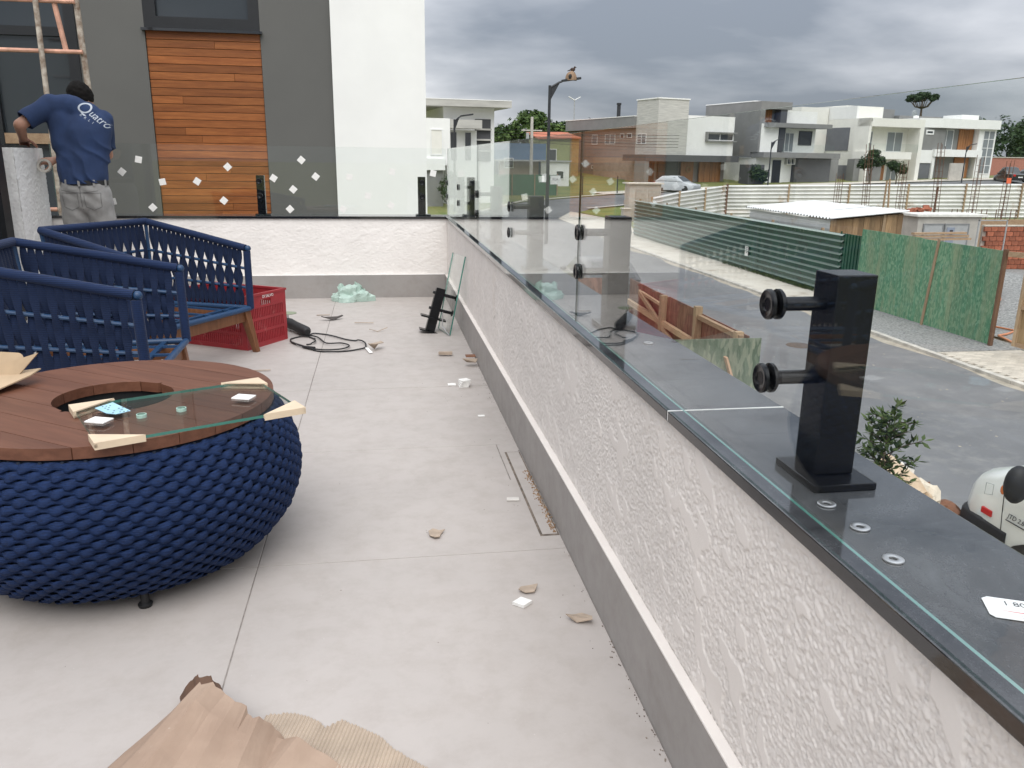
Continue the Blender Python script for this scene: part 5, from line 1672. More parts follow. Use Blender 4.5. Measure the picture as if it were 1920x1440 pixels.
def crumple(name, label, c, r, m, seed, cat='paper bag', group='rubbish bags', nu=14, nv=9, amp=.4):
    g_ = MB()

    def f_(a, b):
        th = 2 * math.pi * a; ph = math.pi * (b - .5)
        d_ = Vector((math.cos(ph) * math.cos(th), math.cos(ph) * math.sin(th), math.sin(ph)))
        n = noise.cell(d_ * 2.3 + Vector((seed, seed, 0))) * .35 + noise.noise(d_ * 1.8 + Vector((seed, 0, seed)))
        q = 1 + amp * n
        return (c[0] + r[0] * d_.x * q, c[1] + r[1] * d_.y * q, c[2] + r[2] * max(-.8, d_.z * q))
    g_.grid(f_, nu, nv)
    return tag(g_.build(name, m, org=(c[0], c[1], c[2] - r[2])), label, cat, group)


hp_ = struct(MB().grid(lambda a, b: (3.6 + 1.5 * a, 6.0 + 2.0 * b, -3.0 + .95 * (math.sin(math.pi * a) * math.sin(math.pi * b)) ** .6 + .12 * noise.noise((a * 6, b * 6, 3))), 16, 16).build('rubble_heap', SOIL), 'stuff')
tag(hp_, 'heap of rubble and soil on the pavement below the parapet', 'rubble')
crumple('paper_bag', 'large crumpled kraft paper bag on the rubble heap', (4.28, 6.72, -1.86), (.30, .26, .26), KRAFT, 3)
crumple('paper_bag', 'torn tan paper bag in the middle of the heap', (4.52, 6.62, -2.02), (.20, .2, .18), KRAFT, 8)
crumple('paper_bag', 'pale crumpled bag near the van', (4.66, 6.72, -1.98), (.15, .18, .16), mat('pale_paper', (0.66, 0.58, 0.47), 0.8, var=.1), 12)
crumple('paper_bag', 'blue printed wrapper on the heap', (4.74, 6.5, -2.14), (.16, .14, .10), BLUEP, 15)
crumple('paper_bag', 'dark brown torn bag beside the van bumper', (4.86, 6.66, -2.18), (.20, .16, .16), BROWNP, 17)
crumple('paper_bag', 'orange brown scrap at the foot of the van', (4.82, 6.36, -2.28), (.10, .08, .08), mat('orange_scrap', (0.45, 0.18, 0.06), .8), 19)
crumple('paper_bag', 'flattened tan sack between the young tree and the heap', (4.10, 6.9, -1.92), (.22, .2, .14), KRAFT, 23)
crumple('paper_bag', 'white dust-coated cement sack on top of the heap', (4.42, 6.85, -1.80), (.16, .12, .13), mat('cement_sack', (0.6, 0.56, 0.5), .85, var=.15, vs=9), 27, amp=.6)
tag(MB().box(-.22, .22, -.012, .012, -.09, .09, M=Matrix.Translation((4.70, 6.75, -1.98)) @ Matrix.Rotation(R(35), 4, 'Z') @ Matrix.Rotation(R(-25), 4, 'X')).build('board_offcut', BROWNP, org=(4.7, 6.75, -2.05)), 'short brown board offcut stuck in the heap', 'board')
tag(MB().box(-.3, .3, -.03, .03, -.02, .02, M=Matrix.Translation((4.55, 6.5, -2.05)) @ Matrix.Rotation(R(-50), 4, 'Z') @ Matrix.Rotation(R(12), 4, 'Y')).build('board_offcut', TIMBER_L, org=(4.55, 6.5, -2.1)), 'pale timber offcut lying over the heap', 'board')

# ================================================================ armchairs
def m_rope(name, col, sx=260):
    k = NT(name)
    v = k.coord()
    w_ = k.new('TexWave'); w_.wave_type = 'BANDS'; w_.bands_direction = 'Z'
    w_.inputs['Scale'].default_value = sx / 6.3
    w_.inputs['Distortion'].default_value = 1.5
    w_.inputs['Detail'].default_value = 2
    k.link(v, w_.inputs['Vector'])
    n = k.noise(420, 2, 0.5, v)
    h = k.math('ADD', w_.outputs['Fac'], k.math('MULTIPLY', n, 0.6))
    c = k.ramp(h, [(0.2, tuple(q * 0.55 for q in col)), (1.2, tuple(q * 1.35 for q in col))])
    c = k.mix(0.35, c, k.ramp(k.noise(7, 3, .5, v), [(0.3, tuple(q * 0.75 for q in col)), (0.7, tuple(q * 1.2 for q in col))]))
    gi = k.new('NewGeometry')
    isl = k.math('MULTIPLY_ADD', gi.outputs['Random Per Island'], 0.4); isl.node.inputs[2].default_value = 0.8
    vm = k.new('VectorMath'); vm.operation = 'SCALE'; k.link(c, vm.inputs[0]); k.link(isl, vm.inputs['Scale']); c = vm.outputs[0]
    k.link(c, k.b.inputs['Base Color'])
    k.b.inputs['Roughness'].default_value = 0.8
    k.b.inputs['Specular IOR Level'].default_value = 0.25
    k.b.inputs['Sheen Weight'].default_value = 0.08
    k.bump(h, 0.35, 0.002)
    return k.m


def m_weave(name, col):
    """flat cord of parallel fibres running round the drum"""
    k = NT(name)
    t_ = k.new('TexCoord'); sp = k.new('SeparateXYZ'); k.link(t_.outputs['Object'], sp.inputs[0])
    an = k.math('ARCTAN2', sp.outputs[1], sp.outputs[0])
    cb_ = k.new('CombineXYZ')
    k.link(k.math('MULTIPLY', an, 26.0), cb_.inputs[0]); k.link(k.math('MULTIPLY', sp.outputs[2], 420.0), cb_.inputs[1])
    n = k.noise(1.0, 4, 0.65, cb_.outputs[0], 0.6)
    c = k.ramp(n, [(0.32, tuple(q * 0.5 for q in col)), (0.68, tuple(q * 1.5 for q in col))])
    gi = k.new('NewGeometry')
    isl = k.math('MULTIPLY_ADD', gi.outputs['Random Per Island'], 0.36); isl.node.inputs[2].default_value = 0.82
    vm = k.new('VectorMath'); vm.operation = 'SCALE'; k.link(c, vm.inputs[0]); k.link(isl, vm.inputs['Scale'])
    k.link(vm.outputs[0], k.b.inputs['Base Color'])
    k.b.inputs['Roughness'].default_value = 0.75
    k.b.inputs['Specular IOR Level'].default_value = 0.25
    k.bump(n, 0.8, 0.004)
    return k.m


ROPE = m_rope('navy_rope', (0.0055, 0.0155, 0.051))
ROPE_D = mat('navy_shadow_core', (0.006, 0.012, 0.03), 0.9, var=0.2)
BLUET = mat('blue_tube', (0.012, 0.046, 0.115), 0.48, var=0.12, vs=9)
CHW = m_wood('chair_wood', (0.15, 0.058, 0.024), (0.23, 0.10, 0.045), 0.8, 'z', 0.45, 0.12)

FW, BW_, DP, ZF, ZBK, ZS = 0.42, 0.385, 0.36, 0.655, 0.79, 0.285
proto = thing('rope_armchair', 'navy rope armchair frame facing the table, farther one beside the red crate', 'armchair', (0, 0, 0), 0, 'navy rope armchairs')


def side_pts(s_, u_):
    """top and bottom of the side panel; u_ = 0 at the front"""
    T = Vector((DP - 2 * DP * u_, s_ * (FW + (BW_ - FW) * u_), ZF + (ZBK - ZF) * u_))
    B = Vector((DP - 2 * DP * u_ * 0.93, s_ * (FW - 0.012 + (BW_ - FW - 0.03) * u_), ZS + 0.015))
    return T, B


def back_pts(u_):
    T = Vector((-DP, BW_ * (1 - 2 * u_), ZBK))
    B = Vector((-DP * 0.86, (BW_ - 0.045) * (1 - 2 * u_), ZS + 0.015))
    return T, B


def strap(T, B, along, pitch, i, name='rope_strap'):
    along = Vector(along).normalized()
    dn = (B - T).normalized(); nn = along.cross(dn).normalized()
    lv = [0.0, 0.36, 0.69, 1.0]
    rings = []
    nseg = 15
    for j in range(nseg + 1):
        v_ = j / nseg
        for a, b in zip(lv[:-1], lv[1:]):
            if a <= v_ <= b + 1e-6:
                fr_ = (v_ - a) / (b - a)
                break
        wd = pitch * (0.52 + 0.62 * math.sin(math.pi * fr_) ** 0.9)
        tubes = 0
        for q in (0.36, 0.69):
            tubes += math.exp(-((v_ - q) / 0.10) ** 2)
        off = 0.0125 * tubes * (1 if i % 2 else -1) + 0.006 * (rnd.random() - .5) * 0
        c = T.lerp(B, v_) + nn * off
        t_ = 0.0045
        rings.append([c - along * wd / 2 - nn * t_ * .4, c - along * wd * .25 - nn * t_, c + along * wd * .25 - nn * t_, c + along * wd / 2 - nn * t_ * .4,
                      c + along * wd / 2 + nn * t_ * .4, c + along * wd * .25 + nn * t_, c - along * wd * .25 + nn * t_, c - along * wd / 2 + nn * t_ * .4])
    return MB().loft(rings).build(name, ROPE, proto, smooth=True, local=True)


NS = 20
for s_ in (1, -1):
    for i in range(NS):
        u_ = 0.045 + 0.93 * (i + .5) / NS
        T, B = side_pts(s_, u_)
        strap(T, B, (1, 0, 0), 2 * DP * 0.93 / NS, i)
    for q in (0.36, 0.69):
        pts = []
        for u_ in (0.0, 0.5, 1.0):
            T, B = side_pts(s_, u_)
            pts.append(T.lerp(B, q))
        MB().tube(pts, 0.009, 8).build('cross_tube', BLUET, proto, smooth=True, local=True)
    # rope wrapped rail and front post
    T0, B0 = side_pts(s_, 0.0); T1, B1 = side_pts(s_, 1.0)
    MB().tube([T0 + Vector((-.004, 0, -.002)), T0.lerp(T1, .5), T1], 0.021, 12).build('arm_rail', ROPE, proto, smooth=True, local=True)
    MB().tube([T0 + Vector((.004, 0, -.020)), B0 + Vector((.012, 0, -.02))], 0.022, 12).build('front_post', ROPE, proto, smooth=True, local=True)
    MB().sphere(tuple(T0 + Vector((.012, 0, -.004))), (.020, .019, .019), 10, 8).build('elbow', BLUET, proto, smooth='all', local=True)
    MB().tube([T1, B1 + Vector((0, 0, -.02))], 0.011, 8).build('corner_tube', BLUET, proto, smooth=True, local=True)
for i in range(NS):
    u_ = 0.03 + 0.94 * (i + .5) / NS
    T, B = back_pts(u_)
    strap(T, B, (0, 1, 0), 2 * BW_ * 0.94 / NS, i)
for q in (0.36, 0.69):
    T, B = back_pts(0.0); T2, B2 = back_pts(1.0)
    MB().tube([T.lerp(B, q), T2.lerp(B2, q)], 0.009, 8).build('cross_tube', BLUET, proto, smooth=True, local=True)
T, B = back_pts(0.0); T2, B2 = back_pts(1.0)
MB().tube([T, T2], 0.021, 12).build('back_rail', ROPE, proto, smooth=True, local=True)
# seat frame
for a, b in (((DP + .012, FW - .012, ZS), (DP + .012, -FW + .012, ZS)), ((-DP * .86, BW_ - .045, ZS), (-DP * .86, -BW_ + .045, ZS)), ((DP, FW - .012, ZS), (-DP * .86, BW_ - .045, ZS)), ((DP, -FW + .012, ZS), (-DP * .86, -BW_ + .045, ZS))):
    MB().tube([a, b], 0.0165, 10).build('seat_tube', BLUET, proto, smooth=True, local=True)
for i in range(4):
    y_ = -0.27 + 0.18 * i
    MB().box(-DP * .85, DP, y_ - .012, y_ + .012, ZS - .004, ZS + .006).build('seat_bar', BLUET, proto, local=True)
MB().box(DP - .10, DP - .075, -FW + .02, FW - .02, ZS - .012, ZS + .004).build('seat_bar', BLUET, proto, local=True)
# wooden undercarriage
MB().box(DP - .034, DP - .004, -FW + .05, FW - .05, ZS - .082, ZS - .018).build('apron', CHW, proto, local=True, bevel=0.003)
MB().box(-DP * .8, -DP * .8 + .03, -BW_ + .07, BW_ - .07, ZS - .082, ZS - .018).build('apron', CHW, proto, local=True, bevel=0.003)
for s_ in (1, -1):
    MB().box(-DP * .8 + .031, DP - .035, s_ * (FW - .07) - .014, s_ * (FW - .07) + .014, ZS - .078, ZS - .02).build('apron', CHW, proto, local=True, bevel=0.003)
    for xx_, sx in ((DP - .02, 1), (-DP * .8, -1)):
        a = Vector((xx_, s_ * (FW - .035), ZS - .018)); b = Vector((xx_ + sx * .035, s_ * (FW + .012), 0.0))
        rg = []
        for q, h_ in ((a, .026), (b, .017)):
            rg.append([(q.x - h_, q.y - h_, q.z), (q.x + h_, q.y - h_, q.z), (q.x + h_, q.y + h_, q.z), (q.x - h_, q.y + h_, q.z)])
        MB().loft(rg).build('leg', CHW, proto, local=True, bevel=0.003)
proto.location = (-1.893, 5.010, 0)
proto.rotation_euler = (0, 0, R(-28.5))
c2 = copy_tree(proto, None, 'navy rope armchair right behind the round woven table')
c2.location = (-1.915, 3.845, 0)
c2.rotation_euler = (0, 0, R(1.5))

# ================================================================ round woven table
TX, TY, TZ, TR = -1.362, 2.487, 0.500, 0.457
tt = thing('woven_coffee_table', 'large round navy rope coffee table with slatted wooden top and centre hole', 'coffee table', (TX, TY, 0))
PR = [(0.02, .34), (0.045, .395), (0.09, .445), (0.15, .488), (0.21, .511), (0.27, .520), (0.33, .514), (0.39, .494), (0.43, .475), (0.468, .450)]


def prad(z):
    for (a, ra), (b, rb_) in zip(PR[:-1], PR[1:]):
        if a <= z <= b:
            return ra + (rb_ - ra) * (z - a) / (b - a)
    return PR[0][1] if z < PR[0][0] else PR[-1][1]


core = [(r_ - .010, z) for z, r_ in PR]
MB().lathe(core, 64, (TX, TY, 0), cap=False).build('drum_core', ROPE_D, tt, smooth='all')
NR, NC = 23, 54
WEAVE = m_weave('navy_weave', (0.0075, 0.022, 0.075))
for z0, z1, n_ in ((0.03, 0.462, NC * 2),):
    st_ = MB()
    for j in range(n_):
        th = 2 * math.pi * (j + .25) / n_
        st_.tube([(TX + (prad(z) - .004) * math.cos(th), TY + (prad(z) - .004) * math.sin(th), z) for z in (.03, .1, .18, .27, .36, .42, .462)], .0055, 5)
    o = st_.build('weave_stakes', ROPE_D, tt, smooth='all')
    o['kind'] = 'stuff'
SEG = 10
for i in range(NR):
    hz_ = (0.462 - 0.030) / NR
    z0 = 0.030 + hz_ * (i + .5)
    ph = math.pi * (i % 2) + rnd.uniform(-.12, .12)
    rings = []
    n_ = NC * SEG
    am = [rnd.uniform(.8, 1.2) for _ in range(NC)]
    dzr = [rnd.uniform(-.0012, .0012) for _ in range(NC)]
    for j in range(n_):
        th = 2 * math.pi * j / n_
        c_ = math.cos(NC * th + ph)
        kk = int((NC * th + ph) / (2 * math.pi)) % NC
        sh_ = c_ * abs(c_) ** -.35 if abs(c_) > 1e-3 else 0.0
        r_ = prad(z0) + .0030 + .0060 * am[kk] * sh_
        zz = z0 + dzr[kk] * max(0, c_) + .0018 * math.sin(NC * th + ph)
        hh = hz_ * (.50 + .16 * max(0, c_))
        rr_ = .0062
        # flattened cord section leaning with the drum
        sl = (prad(min(.466, zz + .01)) - prad(max(.021, zz - .01))) / .02
        rg = []
        for q in range(8):
            t_ = 2 * math.pi * q / 8
            dr_ = rr_ * math.cos(t_); dz_ = hh * math.sin(t_)
            rg.append((TX + (r_ + dr_ + sl * dz_) * math.cos(th), TY + (r_ + dr_ + sl * dz_) * math.sin(th), zz + dz_))
        rings.append(rg)
    rings.append(rings[0])
    MB().loft(rings, cap=False).build('rope_row', WEAVE, tt, smooth='all')
for a in (-70, 20, 110, 200):
    q = (TX + .385 * math.cos(R(a)), TY + .385 * math.sin(R(a)))
    MB().lathe([(0.0, 0.0), (0.018, 0.0), (0.02, 0.008), (0.012, 0.014), (0.010, 0.05), (0.0, 0.05)], 14, (q[0], q[1], 0)).build('foot', RUBBER, tt, smooth=True)
TOPW = m_wood('table_top_wood', (0.105, 0.040, 0.022), (0.165, 0.069, 0.040), 0.55, 'x', 0.5, 0.12, 0.06)
PA = R(-34.8)
NP = 9
HR = 0.166
for i in range(NP):
    n0 = -TR + 2 * TR * i / NP + .001; n1 = -TR + 2 * TR * (i + 1) / NP - .001
    K = 9
    ns_ = [n0 + (n1 - n0) * q / (K - 1) for q in range(K)]
    ns_ = [max(-TR * .9999, min(TR * .9999, q)) for q in ns_]
    so = [math.sqrt(TR * TR - q * q) for q in ns_]
    si = [math.sqrt(HR * HR - q * q) if abs(q) < HR else 0.0 for q in ns_]
    left = [(-a, b) for a, b in zip(so, ns_)] + [(-a, b) for a, b in reversed(list(zip(si, ns_)))]
    right = [(a, b) for a, b in zip(si, ns_)] + [(a, b) for a, b in reversed(list(zip(so, ns_)))]
    pieces = []
    if max(si) == 0:
        pieces = [[(-a, b) for a, b in zip(so, ns_)] + [(a, b) for a, b in reversed(list(zip(so, ns_)))]]
    elif min(si) > 0:
        pieces = [left, right]
    else:
        cut = [(-a, b) for a, b in zip(so, ns_)]
        # a board that the hole only bites into: two halves joined in one mesh
        pieces = [None]
    for pc in pieces:
        m_ = MB()
        for poly in ([left, right] if pc is None else [pc]):
            cl_ = []
            for q in poly:
                if not cl_ or (Vector(q) - Vector(cl_[-1])).length > 1e-5:
                    cl_.append(q)
            if (Vector(cl_[0]) - Vector(cl_[-1])).length < 1e-5:
                cl_.pop()
            ar_ = sum(cl_[k][0] * cl_[(k + 1) % len(cl_)][1] - cl_[(k + 1) % len(cl_)][0] * cl_[k][1] for k in range(len(cl_)))
            if ar_ < 0:
                cl_.reverse()
            m_.prism(cl_, 0, 0.031)
        o = m_.build('top_board', TOPW, tt, local=True)
        o.matrix_local = Matrix.Translation((0, 0, TZ - .031)) @ Matrix.Rotation(PA, 4, 'Z')
MB().lathe([(HR + .012, 0.40), (HR + .012, TZ - .032), (HR + .02, TZ - .032), (HR + .02, 0.40)], 40, (TX, TY, 0), cap=False).build('hole_shade_ring', RUBBER, tt)  # black ring and disc put in for the shade inside the drum
MB().lathe([(0.0, 0.405), (HR + .012, 0.405)], 40, (TX, TY, 0), cap=False).build('hole_shade_disc', RUBBER, tt)

# ---- glass offcut in cardboard corners lying on the table
gu = Vector((math.cos(R(26.9)), math.sin(R(26.9)), 0)); gv = Vector((-gu.y, gu.x, 0))
gc = Vector((-1.1115, 2.295, TZ + .0075))
GM = Matrix(((gu.x, gv.x, 0, gc.x), (gu.y, gv.y, 0, gc.y), (0, 0, 1, gc.z), (0, 0, 0, 1)))
gt = thing('glass_sheet', 'small rectangular glass sheet with cardboard corners lying on the table', 'glass sheet', (gc.x, gc.y, TZ + .001), R(26.9))
m_ = MB().box(-.262, .262, -.185, .185, 0, .008, M=GM)
m_.mi = [0, 0, 1, 1, 1, 1]
m_.build('pane', [GLASS, GEDGE], gt)
CARDB = mat('cream_cardboard', (0.62, 0.50, 0.36), 0.8, var=0.08, vs=14, bump=0.08, bs=60)
for sx, sy in ((-1, -1), (1, -1), (1, 1), (-1, 1)):
    a, b = .118, .082
    poly = [(sx * .270, sy * .193), (sx * (.270 - a), sy * .193), (sx * .270, sy * (.193 - b))]
    if sx * sy < 0:
        poly.reverse()
    m2 = MB(); m2.prism(poly, -.0062, -.0012, M=GM); m2.prism(poly, .0088, .0125, M=GM)
    e0 = [(sx * .262, sy * .1855), (sx * (.27 - a), sy * .1855), (sx * (.27 - a), sy * .193), (sx * .2700, sy * .193)]
    if sx * sy > 0:
        e0.reverse()
    m2.prism(e0, -.0012, .0088, M=GM)
    e1 = [(sx * .2625, sy * .1930), (sx * .2625, sy * (.193 - b)), (sx * .270, sy * (.193 - b)), (sx * .2701, sy * .193)]
    if sx * sy < 0:
        e1.reverse()
    m2.prism(e1, -.0011, .0087, M=GM)
    m2.build('corner_protector', CARDB, gt)
for x, y in ((-1.313, 2.194), (-.971, 2.375)):
    tag(MB().box(-.028, .028, -.022, .022, 0, .004, M=Matrix.Translation((x, y, gc.z + .0085)) @ Matrix.Rotation(R(-20), 4, 'Z')).build('foam_pad', FOAM, org=(x, y, gc.z + .0085), bevel=.001), 'white foam pad on the table glass ' + ('beside the blue label' if x < -1.2 else 'at the end away from the label'), 'foam pad')
lbm = mat('blue_label', (0.36, 0.60, 0.72), 0.5, var=0.1, vs=30)
lo = MB().prism([(-1.361, 2.314), (-1.314, 2.26), (-1.287, 2.250), (-1.256, 2.277), (-1.329, 2.367)], gc.z + .0084, gc.z + .0092).build('label', lbm, gt)
sc_ = MB()
rg_ = random.Random(4)
for i in range(5):
    q = Vector((-1.335, 2.325, 0)).lerp(Vector((-1.290, 2.262, 0)), i / 4)
    for j in range(7):
        if rg_.random() < .75:
            w_ = .0035 + rg_.random() * .003
            sc_.box(q.x + j * .0085 - .01, q.x + j * .0085 - .01 + w_, q.y + j * .0035 - .003, q.y + j * .0035 + .002, gc.z + .0093, gc.z + .0095)
sc_.build('scribble', INK, lo)
for x, y in ((-1.22, 2.244), (-1.127, 2.292)):
    MB().lathe([(.011, -.0005), (.0135, -.0005), (.0135, .0087), (.011, .0087)], 20, (x, y, gc.z), cap=False).build('drilled_hole', mat('pale_cut_glass', (0.42, 0.62, 0.54), 0.3), gt, smooth=True)

# ---- open cardboard box resting on the table
KB = mat('box_cardboard', (0.46, 0.34, 0.22), 0.8, var=0.1, vs=8, bump=0.06, bs=80)
bx = thing('cardboard_box', 'flattened open cardboard box at the left on the table', 'cardboard box', (-1.74, 2.62, TZ))


def rpoly(c, wx, wy, r_, n=5):
    pts = []
    for sx, sy, a0 in ((1, 1, 0), (-1, 1, 90), (-1, -1, 180), (1, -1, 270)):
        for i in range(n):
            a = R(a0 + 90 * i / (n - 1))
            pts.append((c[0] + sx * (wx - r_) + r_ * math.cos(a), c[1] + sy * (wy - r_) + r_ * math.sin(a)))
    return pts


Mb = frame((-1.815, 2.70, TZ + .055), (1, -.16, -.04), (-.05, .35, 1.0))
MB().prism(rpoly((0, 0), .135, .045, .02), -.002, .002, M=Mb).build('flap', KB, bx)
Mb = frame((-1.80, 2.60, TZ + .02), (1, .05, .05), (-.25, .9, .12))
MB().prism([(-.2, -.13), (.06, -.12), (.155, .03), (.17, .085), (.10, .075), (-.2, .075)], -.002, .002, M=Mb).build('flap', KB, bx)
Mb = frame((-1.72, 2.66, TZ + .045), (1, -.05, .25), (-.1, .3, 1.0))
MB().prism([(-.25, -.035), (.02, -.03), (.105, .03), (-.05, .02), (-.25, .01)], -.002, .002, M=Mb).build('flap', KB, bx)

# ---- red crate
CRED = mat('red_plastic', (0.33, 0.028, 0.035), 0.42, var=0.15, vs=6, dirt=((0.42, 0.16, 0.14), 9, 0.6, 0.15))
cA = Vector((-1.203, 5.584, 0)); cB = Vector((-1.415, 5.237, 0))
cu = (cB - cA).normalized(); cw = Vector((cu.y, -cu.x, 0))
if cw.x > 0:
    cw = -cw
CM = Matrix(((cu.x, cw.x, 0, cA.x), (cu.y, cw.y, 0, cA.y), (0, 0, 1, 0), (0, 0, 0, 1)))   # x: short side 0.405, y: long side 0.60
cr = thing('plastic_crate', 'red slotted plastic crate with white lettering behind the farther armchair', 'crate', tuple(cA), 0)
CW, CL, CH_ = .405, .60, .335


def panel(org_, ux, n_len, name):
    """slotted wall panel: ux direction along the wall, thickness inwards"""
    m2 = MB()
    th = .010
    ux = Vector(ux); nx = Vector((-ux.y, ux.x, 0)) if name else None
    Mw = Matrix(((ux.x, nx.x, 0, org_[0]), (ux.y, nx.y, 0, org_[1]), (0, 0, 1, 0), (0, 0, 0, 1)))
    bars = [(0.0, .035), (.098, .110), (.180, .192), (CH_ - .075, CH_ - .012)]
    return Mw, th, bars


def crate_wall(org_, ux, inward, ln, handle, name='wall'):
    ux = Vector(ux); nx = Vector(inward)
    Mw = Matrix(((ux.x, nx.x, 0, org_[0]), (ux.y, nx.y, 0, org_[1]), (0, 0, 1, 0), (0, 0, 0, 1)))
    m2 = MB()
    t_ = .008
    m2.box(0, .035, 0, t_, 0, CH_, M=Mw); m2.box(ln - .035, ln, 0, t_, 0, CH_, M=Mw)
    for a, b in ((0, .03), (.095, .112), (.175, .192), (.255, .268), (CH_ - .03, CH_)):
        m2.box(.0351, ln - .0351, 0, t_, a, b, M=Mw)
    # header band, open at the hand hold
    h0, h1 = (.5 - .13, .5 + .13) if handle else (.5, .5)
    m2.box(.0352, ln * h0, 0.0005, t_ - .0005, .2681, CH_ - .0301, M=Mw); m2.box(ln * h1, ln - .0352, 0.0005, t_ - .0005, .2681, CH_ - .0301, M=Mw)
    for a, b in ((.0301, .0949), (.1121, .1749), (.1921, .2549)):
        n = int((ln - .07) / .0165)
        for i in range(n):
            x = .035 + (ln - .07) * i / n
            m2.box(x + .0072, x + .0165, .001, t_ - .001, a, b, M=Mw)
    # rim
    m2.box(-.006, ln + .006, -.006, t_ + .004, CH_ + .0001, CH_ + .014, M=Mw)
    return m2.build(name, CRED, cr)


LM = Vector((cA.x, cA.y, 0))
w1 = crate_wall(LM, cu, cw, CW, True)
crate_wall(LM + cu * CW + cw * .0081, cw, -cu, CL - .0162, False)
crate_wall(LM + cw * .0081, cw, cu, CL - .0162, False)
crate_wall(LM + cw * CL, cu, -cw, CW, True)
MB().box(.009, CW - .009, .009, CL - .009, .004, .012, M=CM).build('base', CRED, cr)
t_ = text_mesh('DI SALVO', .026, .0004); t_.materials.append(FOAM)
# lettering reads along the short wall as seen from outside
zx = -cw
Mt = Matrix(((-cu.x, 0, zx.x, 0), (-cu.y, 0, zx.y, 0), (0, 1, 0, 0), (0, 0, 0, 1)))
side = Mt.to_3x3().determinant()
px_ = LM + cu * (CW * .46) - cw * .0068
sgn = 1 if side > 0 else -1
Mt = Matrix(((-cu.x * sgn, 0, zx.x, px_.x), (-cu.y * sgn, 0, zx.y, px_.y), (0, 1, 0, CH_ - .012), (0, 0, 0, 1)))
inst('lettering', t_, cr, WM[cr.name].inverted() @ Mt)

# ================================================================ things lying on the terrace floor
# leaning clamp post with a strip of glass
lt = thing('clamp_post', 'loose black clamp post leaning with a narrow glass strip near the corner', 'post', (-0.235, 5.72, 0))
pa, pbm = Vector((-.232, 5.715, .012)), Vector((-.146, 5.735, .315))
pd = (pbm - pa).normalized()
px2 = Vector((pd.z, 0, -pd.x)).normalized(); py2 = pd.cross(px2)
PMt = Matrix(((px2.x, py2.x, pd.x, pa.x), (px2.y, py2.y, pd.y, pa.y), (px2.z, py2.z, pd.z, pa.z), (0, 0, 0, 1)))
MB().box(-.033, .033, -.033, .033, 0, .312, M=PMt).build('shaft', BLACK, lt, bevel=.002)
MB().box(-.075, .075, -.055, .055, -.0085, -.0005, M=PMt).build('base_plate', BLACK, lt, bevel=.001)
MB().box(-.09, .09, -.05, .05, .088, .10, M=PMt).build('collar_plate', BLACK, lt, bevel=.001)
for z in (.27, .158):
    ar_ = MB().tube([PMt @ Vector((.033, 0, z)), PMt @ Vector((.118, 0, z))], .0115, 12).build('arm', BLACK, lt, smooth=True)
    MB().tube([PMt @ Vector((.118, 0, z)), PMt @ Vector((.128, 0, z))], .022, 16).build('disc', BLACK, ar_, smooth=True)
    MB().tube([PMt @ Vector((-.033, 0, z)), PMt @ Vector((-.048, 0, z))], .010, 8).build('bolt_head', BLACK, lt, smooth=True)
ga, gb = Vector((-.100, 5.565, .004)), Vector((.012, 5.59, .548))
gd_ = (gb - ga).normalized(); gy = Vector((-.25, 1, 0)).normalized(); gn = gd_.cross(gy).normalized(); gy = gn.cross(gd_)
GMt = Matrix(((gn.x, gy.x, gd_.x, ga.x), (gn.y, gy.y, gd_.y, ga.y), (gn.z, gy.z, gd_.z, ga.z), (0, 0, 0, 1)))
m_ = MB().box(-.005, .005, 0, .26, 0, (gb - ga).length, M=GMt); m_.mi = [1, 1, 1, 0, 1, 0]
tag(m_.build('glass_strip', [GLASS, GEDGE], org=tuple(ga)), 'narrow glass strip leaning on the street side parapet', 'glass sheet')
MB().tube([ga + Vector((-.004, -.006, 0)), ga + Vector((-.05, .03, .06)), ga + Vector((-.048, .035, .16))], .004, 6).build('hook', STEEL, lt)

# crumpled green plastic bag
BAGM = NT('thin_green_plastic')
BAGM.b.inputs['Base Color'].default_value = (0.46, 0.60, 0.53, 1)
BAGM.b.inputs['Roughness'].default_value = 0.3
BAGM.b.inputs['Transmission Weight'].default_value = 0.15
BAGM.bump(BAGM.noise(28, 5, .6, BAGM.coord(), 1.5), .8, .01)
g_ = MB()


def bagf(a, b):
    th = 2 * math.pi * a; ph = math.pi * .5 * b
    d_ = Vector((math.cos(ph) * math.cos(th), math.cos(ph) * math.sin(th), math.sin(ph)))
    n = noise.noise(d_ * 1.7 + Vector((4, 1, 0))) * .4 + noise.cell(d_ * 3.2 + Vector((1, 7, 0))) * .12
    q = 1 + n
    return (-.82 + .155 * d_.x * q, 7.10 + .10 * d_.y * q, .001 + .115 * max(0, d_.z) ** .7 * (1 + 1.1 * n))


g_.grid(bagf, 26, 10)
h_ = MB()
h_.grid(lambda a, b: (-.80 + .06 * a + .02 * math.sin(5 * b) + .03 * b, 7.09 + .012 * math.sin(8 * a + 3 * b), .07 + .10 * b * (1 - .4 * a)), 8, 8)
h_.grid(lambda a, b: (-.93 + .09 * a, 7.08 + .02 * math.sin(7 * a) + .02 * b, .05 + .085 * b + .015 * math.sin(6 * a)), 8, 6)
g_.add(h_.v, h_.f)
tag(g_.build('plastic_bag', BAGM.m, org=(-.82, 7.1, 0)), 'crumpled pale green plastic bag against the back skirting', 'plastic bag')

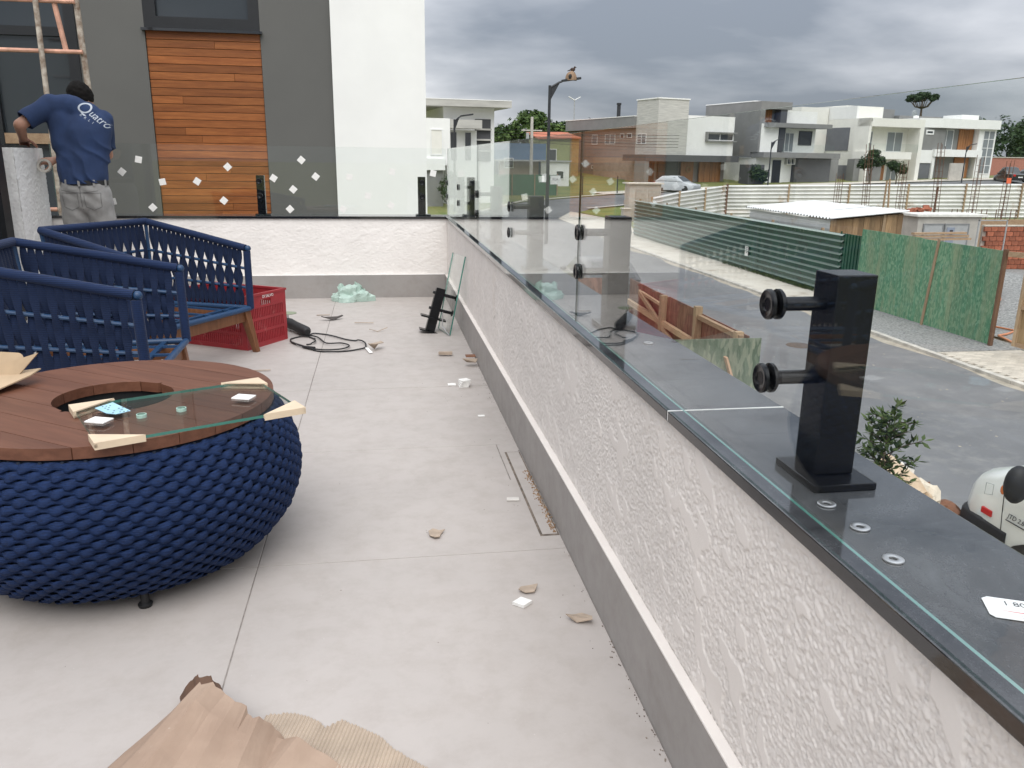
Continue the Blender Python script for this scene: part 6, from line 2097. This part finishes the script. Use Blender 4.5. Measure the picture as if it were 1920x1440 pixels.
# grinder with its cable
gr = thing('angle_grinder', 'black angle grinder with coiled cable beside the red crate', 'power tool', (-1.15, 5.72, 0))
gq = [Vector((-1.245, 5.93, .05)), Vector((-1.215, 5.87, .05)), Vector((-1.17, 5.80, .043)), Vector((-1.12, 5.70, .040)), Vector((-1.085, 5.635, .038)), Vector((-1.075, 5.615, .036))]
MB().tube(gq, [.030, .037, .034, .036, .036, .020], 14).build('body', RUBBER, gr, smooth=True)
MB().tube([(-1.255, 5.95, .03), (-1.26, 5.96, .09)], .03, 12).build('gear_head', STEEL, gr, smooth=True)
MB().lathe([(0, .0), (.058, .0), (.058, .004), (0, .004)], 24, (-1.235, 5.99, .10)).build('disc', mat('abrasive_disc', (0.22, 0.25, 0.17), .8), gr)


def cable(pts, z=.0055, n=6):
    q = []
    P = [Vector((a, b, z)) for a, b in pts]
    for i in range(len(P) - 1):
        p0 = P[max(i - 1, 0)]; p1 = P[i]; p2 = P[i + 1]; p3 = P[min(i + 2, len(P) - 1)]
        for j in range(n):
            t = j / n
            q.append(.5 * ((2 * p1) + (p2 - p0) * t + (2 * p0 - 5 * p1 + 4 * p2 - p3) * t * t + (3 * p1 - p0 - 3 * p2 + p3) * t ** 3))
    q.append(P[-1])
    return q


c1 = [(-1.075, 5.615), (-1.04, 5.70), (-0.959, 5.672), (-0.825, 5.503), (-0.717, 5.425), (-0.676, 5.307), (-0.695, 5.199), (-0.795, 5.149), (-0.91, 5.131), (-1.014, 5.201), (-1.109, 5.334), (-1.173, 5.47), (-1.166, 5.57), (-1.099, 5.615), (-1.029, 5.54), (-1.012, 5.405), (-1.061, 5.361)]
q = cable(c1)
q = [v + Vector((0, 0, .006 * (i % 31 > 22) + .004 * math.sin(i * .3) ** 2)) for i, v in enumerate(q)]
MB().tube(q, .0048, 7).build('cable', RUBBER, gr, smooth='all')
MB().tube(cable([(-1.075, 5.63), (-1.002, 5.554), (-0.934, 5.365), (-0.837, 5.355), (-0.782, 5.27), (-0.83, 5.18), (-.95, 5.17), (-1.07, 5.268), (-1.17, 5.437)], .013), .0048, 7).build('cable', RUBBER, gr, smooth='all')
MB().tube([(-1.075, 5.27, .012), (-1.0, 5.21, .012)], [.009, .013], 8).build('plug', RUBBER, gr, smooth=True)

# scraps, chips and pads on the floor
CHIP = mat('cardboard_scrap', (0.40, 0.32, 0.25), .85, var=.2, vs=20)
PALE = mat('pale_scrap', (0.62, 0.59, 0.55), .85, var=.12, vs=20)


def chip(label, x, y, pts, m, tilt=0.0, h=.003, lift=0.0, cat='scrap', rz=0.0, grp='scraps on the floor'):
    n = len(pts)
    vs = []
    for k_ in (0, 1):
        for a, b in pts:
            z = lift + k_ * h + abs(tilt) * (a * a + b * b) * 14
            vs.append((a, b, max(.0006 + k_ * h * .5, z)))
    fs = [tuple(reversed(range(n))), tuple(range(n, 2 * n))] + [(i, (i + 1) % n, n + (i + 1) % n, n + i) for i in range(n)]
    o = MB().add(vs, fs).build('cardboard_scrap' if cat == 'scrap' else 'foam_pad', m, local=True)
    o.location = (x, y, .0006); o.rotation_euler = (0, 0, rz)
    return tag(o, label, cat, grp)


chip('torn brown scrap lying alone in the middle of the floor', -.409, 2.455, [(-.022, -.012), (-.006, -.032), (.010, -.028), (.016, .0), (.03, .018), (.012, .022), (-.008, .032), (-.024, .018)], CHIP, .5)
chip('torn tan scrap right behind the near foam pad', -.17, 2.062, [(-.03, -.004), (-.012, -.02), (.014, -.018), (.022, .0), (.03, .016), (.004, .02), (-.02, .014)], CHIP, .6)
chip('thick white foam pad on the floor near the skirting', -.2, 1.992, [(-.028, 0), (0, -.024), (.028, 0), (0, .024)], FOAM, 0, .010, 0, 'foam pad')
chip('curled scrap nearest the camera beside the skirting', -.062, 1.885, [(-.036, .012), (-.01, -.01), (.03, -.022), (.034, -.004), (.012, .024), (-.014, .02)], CHIP, .8)
chip('flat pale scrap beside the floor drain', -.112, 2.71, [(-.024, -.012), (.022, -.016), (.024, .012), (-.02, .014)], PALE, .1)
chip('white square chip on the floor near the skirting', -.105, 3.715, [(-.016, -.012), (.016, -.012), (.016, .012), (-.016, .012)], FOAM, 0, .003)
chip('brown folded scrap in the skirting corner', -.035, 4.84, [(-.03, -.03), (.03, -.03), (.03, .03), (-.03, .03)], BROWNP, .6, .004, .012)
chip('dark curled scrap by the skirting', -.05, 4.70, [(-.05, -.02), (.03, -.025), (.045, .015), (-.02, .025)], CHIP, 1.2, .004)
chip('thick tan block scrap in front of the leaning post', -.178, 4.98, [(-.045, -.012), (.04, -.02), (.045, .012), (-.04, .018)], CHIP, .3, .016)
chip('sliver of cardboard left of the round table edge', -1.27, 4.70, [(-.06, -.008), (.06, -.002), (.06, .006), (-.06, .002)], CHIP, .1, .004)
chip('long thin sliver near the green bag', -.70, 6.05, [(-.07, .01), (.07, -.014), (.07, -.004), (-.07, .018)], CHIP, .1, .004)
chip('thin bent sliver beyond the cable', -.60, 5.77, [(-.06, .0), (.0, -.02), (.07, .012), (.07, .02), (0, -.008)], CHIP, .3, .004)
chip('dark curly offcut beyond the grinder', -.93, 6.22, [(-.09, -.03), (.0, -.02), (.07, .04), (.06, .06), (-.02, .02), (-.09, .0)], mat('dark_scrap', (.07, .06, .055), .8), .25, .005)
chip('tan sliver at the far floor', -1.02, 6.41, [(-.05, -.01), (.05, .0), (.05, .01), (-.05, .004)], CHIP, .1, .004)
chip('white cut strips at the end of the cable', -.66, 5.12, [(-.02, .08), (.0, .08), (.03, -.03), (.01, -.05)], FOAM, .1, .004)
chip('brown torn flap at the end of the cable', -.61, 5.2, [(-.05, -.03), (.0, -.06), (.05, .02), (.03, .05), (-.01, .0)], CHIP, .9, .004)
# little stack of pads
sk = thing('pad_stack', 'small stack of white foam pads near the skirting', 'foam pads', (-.138, 4.25, 0))
for i in range(4):
    MB().box(-.026, .026, -.026, .026, .0102 * i + .0005, .0102 * i + .0100, M=Matrix.Translation((-.138 + .002 * i, 4.25, 0)) @ Matrix.Rotation(R(8 * i), 4, 'Z')).build('pad', FOAM, sk, bevel=.001)
MB().box(-.022, .022, -.02, .02, .001, .006, M=Matrix.Translation((-.198, 4.29, 0))).build('pad', FOAM, sk)

# ---- curled kraft sheet and corrugated offcut in the foreground
KP = mat('kraft_sheet', (0.29, 0.20, 0.145), .8, col2=(0.38, 0.275, 0.205), vs=5, bump=.15, bs=40, dirt=((0.6, .56, .5), 38, .68, .05))
g_ = MB()
ax_ = Vector((-.27, -.50, 0)); cr_ = Vector((.245, -.155, 0))


ARCH = [0, .05, .083, .090, .070, .062, .046, .050, .024, .0]


def kf(a, b):
    base = Vector((-1.035, 1.665, 0)) + cr_ * a * (1 + .95 * b) + ax_ * b
    k2 = a * (len(ARCH) - 1); i2 = min(int(k2), len(ARCH) - 2)
    arch = (ARCH[i2] + (ARCH[i2 + 1] - ARCH[i2]) * (k2 - i2)) * (1 - .2 * b)
    wav = 0.0
    n = .010 * noise.noise((a * 3, b * 4, 2)) + .005 * noise.noise((a * 8, b * 7, 5))
    e_ = .018 * noise.noise((a * 6, 3, 1)) + .012 * noise.noise((a * 17, 3, 1)) if b < .02 else 0
    q = base - ax_.normalized() * e_
    return (q.x, q.y, max(.0015, arch + wav + n + .002))


g_.grid(kf, 27, 9)
n0_ = len(g_.v)
lo_ = [(x, y, max(.0007, z - .0022)) for x, y, z in g_.v]
g_.add(lo_, [tuple(reversed(f)) for f in list(g_.f)])
# side flap that folds back towards the corrugated offcut
g_.grid(lambda a, b: ((Vector((-.815, 1.515, .012)) + Vector((.145, -.10, 0)) * a + Vector((-.16, -.34, 0)) * b).x, (Vector((-.815, 1.515, .012)) + Vector((.145, -.10, 0)) * a + Vector((-.16, -.34, 0)) * b).y, .018 + .020 * math.sin(math.pi * a) + .01 * noise.noise((a * 4, b * 4, 9)) - .012 * a), 14, 14)
kp_ = thing('kraft_paper', 'curled brown kraft paper sheet in the foreground', 'paper', (-1.0, 1.45, 0))
fb = MB()


def fbk(a, b):
    q = kf(a * .42, 0.0)
    e2 = .006 * noise.noise((a * 19, b * 3, 4)) * b
    return (q[0] - .012 * b, q[1] + .034 * b + e2, max(.001, q[2] * (1 - .10 * b) - .0012 + .006 * math.sin(math.pi * a) * b))


fb.grid(fbk, 30, 5)
fb.add([(x, y - .0012, z - .0012) for x, y, z in fb.v], [tuple(reversed(f)) for f in list(fb.f)])
fb.build('torn_flap', mat('dark_kraft', (0.115, 0.062, 0.038), .85, var=.2, vs=20), kp_, smooth=True)
(g_.build('sheet', KP, kp_))
CORR = mat('corrugated_card', (0.42, 0.34, 0.265), .85, var=.1, vs=12)
g_ = MB()
top_ = [(-.842, 1.600), (-.80, 1.606), (-.761, 1.593), (-.725, 1.566), (-.713, 1.545), (-.695, 1.553), (-.678, 1.566), (-.650, 1.545), (-.62, 1.522), (-.595, 1.50), (-.569, 1.462), (-.54, 1.43), (-.506, 1.398), (-.47, 1.36)]


def cf(a, b):
    k_ = a * (len(top_) - 1); i = min(int(k_), len(top_) - 2); f = k_ - i
    tx = top_[i][0] + (top_[i + 1][0] - top_[i][0]) * f; ty = top_[i][1] + (top_[i + 1][1] - top_[i][1]) * f
    ty += .004 * noise.noise((a * 30, 0, 0))
    x = tx - .10 * b; y = ty - .40 * b
    ph = (x * .97 - y * .242) / .0085
    return (x, y, .004 + .0020 * math.sin(2 * math.pi * ph) + .010 * max(0, noise.noise((x * 5, y * 5, 0))))


g_.grid(cf, 420, 14)
g_.add([(x, y, max(.0006, z - .004)) for x, y, z in g_.v], [tuple(reversed(f)) for f in list(g_.f)])
tag(g_.build('corrugated_card', CORR, org=(-.7, 1.45, 0), smooth='all'), 'torn piece of ribbed corrugated card beside the kraft paper', 'cardboard')

# ================================================================ the worker
from mathutils.bvhtree import BVHTree


def capsule(m_, a, b, ra, rb_, flat=1.0, n=16):
    a, b = Vector(a), Vector(b)
    d_ = (b - a); L_ = d_.length; d_ = d_ / L_
    x = Vector((0, 1, 0)) - d_ * d_.y
    if x.length < .05:
        x = Vector((1, 0, 0)) - d_ * d_.x
    x.normalize(); y = d_.cross(x)
    rings = []
    for i in range(5):
        t = -math.pi / 2 + math.pi / 2 * i / 4
        rings.append((a + d_ * ra * math.sin(t), max(.0004, ra * math.cos(t))))
    for i in range(5):
        t = math.pi / 2 * i / 4
        rings.append((b + d_ * rb_ * math.sin(t), max(.0004, rb_ * math.cos(t))))
    m_.loft([[c + (x * math.cos(2 * math.pi * j / n) * flat + y * math.sin(2 * math.pi * j / n)) * r_ for j in range(n)] for c, r_ in rings])


def fuse(m_, name, mats, parent, voxel, smooth=6, post=None):
    tmp = m_.build('tmp_body', mats, None)
    md = tmp.modifiers.new('r', 'REMESH'); md.mode = 'VOXEL'; md.voxel_size = voxel
    sm = tmp.modifiers.new('s', 'SMOOTH'); sm.iterations = smooth; sm.factor = .5
    dg = bpy.context.evaluated_depsgraph_get(); dg.update()
    me = bpy.data.meshes.new_from_object(tmp.evaluated_get(dg))
    bpy.data.objects.remove(tmp)
    me.name = name
    bm = bmesh.new(); bm.from_mesh(me)
    if post:
        post(bm)
    inv = WM[parent.name].inverted()
    for v in bm.verts:
        v.co = inv @ v.co
    bm.to_mesh(me); bm.free()
    me.materials.clear()
    me.materials.append(mats)
    me.polygons.foreach_set('use_smooth', [True] * len(me.polygons))
    o = bpy.data.objects.new(name, me)
    COL.objects.link(o)
    o.parent = parent
    WM[o.name] = WM[parent.name]
    return o


SKIN = NT('skin'); SKIN.b.inputs['Base Color'].default_value = (0.38, 0.20, 0.135, 1); SKIN.b.inputs['Roughness'].default_value = .55
SKIN.b.inputs['Subsurface Weight'].default_value = .08
SHIRT = mat('navy_cotton', (0.013, 0.030, 0.085), .9, var=.18, vs=7, bump=.12, bs=500)
DENIM = mat('grey_denim', (0.27, 0.265, 0.255), .9, var=.16, vs=9, bump=.2, bs=400)
HAIR = mat('black_hair', (0.006, 0.005, 0.0045), .85, var=.3, vs=60, bump=.6, bs=160, spec=.15)

mn = thing('person', 'worker in a navy T-shirt and grey jeans bending over the stub pillar', 'person', (-2.81, 6.93, 0))
SL, SR = Vector((-3.0, 6.97, 1.555)), Vector((-2.665, 7.07, 1.45))
EL, HL = Vector((-3.185, 6.83, 1.395)), Vector((-3.235, 6.99, 1.300))
ER, HR_ = Vector((-2.70, 7.185, 1.19)), Vector((-3.075, 7.165, 1.145))
HEAD = Vector((-2.835, 7.16, 1.612))
b = MB()
# trunk
capsule(b, (-2.815, 6.93, .93), (-2.83, 6.97, 1.15), .150, .150, .72)
capsule(b, (-2.83, 6.98, 1.15), (-2.84, 7.03, 1.34), .140, .140, .62)
capsule(b, SL + Vector((.05, .02, -.03)), SR + Vector((-.05, .02, -.02)), .052, .052)
capsule(b, (-2.84, 7.03, 1.47), HEAD + Vector((0, -.01, -.06)), .062, .055)
# head with face
b.sphere(tuple(HEAD), (.078, .098, .115), 18, 14, M=Matrix.Translation(HEAD) @ Matrix.Rotation(R(-38), 4, 'X') @ Matrix.Rotation(R(-24), 4, 'Y') @ Matrix.Translation(-HEAD))
fdir = Vector((.34, .80, -.48)).normalized()
rgt = fdir.cross(Vector((0, 0, 1))).normalized(); upv = rgt.cross(fdir)
capsule(b, HEAD + fdir * .085 + upv * .02, HEAD + fdir * .112 - upv * .018, .008, .013)          # nose
capsule(b, HEAD + fdir * .070 - upv * .085 - rgt * .02, HEAD + fdir * .070 - upv * .085 + rgt * .02, .026, .026)   # jaw
capsule(b, HEAD + fdir * .086 - upv * .050 - rgt * .018, HEAD + fdir * .086 - upv * .050 + rgt * .018, .008, .008)  # mouth
for s_ in (-1, 1):
    capsule(b, HEAD + rgt * s_ * .078 + upv * .018 - fdir * .008, HEAD + rgt * s_ * .080 - upv * .03 - fdir * .004, .016, .011)  # ears
# arms
capsule(b, SL.lerp(EL, .1), EL, .046, .043); capsule(b, EL, HL, .043, .030)
capsule(b, SR.lerp(ER, .1), ER, .046, .042); capsule(b, ER, HR_, .042, .029)


def hand(m_, w_, fd, up, thumb_side, curl, sz=1.0):
    """wrist, finger direction, back-of-hand normal"""
    fd = Vector(fd).normalized(); up = Vector(up); up = (up - fd * up.dot(fd)).normalized(); sd_ = fd.cross(up) * thumb_side
    for k_ in (-1, 0, 1):
        capsule(m_, w_ + sd_ * k_ * .016, w_ + fd * .085 * sz + sd_ * k_ * .024, .017, .014, n=10)
    for i, (o_, ln) in enumerate(((.030, .070), (.010, .080), (-.011, .074), (-.031, .058))):
        p_ = w_ + fd * .088 * sz + sd_ * o_
        d_ = fd.copy()
        for j in range(3):
            q_ = p_ + d_ * ln * (.45, .32, .26)[j]
            capsule(m_, p_, q_, .0098 - .0008 * j, .0092 - .0008 * j, n=8)
            p_ = q_
            d_ = (Matrix.Rotation(curl * (1 + .1 * i), 3, fd.cross(up)) @ d_) if True else d_
    p_ = w_ + fd * .022 + sd_ * .030
    d_ = (fd * .75 + sd_ * .65 - up * .2).normalized()
    for ln in (.042, .032, .026):
        q_ = p_ + d_ * ln
        capsule(m_, p_, q_, .0125, .011, n=8)
        p_ = q_; d_ = (d_ + fd * .25 - up * .2).normalized()


hand(b, HL, (-.25, .75, -.22), (0, .25, 1), 1, -.35)
hand(b, HR_, (-.95, -.10, -.12), (.0, -.6, .7), -1, -.75)
# legs and feet
capsule(b, (-2.895, 6.93, .90), (-2.925, 6.965, .48), .088, .058); capsule(b, (-2.925, 6.965, .48), (-2.93, 6.90, .09), .058, .040)
capsule(b, (-2.735, 6.93, .90), (-2.705, 6.975, .48), .088, .058); capsule(b, (-2.705, 6.975, .48), (-2.695, 6.915, .09), .058, .040)
capsule(b, (-2.93, 6.88, .05), (-2.95, 7.08, .04), .042, .035); capsule(b, (-2.695, 6.89, .05), (-2.68, 7.09, .04), .042, .035)
bo = fuse(b, 'body', SKIN.m, mn, .0075, 4)
# T-shirt
t = MB()
capsule(t, (-2.815, 6.935, .99), (-2.825, 6.965, 1.15), .188, .180, .76)
capsule(t, (-2.825, 6.965, 1.15), (-2.825, 7.01, 1.34), .186, .198, .70)
capsule(t, (-2.80, 7.0, 1.30), (-2.80, 7.04, 1.44), .180, .150, .70)
capsule(t, SL + Vector((.03, .01, -.02)), (-2.87, 7.02, 1.53), .088, .10)
capsule(t, (-2.945, 6.99, 1.46), (-2.905, 6.97, 1.25), .105, .12, .9)
capsule(t, (-2.70, 7.02, 1.40), (-2.74, 6.98, 1.2), .105, .125, .9)
capsule(t, (-2.87, 7.02, 1.53), SR + Vector((-.03, 0, -.02)), .10, .088)
capsule(t, SL + Vector((.0, 0, 0)), SL.lerp(EL, .86), .078, .071)
capsule(t, SR, SR.lerp(ER, .75), .076, .070)
capsule(t, (-2.845, 7.05, 1.52), (-2.848, 7.07, 1.565), .072, .066)


def shirt_post(bm):
    def cut(co, no):
        g0 = bm.verts[:] + bm.edges[:] + bm.faces[:]
        bmesh.ops.bisect_plane(bm, geom=g0, plane_co=co, plane_no=no, clear_outer=True)
    cut((-2.815, 6.93, .985), (.06, .10, -1))
    e_ = SL.lerp(EL, .84)
    dd = (EL - SL).normalized()
    # trim the sleeve end only where it is the sleeve
    far = [v for v in bm.verts if (v.co - SL).dot(dd) > (e_ - SL).length and (v.co - e_).length < .10 and v.co.x < -3.06]
    bmesh.ops.delete(bm, geom=far, context='VERTS')
    bm.normal_update()
    for v in bm.verts:
        c = v.co
        f = noise.noise((c.x * 5 + c.z * 7, c.y * 5, c.z * 4 - c.x * 9)) * .013
        # diagonal folds gathering towards the right hip
        d1 = 1 - 2.2 * abs(math.sin((c.z * 1.0 + (c.x + 2.8) * 1.3) * 19 + 3.5 * noise.noise((c.x * 5, c.z * 5, 0)))) ** .7
        amt = max(0, min(1, (1.40 - c.z) / .3)) * max(.25, min(1, (c.x + 2.93) / .2)) * .013
        v.co += v.normal * (f + d1 * amt)


so_ = fuse(t, 'shirt', SHIRT, mn, .010, 7, shirt_post)
sol = so_.modifiers.new('thick', 'SOLIDIFY'); sol.thickness = .004; sol.offset = -1
# jeans
j_ = MB()
capsule(j_, (-2.865, 6.925, .93), (-2.765, 6.925, .93), .122, .122)
capsule(j_, (-2.815, 6.925, .90), (-2.815, 6.935, .99), .165, .162, .74)
capsule(j_, (-2.895, 6.925, .88), (-2.925, 6.965, .48), .112, .082); capsule(j_, (-2.925, 6.965, .48), (-2.93, 6.90, .06), .084, .072)
capsule(j_, (-2.735, 6.925, .88), (-2.705, 6.975, .48), .112, .082); capsule(j_, (-2.705, 6.975, .48), (-2.695, 6.915, .06), .084, .072)


def jean_post(bm):
    for co, no in (((0, 0, 1.005), (0, 0, 1)), ((0, 0, .035), (0, 0, -1))):
        bmesh.ops.bisect_plane(bm, geom=bm.verts[:] + bm.edges[:] + bm.faces[:], plane_co=co, plane_no=no, clear_outer=True)
    bm.normal_update()
    for v in bm.verts:
        c = v.co
        f = noise.noise((c.x * 7, c.y * 7, c.z * 9)) * .008 + math.sin((c.z + (c.x + 2.8) * .9) * 60) * .003 * (.6 + noise.noise((c.x * 6, 0, c.z * 6)))
        v.co += v.normal * f


jo = fuse(j_, 'jeans', DENIM, mn, .010, 5, jean_post)
bl = [(-2.815 + .172 * math.cos(2 * math.pi * i / 32), 6.932 + .130 * math.sin(2 * math.pi * i / 32)) for i in range(32)]
bm_ = MB()
bm_.loft([[(x, y, z) for x, y in bl] for z in (.962, .998)], cap=False)
bm_.loft([[(-2.815 + (x + 2.815) * .97, 6.932 + (y - 6.932) * .97, z) for x, y in reversed(bl)] for z in (.962, .998)], cap=False)
bm_.build('belt', RUBBER, mn, smooth='all')
for a in (-125, -90, -55, -160, -20):
    x = -2.815 + .176 * math.cos(R(a)); y = 6.932 + .134 * math.sin(R(a))
    MB().box(-.008, .008, -.003, .003, .955, 1.003, M=Matrix.Translation((x, y, 0)) @ Matrix.Rotation(R(a + 90), 4, 'Z')).build('belt_loop', DENIM, mn)
POCK = mat('denim_pocket', (0.235, 0.23, 0.22), .9, var=.12, vs=20)
dg = bpy.context.evaluated_depsgraph_get(); dg.update()
jv = BVHTree.FromObject(jo, dg)


def seam_on(pts, r_=.0022, closed=False):
    out_ = []
    for a, b in zip(pts[:-1], pts[1:]):
        for q in range(6):
            x = a[0] + (b[0] - a[0]) * q / 6; z = a[1] + (b[1] - a[1]) * q / 6
            h_ = jv.ray_cast(Vector((x, 6.2, z)) - WM[mn.name].translation, Vector((0, 1, 0)))
            if h_[0] is not None:
                out_.append(h_[0] + Vector((0, -.001, 0)))
    if len(out_) > 2:
        MB().tube(out_, r_, 5).build('seam', POCK_D, jo, local=True)


POCK_D = mat('denim_seam', (0.13, 0.128, 0.125), .9, var=.1)
for cx_ in (-2.895, -2.735):
    seam_on([(cx_ - .058, .905), (cx_ + .058, .905), (cx_ + .055, .80), (cx_, .775), (cx_ - .055, .80), (cx_ - .058, .905)])
seam_on([(-2.815, .955), (-2.815, .74)]); seam_on([(-2.96, .925), (-2.815, .905), (-2.67, .925)])
# hair
h_ = MB()
Mh = Matrix.Translation(HEAD) @ Matrix.Rotation(R(-38), 4, 'X') @ Matrix.Rotation(R(-24), 4, 'Y')
h_.sphere((0, -.016, .014), (.093, .104, .118), 20, 14, M=Mh)


def hair_post(bm):
    bm.normal_update()
    for v in bm.verts:
        v.co += v.normal * (noise.noise(v.co * 38) * .006 + noise.noise(v.co * 90) * .003)
    co = HEAD + fdir * .035
    bmesh.ops.bisect_plane(bm, geom=bm.verts[:] + bm.edges[:] + bm.faces[:], plane_co=co, plane_no=(fdir - upv * .25), clear_outer=True)
    bmesh.ops.bisect_plane(bm, geom=bm.verts[:] + bm.edges[:] + bm.faces[:], plane_co=HEAD - upv * .055 - fdir * .05, plane_no=(-upv * .9 + fdir * .45), clear_outer=True)


fuse(h_, 'hair', HAIR, mn, .008, 2, hair_post)
for s_, x, y in ((0, -2.93, 6.98), (1, -2.695, 6.99)):
    sh_ = MB(); capsule(sh_, (x, y - .11, .05), (x, y + .10, .045), .048, .042)
    so2 = sh_.build('shoe', RUBBER, mn, smooth='all')
# lettering on the back
dg = bpy.context.evaluated_depsgraph_get(); dg.update()
bv = BVHTree.FromObject(so_, dg)
PRT = mat('shirt_print', (0.42, 0.46, 0.52), .8, var=.1)
off = WM[mn.name].translation


def print_on(txt, size, cx_, cz_, ang, shear, space=1.0):
    me = text_mesh(txt, size, 0.0, shear, space)
    bm = bmesh.new(); bm.from_mesh(me)
    bmesh.ops.triangulate(bm, faces=bm.faces[:])
    bmesh.ops.subdivide_edges(bm, edges=[e_ for e_ in bm.edges if e_.calc_length() > size * .12], cuts=2, use_grid_fill=False)
    ca, sa = math.cos(ang), math.sin(ang)
    bad = []
    for v in bm.verts:
        x = cx_ + v.co.x * ca - v.co.y * sa; z = cz_ + v.co.x * sa + v.co.y * ca
        o_ = Vector((x, 6.2, z))
        hit = bv.ray_cast(so_.matrix_world.inverted() @ Vector((x, 6.2, z)) if False else o_ - off, Vector((0, 1, 0)))
        if hit[0] is None:
            bad.append(v)
        else:
            v.co = hit[0] + Vector((0, -.0025, 0))
    bmesh.ops.delete(bm, geom=bad, context='VERTS')
    bm.to_mesh(me); bm.free()
    me.materials.clear(); me.materials.append(PRT)
    o = bpy.data.objects.new('lettering', me); COL.objects.link(o); o.parent = so_
    return o


print_on('Q', .115, -2.765, 1.530, R(-26), .12)
print_on('uatro', .075, -2.662, 1.450, R(-40), .2)
print_on('A R L I', .024, -2.745, 1.452, R(-34), 0, 1.6)
# masking tape roll in his right hand
tr_ = MB()
Mr = Matrix.Translation((-3.150, 7.10, 1.100)) @ Matrix.Rotation(R(78), 4, 'X')
tr_.lathe([(.036, -.012), (.052, -.012), (.052, .012), (.036, .012), (.036, -.012)], 28, M=Mr, cap=False)
tag(tr_.build('tape_roll', mat('masking_tape', (0.55, 0.52, 0.46), .7, var=.05), org=(-3.15, 7.10, 1.1), smooth=True), 'roll of pale masking tape in the hand of the worker', 'tape roll')
